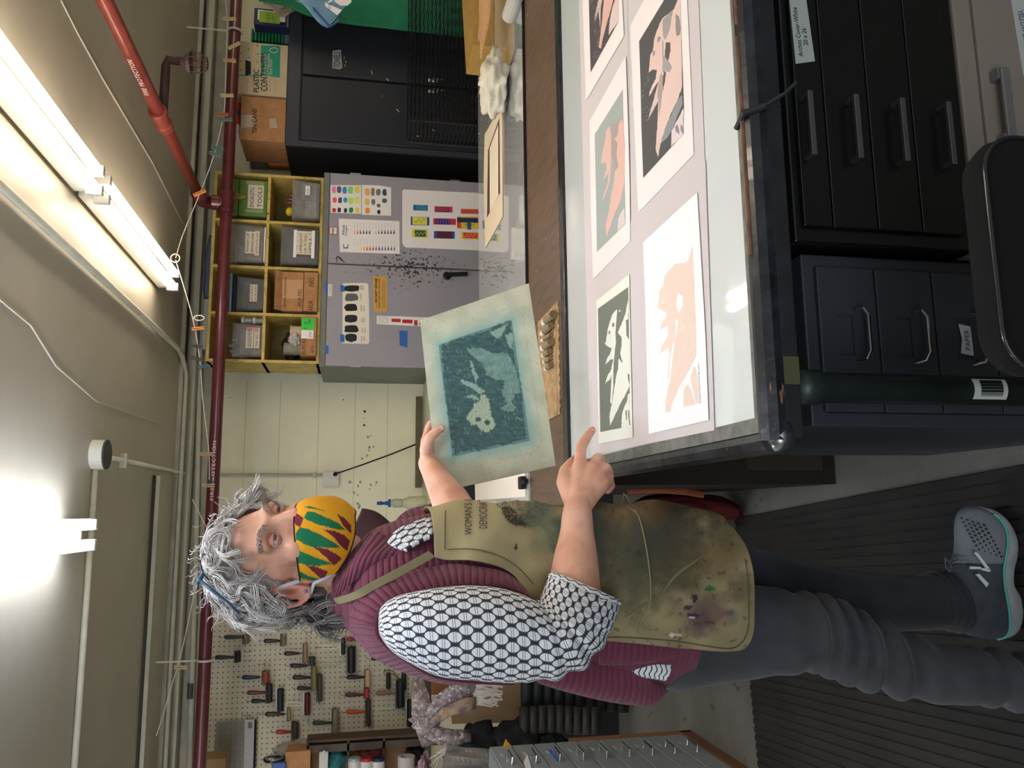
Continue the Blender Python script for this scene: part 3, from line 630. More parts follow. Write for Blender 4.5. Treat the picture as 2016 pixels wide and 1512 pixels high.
def scr(b):
    for x, y, l, a in ((730,140,8,1.2),(760,155,7,.8),(780,215,8,.9),(750,190,2,0),(820,268,6,.3),(678,128,4,1.3),(680,120,5,1.4),(677,112,4,1.5),(850,256,8,.4)):
        p = [(x, y), (x+l*math.cos(a), y+l*math.sin(a)), (x+l*math.cos(a)+1, y+l*math.sin(a)-2), (x+1.2, y-1.4)]
        b.prism([aY(u, v, FY-.0045) for u, v in p], (0, -.0004, 0))
part('scratches', sc, bc, scr)
# boxes on top
ZT = bz+.002
mbb = M('file_box_tan', 'c9b590', .75, var=.06, vscale=5)
X0, X1 = aY(510, 187, FY+.0).x, aY(510, 84, FY).x
bo = thing('file_box', ((X0+X1)/2, FY+.2, ZT), 'tan archive file box marked plastic containers on the black cabinet', 'box')
zh = aY(464, 130, FY).z
part('box', mbb, bo, lambda b: b.box(X0, X1, FY, FY+.38, ZT, zh, .004))
Yb = FY-.0002
part('hand_hole', BLK, bo, lambda b: b.prism([aY(x, y, Yb) for x, y in ((483,118),(494,122),(494,146),(483,150))], (0,-.0008,0)))
wallpoly('print_panel', M('teal_print', '1c9477', .6), bo, [(514,89),(552,91),(551,153),(514,148)], Yb, .0006)
wallpoly('print_line', M('teal_print'), bo, [(466,147),(466,149),(514,150),(514,148)], Yb, .0006)
for s_, bxx in (('PLASTIC', (499,137,510,182)), ('CONTAINERS', (513,104,527,180))): wtext(s_, bxx, Yb-.0008, BLK, bo, bold=.015)
for s_, bxx in (('STORAGE BOX', (520,105,525,147)), ('LETTER/LEGAL', (526,105,531,149)), ('SIZE FILES', (532,117,536,147))): wtext(s_, bxx, Yb-.0010, M('print_cream', 'd8ccb0', .7), bo)
for k, y0 in enumerate((99,)):
    part('emblem', M('print_cream'), bo, lambda b: b.tube([aY(540+7*math.cos(a)*(1+.3*(math.sin(a/2)**8)), y0+5*math.sin(a), Yb-.001) for a in [j*math.pi/8 for j in range(16)]], .0022, 5, closed=True))
for x in (487, 498, 505, 520, 531, 541): wallpoly('print_line', M('print_brown', '8f7f5c', .8), bo, [(x,154),(x+.8,154),(x+.8,181),(x,181)], Yb, .0004)
for x, y in ((473,88),(474,104),(474,121),(474,138),(489,97),(490,113),(507,90),(507,106),(507,122)): part('print_dot', M('print_green', '5a8068', .8), bo, lambda b: b.lathe(aY(x,y,Yb), aY(x,y,Yb)+V((0,-.0005,0)), [(0,.005),(1,.005)], 10))
part('print_line', M('print_brown'), bo, lambda b: [b.box(X0-.0006, X0, FY+.06, FY+.36, ZT+.03+k*.035, ZT+.032+k*.035) for k in range(6)])
X2, X3 = aY(515, 280, FY+.02).x, X0-.012
bo = thing('cardboard_box', ((X2+X3)/2, FY+.2, ZT), 'brown cardboard box marked tin cans on the left end of the black cabinet', 'box')
zh2 = aY(473, 240, FY).z
part('box', CARD, bo, lambda b: b.box(X2, X3, FY+.0, FY+.30, ZT, zh2, .004))
wtext('TIN CANS', (496, 214, 506, 263), FY-.001, BLK, bo, bold=.01)
wallpoly('tape', M('clear_tape_2', 'cdb9a0', .3, alpha=.7), bo, [(530,234),(543,233),(546,252),(532,252)], FY-.0002, .0006)
wallpoly('tape', M('clear_tape_2'), bo, [(475,226),(500,226),(500,250),(475,252)], FY-.0002, .0006)
o = thing('canister', (X2+.14, FY+.15, zh2), 'red and white drum lying on the tin cans box', 'canister')
ca, cb = V((X2+.02, FY+.02, zh2+.042)), V((X3-.02, FY+.08, zh2+.042))
part('drum', M('drum_white', 'cfc9c4', .5), o, lambda b: b.lathe(ca, cb, [(0,.036),(.02,.04),(.97,.04),(1,.036)], 24))
part('wrap_label', M('drum_red', 'c0392b', .5), o, lambda b: b.lathe(ca.lerp(cb,.30), ca.lerp(cb,.97), [(0,.0405),(1,.0405)], 24))
part('wrap_label', M('drum_blue', '3a4b7a', .5), o, lambda b: b.lathe(ca.lerp(cb,.55), ca.lerp(cb,.72), [(0,.0408),(1,.0408)], 24))
mc1 = M('cups_grey', '77736c', .25, .3)
cxs = aY(530, 322, FY+.40).x
o = thing('stack_of_cups', (cxs, FY+.40, ZT), 'stack of ribbed tin lids leaning beside the tin cans box', 'stack of lids')
part('lids', mc1, o, lambda b: b.lathe((cxs, FY+.40, ZT+.14), (cxs, FY+.40, ZT+.24), sum([[(k/10,.04),(k/10+.05,.042),(k/10+.08,.036)] for k in range(10)], []), 20))
o['label'] = 'stack of ribbed grey plastic cups behind the tin cans box'; o['category'] = 'cups'
part('base', M('copper', 'a0623c', .3, .8), o, lambda b: b.lathe((cxs, FY+.40, ZT), (cxs, FY+.40, ZT+.138), [(0,.034),(.05,.037),(.95,.037),(1,.03)], 20))
# green tray stack, binder, bundle
X4 = aY(510, 82, FY+.05).x; X5 = aY(510, 52, FY+.05).x
o = thing('green_tray_stack', ((X4+X5)/2, FY+.15, ZT), 'stack of translucent green plastic trays right of the tan file box', 'trays')
for k in range(10):
    part('tray', M('green_plastic', '178a52', .3), o, lambda b: b.box(X4+.012, X5-.012, FY+.06, FY+.3, ZT+.035+k*.019, ZT+.035+k*.019+.013, .003))
part('tray', M('grey_plastic', '6d7274', .4), o, lambda b: b.box(X4+.012, X5-.012, FY+.06, FY+.3, ZT, ZT+.032, .003))
o = thing('striped_box', aY(530, 38, FY), 'navy box with striped edge, white panel and lime sticky note on the cabinet', 'box')
P = [aY(498, 28, FY-.02), aY(560, 28, FY-.02), aY(560, 51, FY-.02), aY(505, 50, FY-.02)]
X6, X7 = aY(530, 50, FY-.02).x, aY(530, 18, FY-.02).x; z6, z7 = ZT, aY(500, 35, FY-.02).z
part('box', M('navy', '232348', .5), o, lambda b: b.box(X6, X7, FY-.02, FY+.2, z6, z7, .003))
part('panel', WHT, o, lambda b: b.box(X6+.03, X7-.01, FY-.0212, FY-.0202, z6+.02, z7-.02))
part('sticky_note', M('lime', '9dbb3c', .7), o, lambda b: b.box(X6+.015, X6+.085, FY-.0224, FY-.0214, z6+.05, z7-.03))
text('LET\nSIT', (X6+.02, FY-.0228, z6+.07), (1,0,0), (0,0,1), M('print_green'), o, w=.05, h=.06)
part('edge_stripes', M('stripe_tan', 'a39a78', .6), o, lambda b: [b.obox(V((X6+.012*k, FY-.0214, z6)), V((.006,0,0)), V((.006,0,.012)), V((0,.001,0))) for k in range(int((X7-X6)/.012))])
part('paper_bundle', M('bundle', 'b3a48f', .8, bump=.3), None, lambda b: (b.grid(10, 8, lambda s, t_: aY(522+58*s+4*math.sin(t_*7), -10+(32-10*math.cos(s*5))*t_*1.0, FY-.05) + V((0, .02*math.sin(s*9+t_*4), 0)))), label='crumpled white strapping bundle hanging at the top right corner by the green cloth', cat='bundle', solid=.012)
# green cloth
gp = [(500,-40),(510,0),(560,8),(600,25),(640,36),(700,44),(760,50),(804,55),(870,62),(940,70),(990,78)]
def cloth(b):
    pts = []
    for i in range(41):
        f = i/40*(len(gp)-1); k = min(int(f), len(gp)-2); q = f-k
        x = gp[k][0]*(1-q)+gp[k+1][0]*q; y = gp[k][1]*(1-q)+gp[k+1][1]*q; pts.append((x, y))
    b.grid(41, 24, lambda s, t_: (lambda p: V((p.x + .75*t_, FY-.22 + .03*math.sin(t_*16+s*2) + .012*math.sin(t_*37), p.z)))(aY(*pts[int(round(s*40))], FY-.22)))
part('green_cloth', M('green_canvas', '14704a', .8, var=.15, vscale=6, bump=.3, bscale=200), None, cloth, smooth=True, solid=.006, label='green canvas sheet hanging over the right end of the black cabinet', cat='cloth')
# plastic bag in front of it
o = thing('zip_bag', aY(640, 25, 3.9), 'clear blue-edged plastic bag with a paper tag hanging before the green cloth', 'bag')
part('bag', M('bag_film', '8fb6d8', .15, alpha=.5, coat=.6, bump=.5, bscale=12), o, lambda b: b.grid(14, 14, lambda s, t_: aY(590+65*s+ (60*(1-t_)) - 10*t_, -25+78*t_*(.35+.65*s) , 3.9)+V((0, .03*math.sin(s*6)*math.sin(t_*5), 0))), smooth=True, solid=.002)
part('edge', M('bag_blue', '33508f', .3), o, lambda b: b.tube([aY(593,-12,3.89), aY(620,20,3.89), aY(650,53,3.89), aY(668,40,3.89)], .006, 8))
wallpoly('tag', WHT, o, [(640,5),(673,20),(664,30),(640,12)], 3.88, .001); wallpoly('tag', WHT, o, [(655,-10),(690,-10),(692,4),(684,11),(670,11),(660,4)], 3.875, .001)
wtext('TO N', (646, 6, 652, 22), 3.878, BLK, o)
# ================================================================== WALL, OUTLET, PEGBOARD
OX0, OX1 = aY(650, 958, WY-.03).x, aY(650, 928, WY-.03).x
OZ1, OZ0 = aY(635, 943, WY-.03).z, aY(668, 943, WY-.03).z
ot = thing('wall_outlet', ((OX0+OX1)/2, WY, OZ0), 'white four-socket power outlet box on the cream wall with a black cord plugged in', 'outlet')
part('box', M('outlet_white', 'd9d6c6', .45), ot, lambda b: b.box(OX0, OX1, WY-.035, WY-.001, OZ0, OZ1, .005))
for i in range(2):
    for j in range(2):
        cx = OX0+(OX1-OX0)*(.27+.46*i); cz_ = OZ0+(OZ1-OZ0)*(.3+.4*j)
        s_ = part('socket', M('socket_white', 'e3e0d2', .4), ot, lambda b: b.lathe((cx, WY-.035, cz_), (cx, WY-.038, cz_), [(0,.015),(1,.014)], 16))
        part('slots', BLK, s_, lambda b: (b.box(cx-.006, cx-.004, WY-.0388, WY-.0378, cz_-.002, cz_+.006), b.box(cx+.004, cx+.006, WY-.0388, WY-.0378, cz_-.002, cz_+.006), b.box(cx-.0015, cx+.0015, WY-.0388, WY-.0378, cz_-.008, cz_-.005)))
q0 = aY(659, 934, WY-.05); q1 = aY(818, 875, WY-.03)
o = thing('power_cord', q0, 'black power cord running from the outlet down behind the counter', 'cord')
part('plug', BLK, o, lambda b: b.lathe(q0+V((0,.012,0)), q0+V((.006,-.02,-.012)), [(0,.012),(.5,.013),(1,.006)], 12), smooth=True)
part('cord', BLK, o, lambda b: b.tube([q0+V((.004,-.018,-.01)), q0.lerp(q1,.3)+V((0,-.015,-.012)), q0.lerp(q1,.65)+V((0,-.01,-.014)), q1], .0045, 8), smooth=True)
part('wall_batten', M('old_wood', '6d6248', .8, var=.2, vscale=15, stretch=(1,8,8)), None, lambda b: b.box(aY(820,960,WY).x, aY(820,782,WY).x, WY-.03, WY-.001, aY(830,860,WY).z, aY(818,860,WY).z), label='grey-brown wooden batten fixed low on the cream wall above the counter', cat='batten')
ho = M('wall_hole', '2a281f', .9)
def holes(b):
    for x, y, r in ((718,810,.008),(717,837,.007),(717,823,.003),(452,783,.003),(676,787,.004)):
        p = aY(x, y, WY); b.lathe(p+V((0,-.001,0)), p, [(0,r),(1,r)], 10)
part('trim_6', ho, None, holes, kind='structure')
chip = M('paint_chip', 'a39c80', .8)
def chips(b):
    r = random.Random(4)
    for cx, cy in ((690,960),(705,985),(712,945),(735,960),(700,1000),(720,890),(730,870)):
        for k in range(4):
            x, y = cx+r.uniform(-8,8), cy+r.uniform(-14,14); s_ = r.uniform(1,3)
            b.prism([aY(x+s_*math.cos(a)*r.uniform(.5,1.2), y+s_*math.sin(a)*r.uniform(.6,1.6), WY) for a in [i*math.pi/3 for i in range(6)]], (0,-.0008,0))
part('trim_7', chip, None, chips, kind='structure')
# counter along the wall
CXL = -.62; CXR = xL-.004; CTZ = 1.05
ct = thing('wall_counter', (0, 4.75, 0), 'pale green counter along the back wall left of the grey cupboard', 'counter')
part('worktop', M('counter_green', 'd5dcb8', .35, var=.05, vscale=4), ct, lambda b: b.box(CXL, CXR, 4.42, WY-.002, CTZ-.03, CTZ, .004))
part('base', M('counter_navy', '20242c', .6), ct, lambda b: b.box(CXL+.03, CXR-.01, 4.48, WY-.002, 0, CTZ-.031))
# squeeze bottle on the counter
sb = aY(838, 990, 4.75); sb.z = CTZ
zt1, zt2, zt3 = aY(790, 990, 4.75).z, aY(768, 990, 4.75).z, aY(742, 990, 4.75).z
o = thing('squeeze_bottle', sb, 'pale plastic squeeze bottle with a blue nozzle on the counter by the wall', 'bottle')
mbt = M('bottle_pale', 'c9c9a4', .35, alpha=.9)
part('bottle', mbt, o, lambda b: b.lathe(sb, V((sb.x, sb.y, zt1)), [(0,.036),(.05,.04),(.7,.04),(.85,.03),(1,.02)], 20), smooth=True)
part('neck', M('neck_clear', 'aeb39a', .4), o, lambda b: b.lathe(V((sb.x,sb.y,zt1-.002)), V((sb.x,sb.y,zt2)), [(0,.026),(.7,.026),(.8,.02),(1,.02)], 16))
part('nozzle', M('nozzle_blue', '2f4f9c', .4), o, lambda b: b.lathe(V((sb.x,sb.y,zt2-.002)), V((sb.x,sb.y,zt3)), [(0,.024),(.15,.024),(.2,.012),(.6,.008),(.65,.012),(1,.009)], 14), smooth=True)
part('dark_dish', BLK, None, lambda b: b.lathe(V((sb.x-.05,4.7,CTZ)), V((sb.x-.05,4.7,CTZ+.035)), [(0,.02),(1,.025)], 12), label='small dark cup beside the squeeze bottle on the counter', cat='cup')
# pegboard
mp_ = M('pegboard', 'd0c5aa', .65, var=.06, vscale=3)
def peg_dots(m):
    nt = m.node_tree; N = nt.nodes; L = nt.links; b = N['Principled BSDF']; prev = b.inputs['Base Color'].links[0].from_socket
    tc = N.new('ShaderNodeTexCoord'); sx = N.new('ShaderNodeSeparateXYZ'); L.new(tc.outputs['Object'], sx.inputs[0])
    cs = []
    for k in (0, 2):
        a = N.new('ShaderNodeMath'); a.operation = 'DIVIDE'; a.inputs[1].default_value = .0285; L.new(sx.outputs[k], a.inputs[0])
        f = N.new('ShaderNodeMath'); f.operation = 'FRACT'; L.new(a.outputs[0], f.inputs[0])
        s_ = N.new('ShaderNodeMath'); s_.operation = 'SUBTRACT'; s_.inputs[1].default_value = .5; L.new(f.outputs[0], s_.inputs[0])
        p = N.new('ShaderNodeMath'); p.operation = 'POWER'; p.inputs[1].default_value = 2; 
        ab = N.new('ShaderNodeMath'); ab.operation = 'ABSOLUTE'; L.new(s_.outputs[0], ab.inputs[0]); L.new(ab.outputs[0], p.inputs[0]); cs.append(p)
    ad = N.new('ShaderNodeMath'); ad.operation = 'ADD'; L.new(cs[0].outputs[0], ad.inputs[0]); L.new(cs[1].outputs[0], ad.inputs[1])
    lt = N.new('ShaderNodeMath'); lt.operation = 'LESS_THAN'; lt.inputs[1].default_value = .016; L.new(ad.outputs[0], lt.inputs[0])
    mx = N.new('ShaderNodeMix'); mx.data_type = 'RGBA'; L.new(lt.outputs[0], mx.inputs[0]); L.new(prev, mx.inputs[6]); mx.inputs[7].default_value = (*lin('2b2620'), 1)
    L.new(mx.outputs[2], b.inputs['Base Color'])
peg_dots(mp_)
PG = WY-.03
pgx1 = aY(500, 1128, PG).x
part('pegboard', mp_, None, lambda b: b.box(-2.6, pgx1, PG, PG+.008, 1.0, aY(376, 1300, PG).z), label='large perforated beige pegboard on the back wall hung with printing rollers', cat='pegboard')
part('top_batten', M('frame_wood', '7d745c', .7), None, lambda b: b.box(-2.6, pgx1+.02, PG-.0, WY-.001, aY(375,1300,PG).z+.002, aY(369,1300,PG).z+.002), label='narrow strip of wood along the top edge of the pegboard', cat='batten')
HW = M('hook_wire', '8f897b', .35, .8)
ZC = lambda zx, zy: (380+zx/7.754, 1220+zy/7.754)
ZD = lambda zx, zy: (600+zx/8.4, 1220+zy/8.4)
ZE = lambda zx, zy: (380+zx/4.2, 1370+zy/4.2)
def brayer(Z, h, r, hcol, rcol, label, wire=False, frame='2a2724', frame_px=None, hook=True, Y=4.985, cap=None):
    """h=(top,bottom,cross) handle, r=(near,far,left,right) roller box, all in zoom pixels"""
    if h: h0, h1 = Z(h[0], h[2]), Z(h[1], h[2])
    r0, r1 = Z(r[0], r[2]), Z(r[1], r[3]); rxc = (r0[0]+r1[0])/2
    P0 = aY(rxc, r0[1], Y-.012); P1 = aY(rxc, r1[1], Y-.012); rad = abs(aY(r0[0], r0[1], Y).z - aY(r1[0], r0[1], Y).z)/2
    base = aY(rxc, (r0[1]+r1[1])/2, Y)
    o = thing('brayer', base, label, 'ink roller', 'ink rollers hanging on the pegboard')
    part('roller', M('roller_'+rcol, rcol, .5, var=.15, vscale=30), o, lambda b: b.lathe(P0, P1, [(0,.2*rad),(.03,.2*rad),(.031,.85*rad),(.05,rad),(.95,rad),(.969,.85*rad),(.97,.2*rad),(1,.2*rad)], 18))
    hm = M('handle_'+hcol, hcol, .4, var=.15, vscale=40)
    top = P0.lerp(P1, .5)+V((0, 0, rad+.006))
    if h:
        H0, H1 = aY(*h0, Y-.012), aY(*h1, Y-.012)
        if wire:
            part('handle', M('wire_'+hcol, hcol, .3, .8), o, lambda b: b.tube([top+V((-.004,0,0)), H1.lerp(H0,.3)+V((-.008,0,0)), H0+V((-.010,0,-.01)), H0+V((0,0,0)), H0+V((.010,0,-.01)), H1.lerp(H0,.3)+V((.008,0,0)), top+V((.004,0,0))], .0022, 6))
        else:
            rr = .0125 if cap is None else cap
            part('handle', hm, o, lambda b: b.lathe(H0, H1, [(0,.3*rr),(.03,.85*rr),(.15,rr),(.45,.95*rr),(.75,.7*rr),(.97,.5*rr),(1,.3*rr)], 12), smooth=True)
            part('stem', M('stem_metal', '4a4640', .4, .8), o, lambda b: b.tube([H1, V((H1.x, H1.y, max(top.z, H1.z-.012))), top], .003, 6))
        if hook:
            part('hook', HW, o, lambda b: b.tube([H0+V((-.0,.047,.03)), H0+V((0,0,.028)), H0+V((0,-.008,.006)), H0+V((0,.0,-.004))], .0018, 5))
    fm = M('bframe_'+frame, frame, .4, .5)
    part('frame', fm, o, lambda b: (b.box(P0.x if P0.x < P1.x else P1.x, max(P0.x, P1.x), Y-.016, Y-.008, top.z-.005, top.z), b.box(min(P0.x,P1.x)-.002, min(P0.x,P1.x), Y-.016, Y-.008, P0.z-.004, top.z), b.box(max(P0.x,P1.x), max(P0.x,P1.x)+.002, Y-.016, Y-.008, P0.z-.004, top.z)))
    return o
B = brayer
B(ZC,(480,770,268),(770,860,228,370),'3f352c','7a6250','small brayer with brown handle and brown roller, topmost by the maroon pipe')
B(ZC,(1080,1340,325),(1345,1425,232,400),'3b2d26','7b6c50','small brayer with dark handle and short olive roller, just below the hair')
B(ZC,(335,640,575),(645,730,482,650),'24231f','232421','small all-black brayer overlapping the maroon pipe')
B(ZC,(1390,1630,515),(1690,1745,362,660),'3a1d20','a07f60','maroon wooden brayer with a thin tan roller', frame='3a1d20')
B(ZC,(1485,1750,702),(1775,1865,560,700),'241f1e','3b3733','small brayer with black glossy handle and stubby dark roller', Y=4.97)
B(ZC,(750,1020,880),(1065,1165,778,990),'26264a','9c4a3a','brayer with navy handle and brick red roller')
B(ZC,(1520,1800,880),(1815,1890,702,1090),'1f2321','8a7c45','brayer with black handle and long mustard olive roller', Y=4.965)
B(ZC,(1590,1800,1045),(1900,1975,825,1255),'2f2826','4a4230','brayer with dark brown handle and long dark olive roller')
B(ZC,(825,1110,1115),(1120,1215,970,1270),'5c302a','2f2622','brayer with red-brown handle and dark brown roller', Y=4.96)
B(ZC,(890,1110,1242),(1285,1385,1038,1405),'2a2322','20262a','brayer with black handle, silver plate and wide black roller', frame='8e9896')
B(ZC,(1415,1680,1285),(1700,1790,1105,1460),'b9b5a8','5e2022','wire handled brayer with dark red roller', wire=True, frame='aaa69a', hook=False)
B(ZC,(1100,1400,1442),(1450,1495,1340,1545),'4a2222','a07f60','brayer with maroon handle and short tan roller', Y=4.965)
B(ZD,(265,530,455),(600,670,290,585),'9d998c','20231f','wire loop brayer with black roller below the head', wire=True, frame='b0aca0', hook=True)
B(ZD,(215,680,735),(705,840,430,890),'6f695a','181a18','long wire handled brayer with wide thick black roller', wire=True, frame='4a463e', hook=False, Y=4.97)
B(ZD,(690,900,320),(935,1000,250,400),'8f2426','2a2622','brayer with bright red handle half hidden by the vest', hook=False)
B(ZD,(690,985,950),(1000,1085,822,1120),'24242c','c9a77c','brayer with black handle and pale wooden roller')
B(ZD,(1100,1330,985),(1345,1420,870,1150),'8a8576','22231f','wire brayer with small black roller next to the pale wooden one', wire=True, frame='8a8576', hook=False, Y=4.975)
B(ZD,(1100,1250,640),(1290,1350,560,700),'5b2326','2a2622','brayer with maroon handle half hidden behind the burgundy vest')
B(ZD,(665,970,1240),(990,1065,1128,1290),'5b2c30','c03a34','brayer with maroon and grey handle and short red roller', Y=4.975)
B(ZD,(1175,1460,1215),(1515,1650,980,1465),'8a6f4c','1b1d1c','brayer with worn tan handle and very wide black roller, rightmost low down', Y=4.965, frame='3a3a38')
B(ZD,(1300,1520,870),(1600,1680,832,1180),'2a2724','1b1d1c','black roller brayer behind the very wide one', wire=True, frame='8a8a85', hook=False, Y=4.995)
B(ZE,(1265,1420,132),(1430,1470,22,250),'c4442a','42382c','brayer with orange-red handle and dark brown roller')
B(ZE,(1530,1750,120),(1768,1830,22,255),'c5c2b6','1f2321','wire handled brayer with black roller beside the scarf', wire=True, frame='a9a69a', hook=False, Y=4.975)
B(ZE,(990,1150,222),(1155,1205,100,335),'3b3a30','8c8360','brayer with dark handle and long pale olive roller, above the clear ruler')
B(ZE,(685,815,298),(820,875,210,395),'a3352c','4a3d30','brayer with coral red handle and brown roller, lowest of the left ones')
for i, (Zf, x, y) in enumerate(((ZC,775,485),(ZC,770,618),(ZC,980,675),(ZC,1470,440),(ZC,45,1230),(ZC,750,1455),(ZE,1255,328),(ZC,965,1440))):
    p = aY(*Zf(x, y), PG)
    part('peg_hook', HW, None, lambda b: b.tube([p, p+V((0,-.02,-.004)), p+V((0,-.022,-.035)), p+V((0,-.012,-.045)), p+V((0,-.004,-.046))], .0018, 6), label='empty peg hook '+('beneath the topmost brown brayer', 'beside the black brayer near the pipe', 'just above the navy handled brayer', 'above the maroon and tan brayer', 'left of the maroon pipe', 'left of the lowest maroon handle', 'just over the clear ruler', 'beside the maroon handle and tan roller')[i], cat='hook', group='empty peg hooks')
# clear ruler rail, plastic sleeve and stick
rp = [aY(*ZE(x, y), 4.97) for x, y in ((1150,335),(1150,405),(1840,372),(1840,300))]
o = part('clear_ruler', M('clear_acrylic', 'b3ab98', .2, alpha=.5), None, lambda b: b.prism([aY(*ZE(x, y), 4.955) for x, y in ((1150,338),(1835,296),(1840,372),(1150,405))], (0,-.003,0)), label='long clear acrylic ruler lying along the bottom of the pegboard', cat='ruler')
part('plastic_sleeve', M('sleeve_film', '8b877b', .25, alpha=.45, coat=.4), None, lambda b: b.prism([aY(*ZE(x, y), 4.98) for x, y in ((195,215),(420,205),(415,640),(160,640))], (0,-.004,0)), label='hanging clear plastic sleeve at lower left of the pegboard', cat='sleeve')
o = thing('label_strip', aY(*ZE(465,600), 4.97), 'white printed paper strip hanging upright beside the plastic sleeve', 'strip')
part('strip', M('strip_white', 'b3b0aa', .5), o, lambda b: b.prism([aY(*ZE(x, y), 4.975) for x, y in ((430,200),(508,195),(497,640),(415,640))], (0,-.002,0)))
part('square_mark', M('print_grey2', '6c6a66', .6), o, lambda b: b.prism([aY(*ZE(x, y), 4.972) for x, y in ((455,218),(490,217),(488,268),(453,268))], (0,-.001,0)))
part('black_stick', BLK, None, lambda b: b.tube([aY(*ZE(518,195), 4.97), aY(*ZE(505,640), 4.97)], .006, 8), label='thin black stick hanging beside the white printed strip', cat='stick')
# ------------------------------------------------------------------ carton shelf at the far left
SY = 4.62
def sbox(x0, y0, x1, y1, Y=SY, d=.2, bev=0):
    """box whose front face spans these pixels (x down, y left)"""
    a = aY(x1, y1, Y); c = aY(x0, y0, Y)
    return lambda b: b.box(a.x, c.x, Y, Y+d, a.z, c.z, bev)
pz = aY(836, 1500, SY).z
o = thing('divided_carton', aY(836, 1490, SY), 'worn cardboard carton with three compartments at the left below the pegboard', 'carton')
mcd = M('carton_dark', '53412f', .85, var=.3, vscale=12)
a0 = aY(603, 1475, SY); a1 = aY(845, 1464, SY); zlo = aY(845, 1600, SY).x
def cart(b):
    zT = aY(700, 1472, SY).z
    for xx in (608, 688, 758, 842):
        z = aY(xx, 1470, SY).z
        b.obox(V((a0.x-.55, SY, z)), V((.55+.03,0,.0)), V((0,.13,0)), V((0,0,.012)))
    b.obox(V((a0.x+.03, SY, aY(845,1470,SY).z)), V((.012,0,0)), V((0,.13,0)), V((0,0,aY(603,1470,SY).z-aY(845,1470,SY).z)))
part('partitions', mcd, o, cart)
part('lining', M('carton_tan', '9b7650', .85, var=.1), o, lambda b: b.box(a0.x-.55, a0.x+.03, SY+.13, SY+.14, aY(845,1470,SY).z, aY(603,1470,SY).z))
def item(name, fn, mat, label, cat, **k): return part(name, mat, None, fn, label=label, cat=cat, **k)
def zz(x, y, Y=SY-.02): return aY(x, y, Y)
p = zz(660, 1500); item('rag', lambda b: crump(b, (p.x-.02, SY+.08, p.z), .055, seed=2, sq=(1.1,1,1.0)), M('teal_rag', '2f6c68', .9, bump=.4), 'teal folded rag in the upper compartment of the worn carton', 'rag', smooth=True)
o = thing('milk_carton', zz(640, 1500), 'white cardboard packet with pointed top in the upper carton compartment', 'packet')
part('packet', M('packet_white', 'c9c1b8', .6), o, lambda b: (b.obox(zz(645,1520), V((.10,0,0)), V((0,.06,0)), V((0,0,.045))), b.prism([zz(645,1484), zz(631,1484), zz(638,1477)], (0,.06,0))))
p = zz(728, 1484); item('red_cloth', lambda b: crump(b, (p.x-.02, SY+.1, p.z-.01), .055, seed=11, sq=(1,.8,1.2)), M('red_cloth', '6b2528', .95, bump=.4), 'dark red crumpled cloth in the middle carton compartment', 'cloth', smooth=True)
p = zz(815, 1482); item('black_cloth', lambda b: crump(b, (p.x-.05, SY+.1, p.z-.01), .05, seed=21), M('black_cloth', '1e1f20', .95), 'black crumpled cloth in the lower carton compartment', 'cloth', smooth=True)
for x, c_, nm, lb_ in ((698,'9fb0ae','can','silver-blue tin can leaning in the carton, uppermost can'), (722,'b3372c','can','red and white tin can leaning in the carton'), (745,'2d3350','can','small navy and red tin can in the carton')):
    p = zz(x, 1505, SY-.06)
    o = thing('tin_can', p, lb_, 'can'); part('can', M('can_'+c_, c_, .35, .3), o, lambda b: b.lathe(p+V((-.06,0,-.0)), p+V((.035,0,0)), [(0,.03),(.02,.033),(.98,.033),(1,.03)], 18))
    part('band', M('can_band', 'cdc8be', .5), o, lambda b: b.lathe(p+V((-.02,0,0)), p+V((.02,0,0)), [(0,.0335),(1,.0335)], 18))
p = zz(800, 1500, SY-.08); o = thing('tape_roll', p, 'white cylindrical paper roll standing at the lower left of the carton', 'roll')
part('roll', M('roll_white', 'b5afa8', .7), o, lambda b: b.rings([[p+V((-.06+t_*.09, math.cos(a)*r_, math.sin(a)*r_)) for a in [k*math.pi/12 for k in range(24)]] for t_, r_ in ((0,.045),(1,.045),(1,.030),(0,.030))], cap=False))
item('small_box', sbox(562, 1481, 610, 1530, SY-.03, .15), CARD, 'plain small cardboard box left of the worn carton top', 'box')
p = zz(540, 1494, SY); o = thing('packing_tape', p, 'black and silver roll of tape standing beside the plastic sleeve', 'tape roll')
part('tape', M('tape_black', '26241f', .3), o, lambda b: b.tube([p+V((.0+.018*math.cos(a)*.4, .03*math.cos(a), .05*math.sin(a))) for a in [k*math.pi/10 for k in range(20)]], .008, 6, closed=True))
part('core', M('tape_silver', 'a29e92', .3, .5), o, lambda b: b.tube([p+V((.006+.018*math.cos(a)*.4, .028*math.cos(a), .042*math.sin(a))) for a in [k*math.pi/10 for k in range(20)]], .005, 6, closed=True))
p = zz(585, 1500, SY+.05); item('plastic_wrap', lambda b: crump(b, (p.x, SY+.2, p.z), .10, seed=31, sq=(.7,.7,1.4)), M('wrap_clear', 'a8a295', .25, alpha=.55, bump=.6), 'crumpled clear plastic wrapping behind the small cardboard box', 'wrap', smooth=True)
item('small_box', sbox(382, 1497, 442, 1540, SY+.1, .15), M('box_tan2', 'a5825c', .8), 'cardboard box on the top shelf at the far upper left corner', 'box')
item('tray', sbox(535, 1503, 562, 1540, SY-.05, .15, .006), M('tray_blue', '3b5f96', .5), 'blue edged plastic tub below the roll of tape', 'tub')
# shelf unit carrying them
part('shelf_post', M('post_wood', '54463a', .7, var=.2, vscale=8), None, lambda b: b.box(zz(850,1462).x-.02, zz(850,1462).x+.018, SY, SY+.04, 0, pz+.62), label='dark wooden post at the front corner of the carton shelf', cat='post')
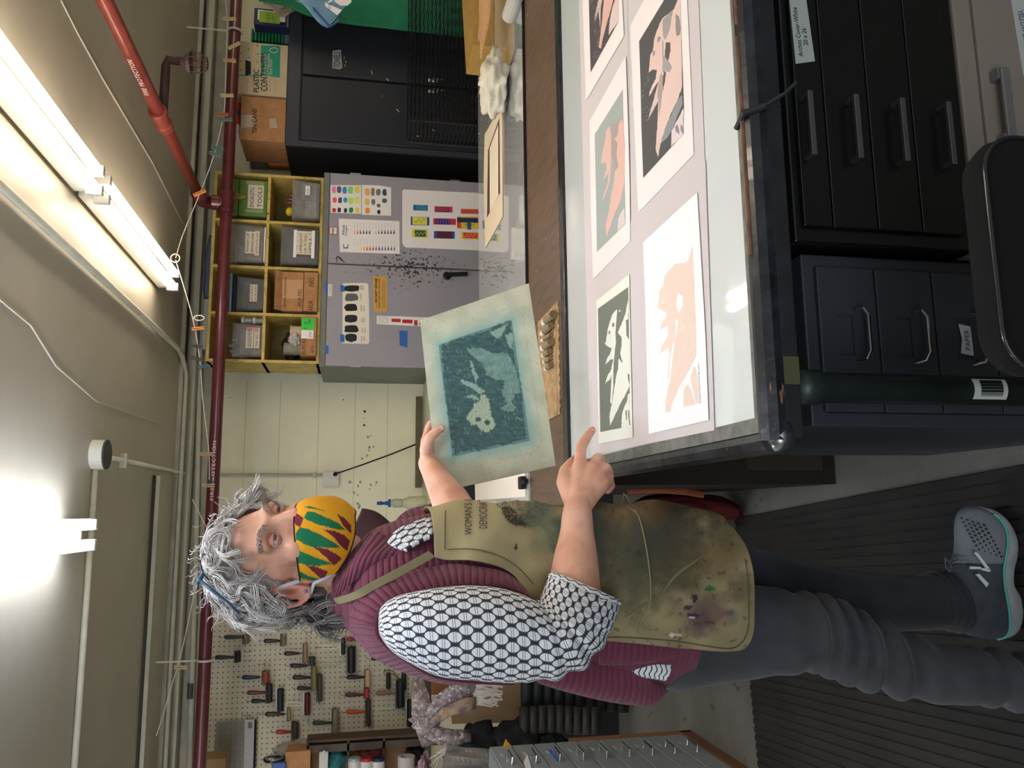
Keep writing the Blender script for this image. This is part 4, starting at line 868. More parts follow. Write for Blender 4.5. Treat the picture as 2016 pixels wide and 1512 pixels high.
# ------------------------------------------------------------------ coats and scarf on a stand
KY = 4.25
o = thing('coat_stand', aY(840, 1375, KY), 'wooden post stand carrying the scarf and coats left of the person', 'stand')
o.location.z = 0; _W[o.name] = V(o.location)
kx = o.location.x
part('post', M('post_orange', '9a6234', .6, var=.2, vscale=10), o, lambda b: b.box(kx-.02, kx+.05, KY+.17, KY+.20, 0, aY(815,1350,KY).z))
part('crossbar', M('bar_brown', '4e3f32', .7), o, lambda b: b.box(kx-.35, kx+.2, KY+.03, KY+.05, aY(850,1375,KY).z, aY(838,1375,KY).z))
def sheetpx(pts, Y, wave=.02, nu=10, nv=10, fr=7, seed=0):
    """four-sided soft cloth panel from pixel corners (top-right, bottom-right, bottom-left, top-left)"""
    A, Bp, Cq, Dq = [V((*p, 0)) for p in pts]
    def fn(s, t_):
        q = (A*(1-s)+Dq*s)*(1-t_) + (Bp*(1-s)+Cq*s)*t_
        w_ = wave*math.sin(s*fr+seed+t_*2)
        return aY(q.x, q.y, Y + w_)
    return lambda b: b.grid(nu, nv, fn)
part('cardboard_sheet', M('card_sheet', '94795c', .85, var=.12, vscale=6), None, sheetpx([(880,1325),(1030,1335),(1030,1422),(890,1425)], KY+.12, .0), label='brown cardboard sheet hanging behind the fringed scarf', cat='cardboard', solid=.006)
mpf = M('puffer_black', '1f2122', .6, bump=.3, bscale=20)
def puffer(b, ymid, Y, y0, y1, x0, x1, n, seed):
    def fn(s, t_):
        y = y0+(y1-y0)*s; x = x0+(x1-x0)*t_
        bulge = .028*abs(math.sin(t_*n*math.pi)) + .05*math.sin(s*math.pi)
        return aY(x, y + 2*math.sin(t_*7+seed), Y-bulge)
    b.grid(16, n*6+1, fn)
o = thing('puffer_jacket', aY(1230, 1380, KY), 'black quilted puffer jacket hanging below the cardboard sheet', 'jacket')
part('body', mpf, o, lambda b: puffer(b, 0, KY, 1300, 1400, 1028, 1235, 10, 0), smooth=True, solid=.02)
part('sleeve', M('puffer_brown', '33302d', .6, bump=.3, bscale=20), o, lambda b: puffer(b, 0, KY-.06, 1392, 1442, 1025, 1180, 9, 2), smooth=True, solid=.02)
part('black_jacket', M('jacket_black', '17191a', .8, bump=.3, bscale=14), None, lambda b: (crump(b, tuple(aY(945,1462,KY-.05)), .10, seed=41, amp=.35, sq=(.9,.6,1.2)), crump(b, tuple(aY(1015,1462,KY-.05)), .11, seed=44, amp=.35, sq=(.95,.6,1.3)), crump(b, tuple(aY(1080,1472,KY-.04)), .09, seed=47, amp=.35, sq=(.9,.6,1.1))), smooth=True, label='plain black jacket bundled beside the grey drawers', cat='jacket')
part('dark_shelf', M('shelf_dark', '2a2c2b', .7), None, lambda b: b.box(-1.35, -.92, 4.50, 4.9, 0, .34), label='low dark box on the floor under the coats', cat='box')
# scarf
msf = M('scarf_base', 'a79c97', .85, var=.5, vscale=38, col2='6d585f'); specks(msf, 'cfc7c0', .60, 60)
sc_ = thing('scarf', aY(900, 1400, KY-.1), 'patterned cream and purple fringed scarf knotted over the stand', 'scarf')
def strand(b, P, R_, fl=.35): b.tube(P, R_, 12, flat=fl)
part('knot', msf, sc_, lambda b: (crump(b, tuple(aY(838,1420,KY-.16)), .05, seed=8, amp=.4, sq=(.9,.8,1.3)), strand(b, [aY(822,1338,KY-.08), aY(828,1370,KY-.12), aY(832,1400,KY-.16), aY(840,1430,KY-.18), aY(850,1462,KY-.16)], [.03,.045,.055,.055,.05])), smooth=True)
part('tail', msf, sc_, lambda b: strand(b, [aY(845,1410,KY-.2), aY(868,1385,KY-.22), aY(900,1368,KY-.23), aY(935,1362,KY-.22)], [.03,.05,.065,.062]), smooth=True)
part('tail', M('scarf_gold', 'b39b74', .85, var=.5, vscale=20, col2='6b5560'), sc_, lambda b: strand(b, [aY(850,1425,KY-.22), aY(880,1400,KY-.24), aY(915,1388,KY-.25), aY(936,1384,KY-.24)], [.02,.032,.036,.034]), smooth=True)
part('tail', msf, sc_, lambda b: strand(b, [aY(848,1440,KY-.2), aY(870,1450,KY-.22), aY(895,1452,KY-.22), aY(925,1448,KY-.2)], [.04,.045,.04,.03]), smooth=True)
fr_ = M('fringe', 'c2b9ae', .9)
rr = random.Random(5)
for k in range(20):
    y0 = 1346+k*2.1
    part('fringe_strand', fr_, sc_, lambda b: b.tube([aY(932+rr.uniform(-2,2), y0, KY-.24), aY(950, y0+rr.uniform(-3,3), KY-.245), aY(968, y0+rr.uniform(-5,5), KY-.24), aY(982+rr.uniform(-6,8), y0+rr.uniform(-3,9), KY-.235)], .0045, 5))
for k in range(8):
    part('fringe_strand', fr_, sc_, lambda b: b.tube([aY(912, 1445+k*1.5, KY-.22), aY(890+rr.uniform(-6,6), 1466+k, KY-.24), aY(868+rr.uniform(-8,8), 1476+k*2, KY-.24), aY(850+rr.uniform(-10,30), 1490+k*3, KY-.22)], .005, 5))
part('floral_cloth', M('floral', 'a59a93', .9, var=.5, vscale=18, col2='8d4a5c'), None, sheetpx([(838,1478),(850,1530),(830,1560),(826,1500)], KY-.25, .03), label='pink flowered cloth edge at the bottom left below the scarf', cat='cloth', solid=.02)
part('paper_bag', M('film_bag', '8f8a82', .35, alpha=.75, bump=.5, bscale=20), None, sheetpx([(880,1468),(960,1476),(965,1560),(860,1560)], KY-.3, .03, fr=14), label='cloudy plastic sheeting hanging under the scarf fringe', cat='plastic sheet', solid=.01)
part('yellow_tag', M('tag_yellow', 'c79a2c', .6), None, lambda b: b.prism([aY(x, y, 3.44) for x, y in ((987,1487),(997,1457),(1008,1470),(1004,1487))], (0,.02,0)), label='bright yellow card corner behind the grey drawer cabinet', cat='card')
# ------------------------------------------------------------------ grey drawer cabinet against the left
FX = -.955; FYb = 3.47
zD = aY(962, 1486, FYb).z
fd = thing('flat_file', (FX-.3, 3.0, 0), 'light grey metal drawer cabinet with chrome handles at the bottom left of the photo', 'drawer cabinet')
part('body', M('file_grey', '7f8687', .45), fd, lambda b: b.box(FX-.6, FX-.004, 2.55, FYb, .05, zD))
part('plinth', M('plinth_brown', '6b4a33', .8), fd, lambda b: b.box(FX-.6, FX+.012, 2.53, FYb+.02, 0, .05))
part('edge_strip', M('wood_strip', '8d6039', .7), fd, lambda b: b.box(FX-.01, FX+.012, FYb, FYb+.02, .0, .55))
nd = 9; dh = (zD-.05)/nd
for k in range(nd):
    z0 = .05+k*dh
    d = part('drawer', M('drawer_grey', '8b9293', .4), fd, lambda b: b.box(FX-.004, FX+.006, 2.555, FYb-.01, z0+.003, z0+dh-.003, .002))
    yc = FYb-.22; zc_ = z0+dh*.5
    part('handle', M('chrome'), d, lambda b: b.tube([(FX+.006, yc-.05, zc_), (FX+.03, yc-.048, zc_-.004), (FX+.032, yc+.048, zc_-.004), (FX+.006, yc+.05, zc_)], .0045, 8))
    part('card_label', M('card_white', 'b5b8b5', .6), d, lambda b: b.box(FX+.006, FX+.0068, yc-.035+.1, yc+.005+.1, zc_+.012, zc_+.022))
part('blue_tape_strip', TAPEB, None, lambda b: b.box(FX+.0071, FX+.0078, 3.2, 3.36, aX(1087,1488,FX).z-.01, aX(1087,1488,FX).z+.005), label='strip of blue tape on a drawer of the light grey cabinet', cat='tape')
part('torn_paper', WHT, None, lambda b: b.prism([aX(x, y, FX+.0085) for x, y in ((1031,1502),(1038,1485),(1046,1512),(1036,1516))], (.002,0,0)), label='torn white paper scrap stuck on the light grey drawers', cat='paper')
# ================================================================== TABLES
def paint(o, fn, rough=.7, name='painted', **k):
    """gives every vertex of o the pigment colour fn(world_co) (sRGB 0..1)"""
    me = o.data; at = me.color_attributes.new('pigment', 'FLOAT_COLOR', 'POINT'); off = _W[o.name]
    for i, v in enumerate(me.vertices): at.data[i].color = (*lin(fn(v.co+off, v)), 1)
    m = M(name, '808080', rough, **k); nt = m.node_tree
    if not nt.nodes.get('pig'):
        a = nt.nodes.new('ShaderNodeAttribute'); a.name = 'pig'; a.attribute_name = 'pigment'; nt.links.new(a.outputs['Color'], nt.nodes['Principled BSDF'].inputs['Base Color'])
    me.materials.clear(); me.materials.append(m)
def hx(s): return tuple(int(s[i:i+2], 16)/255 for i in (0, 2, 4))
def mixc(a, b, t): t = max(0, min(1, t)); return tuple(p*(1-t)+q*t for p, q in zip(a, b))
def inpoly(x, y, P):
    c = False; n = len(P); j = n-1
    for i in range(n):
        if (P[i][1] > y) != (P[j][1] > y) and x < (P[j][0]-P[i][0])*(y-P[i][1])/(P[j][1]-P[i][1])+P[i][0]: c = not c
        j = i
    return c
def dpoly(x, y, P):
    """signed distance, negative inside"""
    d = 1e9
    for i in range(len(P)):
        ax, ay = P[i-1]; bx_, by_ = P[i]; vx, vy = bx_-ax, by_-ay; t_ = max(0, min(1, ((x-ax)*vx+(y-ay)*vy)/(vx*vx+vy*vy+1e-9)))
        d = min(d, math.hypot(x-ax-t_*vx, y-ay-t_*vy))
    return -d if inpoly(x, y, P) else d
def nz(x, y, z=0): return noise.noise(V((x, y, z)))
TX0, TX1, TY0, TY1, TZ = .105, 2.9, 1.030, 2.085, .900
ft = thing('glass_table', (.9, 1.5, 0), 'long glass-topped inking table with chipped black rim, covered in prints', 'table')
mrim = M('rim_black', '2b2f36', .32, var=.45, vscale=16, col2='15181c', coat=.3, bump=.15, bscale=40)
specks(mrim, '8a6450', .70, 14, (1, 6, 6))
mgl = M('glass_top', 'e2e8e5', .03, coat=1.0)
GZ = TZ
part('glass', mgl, ft, lambda b: b.box(TX0+.018, TX1-.02, TY0+.009, TY1-.045, GZ-.012, GZ))
mst = M('rim_grime', '6c6d64', .6, var=.35, vscale=30)
part('seal', mst, ft, lambda b: (b.box(TX0+.002, TX0+.024, TY0+.002, TY1-.04, GZ-.012, GZ+.001), b.box(TX0+.024, TX1, TY0+.002, TY0+.011, GZ-.012, GZ+.001)))
def nose(b, P, out):   # rounded edge profile swept between P[0] and P[1]
    pr = [(0, .002), (.010, .004), (.022, -.002), (.028, -.014), (.026, -.027), (.016, -.033), (0, -.035)]
    b.rings([[p + out*u_ + V((0, 0, w_)) for u_, w_ in pr] for p in P])
part('rim', mrim, ft, lambda b: nose(b, [V((TX0-.01, TY0, GZ)), V((TX1, TY0, GZ))], V((0,-1,0))), smooth=False)
part('highlight_streak', M('highlight_bronze', '7d5c48', .4, .2, var=.3, vscale=30), ft, lambda b: (b.tube([V((.36, TY0-.012, GZ+.0035)), V((.7, TY0-.011, GZ+.004))], .0045, 8, flat=.5), ))  # bronze highlight along the nosing, laid on as coloured strips
part('highlight_streak', M('highlight_bronze'), ft, lambda b: b.tube([V((.72, TY0-.012, GZ+.0035)), V((1.0, TY0-.011, GZ+.004))], .0035, 8, flat=.5))
part('rim', mrim, ft, lambda b: nose(b, [V((TX0, TY1, GZ)), V((TX0, TY0-.01, GZ))], V((-1,0,0))))
part('corner_cap', M('corner_steel', '9a9c9e', .25, .9), ft, lambda b: b.lathe(V((TX0-.004, TY0-.006, GZ-.036)), V((TX0-.004, TY0-.006, GZ-.004)), [(0,.022),(.7,.022),(1,.008)], 16), smooth=True)
part('rim', mrim, ft, lambda b: b.box(TX0, TX1, TY1-.042, TY1, GZ-.03, GZ+.008, .004))
part('apron_rail', M('rail_dark', '24272d', .4, var=.3, vscale=14, coat=.2), ft, lambda b: (b.box(TX0-.005, TX1, TY0-.008, TY0+.03, GZ-.062, GZ-.036, .002), b.box(TX0-.005, TX0+.02, TY0+.031, TY1, GZ-.062, GZ-.036, .002), b.box(TX0-.005, TX1, TY1-.03, TY1, GZ-.062, GZ-.032)))
part('tape_band', M('olive_tape', '4f4f33', .6), ft, lambda b: b.box(.175, .215, TY0-.0095, TY0-.007, GZ-.061, GZ-.037))
# rag string tied round the front rim
yk = aY(1500, 215, TY0-.035).x
part('string', M('string_dark', '23272a', .7), ft, lambda b: (b.tube([V((yk-.012, TY0+.004, GZ+.006)), V((yk, TY0-.02, GZ+.006)), V((yk+.006, TY0-.034, GZ-.02)), V((yk+.012, TY0-.03, GZ-.045))], .005, 6), b.tube([V((yk+.006, TY0-.034, GZ-.02)), V((yk+.02, TY0-.05, GZ-.045)), V((yk+.035, TY0-.055, GZ-.06))], .003, 5)))
def leg(x, y):
    return lambda b: b.lathe(V((x, y, GZ-.063)), V((x, y, 0)), [(0,.026),(.05,.026),(.051,.0225),(1,.0225)], 20)
lgm = M('leg_green', '2f3a38', .4, .3, var=.3, vscale=20)
l0 = part('leg', lgm, ft, leg(.176, 1.05), smooth=True)
for x, y in ((2.8, 1.05), (2.8, 2.03), (.176, 2.03)): part('leg', lgm, ft, leg(x, y), smooth=True)
part('barcode_label', M('label_pale', 'b8beb8', .5), l0, lambda b: b.rings([[V((.176+.0228*math.sin(a), 1.05-.0228*math.cos(a), z)) for a in [-.75+.12*k for k in range(13)]] for z in (.495, .552)], cap=False, loop=False), solid=.0006)
part('barcode', BLK, l0, lambda b: [b.obox(V((.176+.0234*math.sin(a), 1.05-.0234*math.cos(a), .503)), V((.0008+.0008*(k%3), 0, 0)), V((0,.0006,0)), V((0,0,.038))) for k, a in enumerate([-.5+.062*j for j in range(17)])])
# ---- papers on the glass
PLY = [0]
def flat(name, px, mat, lay, label=None, cat=None, parent=None, th=.0005, grp=None):
    return toppoly(name, mat, parent, px, GZ+.0002+lay*.0007, th, label=label, cat=cat, group=grp) if parent is None else toppoly(name, mat, parent, px, GZ+.0002+lay*.0007, th)
LAV = M('interleaf', 'cac3c1', .85)
flat('interleaf_sheet', [(1135,-200),(1232,-200),(1243,435),(1153,512)], LAV, 0, 'pale interleaving sheet under the two small prints at the back of the table', 'paper')
flat('interleaf_sheet', [(1236,-200),(1368,-200),(1388,317),(1243,435)], LAV, 1, 'pale interleaving sheet under the large dark pink print', 'paper')
flat('interleaf_sheet', [(1153,511),(1244,433),(1389,316),(1391,380),(1407,847),(1163,897)], LAV, 2, 'pale interleaving sheet under the two nearest prints at the table end', 'paper')
PW = M('print_paper', 'e9e2de', .8); PW2 = M('print_paper_cream', 'e4e4d8', .8); PW3 = M('print_paper_white', 'ecedee', .8)
Z1 = lambda zx, zy: (1120+zx/5.6, zy/5.6)
Z2 = lambda zx, zy: (1120+zx/5.6, 230+zy/5.6)
Z3 = lambda zx, zy: (1120+zx/5.04, 460+zy/5.04)
Z4 = lambda zx, zy: (1120+zx/5.04, 680+zy/5.04)
def rough(P, amp=.8, n=5, seed=1):
    r = random.Random(seed); out = []
    for i in range(len(P)):
        a, c = P[i], P[(i+1) % len(P)]; L_ = math.hypot(c[0]-a[0], c[1]-a[1]); m_ = max(1, min(n, int(L_/2.2)))
        for k in range(m_):
            f = k/m_; j = amp if k else 0
            out.append((a[0]+(c[0]-a[0])*f+r.uniform(-j, j)*.6, a[1]+(c[1]-a[1])*f+r.uniform(-j, j)))
    return out
_pr = [None]
def pr_(name, paper, base, lay, label, mat=PW):
    o = thing(name, aZ(*paper[0], GZ), label, 'print'); o.location = aZ(*[sum(c)/len(paper) for c in zip(*paper)], GZ); _W[o.name] = V(o.location)
    flat('sheet', paper, mat, lay, parent=o); _pr[0] = (o, lay)
    return o
def shp(P, col, k=0, rg=True, nm='printed_shape'):
    o, lay = _pr[0]; toppoly(nm, M('ink_'+col, col, .7), o, rough(P, seed=len(P)+k) if rg else P, GZ+.0002+lay*.0007+.0006+k*.00030, .00022)
# print 1: dark hatched
pr_('print', [(1145,-60),(1222,-60),(1228.6,71),(1154,198)], 0, 3, 'small dark hatched print with pink leg shape, farthest back on the table')
shp([Z1(213,-300),Z1(520,-300),Z1(545,0),Z1(545,240),Z1(240,800)], '4d484a', 0, False)
shp([Z1(390,-60),Z1(370,180),Z1(345,400),Z1(330,520),Z1(355,535),Z1(375,420),Z1(420,250),Z1(470,80),Z1(500,-60)], 'd9b0a2', 1)
shp([Z1(520,-40),Z1(475,110),Z1(450,230),Z1(440,390),Z1(545,240),Z1(545,-40)], 'd9c5be', 1)
shp([Z1(330,-10),Z1(300,110),Z1(285,240),Z1(325,120),Z1(345,300),Z1(355,60),Z1(370,-10)], 'cbb6ae', 1)
rr = random.Random(2)
for k in range(26):
    zx, zy = rr.uniform(225,330), rr.uniform(10,650)
    if zy < 800-(zx-240)*1.7: shp([Z1(zx,zy),Z1(zx+22,zy-40),Z1(zx+25,zy-38),Z1(zx+3,zy+2)], '8b8485', 2, False, 'hatch_line')
# print 2: grey green with peach
pr_('print', [(1232,110),(1161,239),(1163,400),(1168,550),(1241,475),(1240,360),(1236,220)], 0, 4, 'small grey-green print with salmon figure shapes, middle of the back row')
shp([Z1(595,985),Z1(285,1480),Z2(300,900),Z2(310,1490),Z2(625,1180),Z2(612,500)], 'a0a9a4', 0, False)
shp([Z2(590,20),Z2(550,80),Z2(540,200),Z2(505,250),Z2(540,290),Z2(525,420),Z2(545,550),Z2(508,600),Z2(500,700),Z2(470,850),Z2(440,1050),Z2(405,1200),Z2(415,1330),Z2(445,1240),Z2(500,1080),Z2(570,920),Z2(612,720),Z2(618,300),Z2(605,100)], 'dcb5a8', 1)
shp([Z2(450,100),Z2(410,160),Z2(390,310),Z2(365,420),Z2(355,515),Z2(412,505),Z2(415,580),Z2(362,725),Z2(440,610),Z2(430,720),Z2(362,935),Z2(400,880),Z2(455,700),Z2(470,450),Z2(465,200)], 'd9b4a8', 1)
shp([Z2(560,30),Z2(470,110),Z2(470,420),Z2(520,570),Z2(545,540),Z2(520,430),Z2(525,280),Z2(500,250),Z2(545,120)], 'a89a97', 1)
shp([Z2(585,1040),Z2(545,1120),Z2(535,1260),Z2(620,1180),Z2(610,1000)], 'd6cac6', 1)
# print 3: large dark
pr_('print', [(1241,51),(1247,200),(1257,419),(1366,304),(1360,150),(1353,0),(1350,-60),(1300,-60)], 0, 3, 'large charcoal print with pale pink and grey figure, right side near the rim')
shp([Z1(775,455),Z1(1050,0),Z1(1200,-260),Z1(1228,0),Z1(1245,500),Z1(1270,1190),Z2(1262,190),Z2(820,675),Z2(800,100),Z1(790,900)], '50504f', 0, False)
shp([Z1(1200,-10),Z1(1165,90),Z1(1130,145),Z1(1085,160),Z1(1035,200),Z1(1000,260),Z1(945,420),Z1(925,560),Z1(900,605),Z1(890,700),Z1(880,800),Z1(925,765),Z1(972,770),Z1(960,860),Z1(925,930),Z1(890,1010),Z1(885,1060),Z1(985,900),Z1(960,1010),Z1(905,1200),Z1(880,1310),Z1(985,1110),Z1(980,1330),Z2(968,200),Z2(958,360),Z2(985,440),Z2(1005,330),Z2(1060,130),Z1(1110,1290),Z1(1200,1100),Z1(1250,950),Z1(1240,400),Z1(1228,-10)], 'ddc2b8', 1)
shp([Z1(1150,100),Z1(1035,220),Z1(1040,400),Z1(1062,440),Z1(1110,330),Z1(1130,200)], '9b9896', 2)
shp([Z1(1180,150),Z1(1175,290),Z1(1190,400),Z1(1225,380),Z1(1235,300),Z1(1215,180)], '8d8887', 2)
shp([Z1(1068,465),Z1(1060,620),Z1(1095,668),Z1(1120,560),Z1(1118,470)], '55534f', 2)
shp([Z1(1035,660),Z1(1030,800),Z1(1060,780),Z1(1110,800),Z1(1135,740),Z1(1100,672),Z1(1040,600),Z1(1045,480),Z1(1030,430)], 'a09c9a', 2)
shp([Z1(1050,780),Z1(1035,880),Z1(1035,1000),Z1(1060,900),Z1(1072,800)], '57534f', 2)
shp([Z1(1015,800),Z1(985,920),Z1(975,1060),Z1(990,1110),Z1(1000,1290),Z1(1030,1000),Z1(1040,850)], 'a59c98', 2)
shp([Z1(1250,1050),Z1(1200,1100),Z1(1130,1270),Z1(1090,1340),Z1(1050,1460),Z1(1000,1600),Z1(1090,1512),Z1(1160,1400),Z1(1210,1250),Z1(1255,1150)], '8c8f92', 2)
shp([Z1(1265,1190),Z1(1215,1290),Z1(1150,1420),Z2(1135,150),Z2(1128,330),Z2(1262,190)], 'dccbc8', 2)
shp([Z1(1170,1400),Z1(1180,1450),Z1(1220,1480),Z1(1200,1370)], '85888a', 3); shp([Z1(1230,1370),Z1(1235,1440),Z1(1262,1480),Z1(1255,1390)], '85888a', 3)
shp([Z1(985,400),Z1(975,470),Z1(1000,460),Z1(1012,405)], '9a8f8b', 2); shp([Z1(930,560),Z1(925,620),Z1(945,610),Z1(950,560)], '9a8f8b', 2)
for k in range(30):
    zx, zy = rr.uniform(800,890), rr.uniform(820,1380); a = rr.uniform(-.3,1.2)
    shp([Z1(zx,zy),Z1(zx+18,zy-30*a),Z1(zx+21,zy-30*a),Z1(zx+3,zy+1)], '9a9794', 2, False, 'hatch_line')
# print 4: moss grey and cream
pr_('print', [(1239,540),(1174.6,592),(1176,700),(1179,874),(1246,861),(1242,700)], 0, 5, 'small moss-grey and cream figure print by the pointing finger', PW2)
shp([Z3(588,530),Z3(288,745),Z3(297,1200),Z4(312,860),Z4(525,818),Z4(607,800),Z4(603,400),Z3(598,1100),Z3(592,700)], '72776c', 0, False)
CR = 'e2e3d6'
shp([Z3(478,750),Z3(440,790),Z3(405,880),Z3(385,960),Z3(370,1060),Z3(358,1098),Z3(400,1125),Z3(425,1135),Z3(408,1195),Z3(378,1240),Z3(362,1302),Z3(412,1250),Z3(440,1245),Z3(420,1350),Z3(388,1400),Z3(360,1492),Z3(412,1440),Z3(430,1380),Z4(430,260),Z4(410,560),Z4(425,580),Z4(440,430),Z4(440,250),Z3(455,1190),Z3(468,1080),Z3(462,1000),Z3(470,880)], CR, 1)
shp([Z3(592,640),Z3(560,800),Z3(528,880),Z3(487,980),Z3(522,1030),Z3(525,1110),Z3(510,1190),Z3(535,1285),Z3(495,1240),Z3(490,1340),Z4(470,300),Z4(455,400),Z4(430,560),Z4(405,690),Z4(408,795),Z4(440,735),Z4(500,600),Z4(560,490),Z4(600,400),Z4(585,320),Z4(585,280),Z4(603,290),Z3(600,1050),Z3(570,1010),Z3(565,860),Z3(590,850)], CR, 1)
shp([Z4(590,480),Z4(575,560),Z4(540,640),Z4(525,700),Z4(522,818),Z4(607,800),Z4(605,480)], CR, 1)
shp([Z4(560,650),Z4(570,740),Z4(578,740),Z4(572,640)], '72776c', 2); shp([Z4(585,640),Z4(600,790),Z4(607,790),Z4(596,640)], '72776c', 2)
shp([Z3(500,755),Z3(495,770),Z3(510,775),Z3(515,760)], CR, 1); shp([Z3(430,890),Z3(432,925),Z3(452,920),Z3(448,885)], '72776c', 2); shp([Z3(395,965),Z3(398,1000),Z3(412,990),Z3(408,960)], '72776c', 2)
# print 5: peach on white
pr_('print', [Z2(1415,835),Z2(820,1385),Z3(760,700),Z4(795,880),Z4(1388,740),Z3(1355,1000),Z3(1310,200)], 0, 5, 'largest white print with peach figure, nearest the front rim', PW3)
PE = 'e3cebf'
shp([Z3(1225,100),Z3(1200,240),Z3(1160,290),Z3(1100,292),Z3(1050,300),Z3(1000,360),Z3(950,420),Z3(942,520),Z3(900,570),Z3(895,640),Z3(885,742),Z3(935,765),Z3(970,780),Z3(965,830),Z3(925,880),Z3(905,960),Z3(980,905),Z3(985,1000),Z3(960,1060),Z3(925,1110),Z3(905,1190),Z3(985,1125),Z3(1000,1200),Z3(980,1420),Z4(1000,360),Z4(960,560),Z4(960,662),Z4(1005,660),Z4(1030,560),Z4(1100,400),Z4(1190,250),Z4(1262,100),Z3(1262,1050),Z3(1252,700),Z3(1240,400),Z3(1230,200)], PE, 0)
shp([Z3(1085,590),Z3(1060,700),Z3(1095,795),Z3(1130,720),Z3(1130,620)], 'eceeee', 1); shp([Z3(1060,840),Z3(1085,870),Z3(1065,1020),Z3(1055,1020)], 'eceeee', 1)
shp([Z3(1040,1060),Z3(1005,1250),Z3(990,1480),Z3(1005,1480),Z3(1025,1300),Z3(1052,1080)], 'eceeee', 1)
shp([Z4(1240,210),Z4(1208,330),Z4(1240,470),Z4(1262,575),Z4(1292,572),Z4(1285,400),Z4(1258,220)], PE, 0); shp([Z4(1180,380),Z4(1140,430),Z4(1140,612),Z4(1255,585),Z4(1213,450)], PE, 0)
for k in range(46):
    zy = rr.uniform(900,1430); zx = rr.uniform(1100, 1240) - max(0, (zy-1150))*.35
    shp([Z3(zx,zy),Z3(zx+16,zy-30),Z3(zx+19,zy-28),Z3(zx+4,zy+2)], 'efe2d8', 1, False, 'carved_line')
for k in range(14):
    zy = rr.uniform(520,740); zx = rr.uniform(905, 1010)
    shp([Z3(zx,zy),Z3(zx+30,zy-26),Z3(zx+32,zy-23),Z3(zx+3,zy+3)], 'efe2d8', 1, False, 'carved_line')
q0_ = aZ(*Z4(1306,570), GZ+.006); q1_ = aZ(*Z4(1290,175), GZ+.006)
o5 = _pr[0][0]
text('Bright / Second Blocks', aZ(*Z4(1312,572), GZ+.0048), (1,0,0), (0,1,0), M('pencil2', '6f7070', .8), o5, 'signature', w=(q1_-q0_).length, h=.006, depth=.0001)
# ------------------------------------------------------------------ cabinets under the table
FC0, FC1, CY, CZt = .136, .432, 1.20, .715
fc = thing('filing_cabinet', ((FC0+FC1)/2, 1.5, 0), 'slate grey filing cabinet under the left end of the glass table', 'filing cabinet')
mfc = M('file_slate', '33373e', .42, var=.05, vscale=5)
part('body', mfc, fc, lambda b: b.box(FC0, FC1, CY, 1.85, 0, CZt, .003))
part('recess', BLK, fc, lambda b: b.box(FC0+.022, FC1-.022, CY-.0008, CY+.001, .04, CZt-.028))
zs = [aY(x, 620, CY).z for x in (1605, 1720, 1832, 1947, 2062, 2177, 2290)]
for k in range(6):
    z1, z0 = zs[k]-.0015, zs[k+1]+.0015
    if z0 < .035: continue
    d = part('drawer', mfc, fc, lambda b: b.box(FC0+.024, FC1-.024, CY-.010, CY-.001, z0, z1, .002))
    cx = aY(1650, 662, CY).x; zc_ = z1-(z1-z0)*.62
    part('handle', M('chrome'), d, lambda b: b.tube([(cx-.045, CY-.010, zc_+.004), (cx-.043, CY-.028, zc_-.004), (cx-.030, CY-.034, zc_-.008), (cx+.030, CY-.034, zc_-.008), (cx+.043, CY-.028, zc_-.004), (cx+.045, CY-.010, zc_+.004)], .003, 8))
    part('label_holder', M('holder', '3b3f48', .4, .3), d, lambda b: (b.box(cx-.034, cx+.034, CY-.0125, CY-.010, zc_+.006, zc_+.008), b.box(cx-.034, cx-.032, CY-.0125, CY-.010, zc_+.006, zc_+.034), b.box(cx+.032, cx+.034, CY-.0125, CY-.010, zc_+.006, zc_+.034)))
    if k == 2:
        lb_ = part('label', M('label_card', 'b9bbbb', .7), d, lambda b: b.prism([V((cx-.030, CY-.0128, zc_+.006)), V((cx+.022, CY-.0128, zc_+.007)), V((cx+.026, CY-.0128, zc_+.030)), V((cx+.0, CY-.0128, zc_+.026)), V((cx-.026, CY-.0128, zc_+.031))], (0,-.0005,0)))
        text('PAPER', (cx-.020, CY-.0135, zc_+.011), (1,0,0), (0,0,1), M('pen_blue', '3a4270', .7), lb_, w=.036, h=.010)
BF0, BF1, BY, BZ1, BZ0 = .440, 1.62, 1.165, aY(1550, 250, 1.165).z, aY(1895, 250, 1.165).z
mbf = M('file_black', '101112', .30, coat=.1); specks(mbf, '77716a', .80, 22)
bf = thing('flat_file_cabinet', (1.0, 1.6, BZ0), 'glossy black flat file cabinet with four drawers under the table, stacked on a beige one', 'flat file')
part('body', mbf, bf, lambda b: b.box(BF0, BF1, BY, 2.0, BZ0, BZ1, .003))
sz = [BZ1-.012] + [aY(x, 250, BY).z for x in (1619, 1705, 1790)] + [aY(1868, 250, BY).z]
for k in range(4):
    z1, z0 = sz[k]-.001, sz[k+1]+.001
    d = part('drawer', mbf, bf, lambda b: b.box(BF0+.025, BF1-.025, BY-.010, BY-.0005, z0, z1, .002))
    xa_, xb_ = aY(1590+90*k, 322-0*k+6*k, BY).x, aY(1580+90*k, 198+7*k, BY).x
    zc_ = aY(1577+89*k, 262, BY).z
    part('handle', M('handle_grey', '6d7072', .35, .7), d, lambda b: (b.box(xa_, xb_, BY-.035, BY-.028, zc_-.006, zc_+.004, .001), b.box(xa_, xa_+.008, BY-.029, BY-.010, zc_-.004, zc_+.004), b.box(xb_-.008, xb_, BY-.029, BY-.010, zc_-.004, zc_+.004)))
lp = [(1553,-6),(1587,0),(1604,121),(1566,126)]
o = thing('drawer_label', aY(1580, 60, BY-.011), 'white handwritten paper size label on the top black drawer', 'label')
wallpoly('card', M('label_card2', 'b4bab6', .7), o, lp, BY-.0105, .0008)
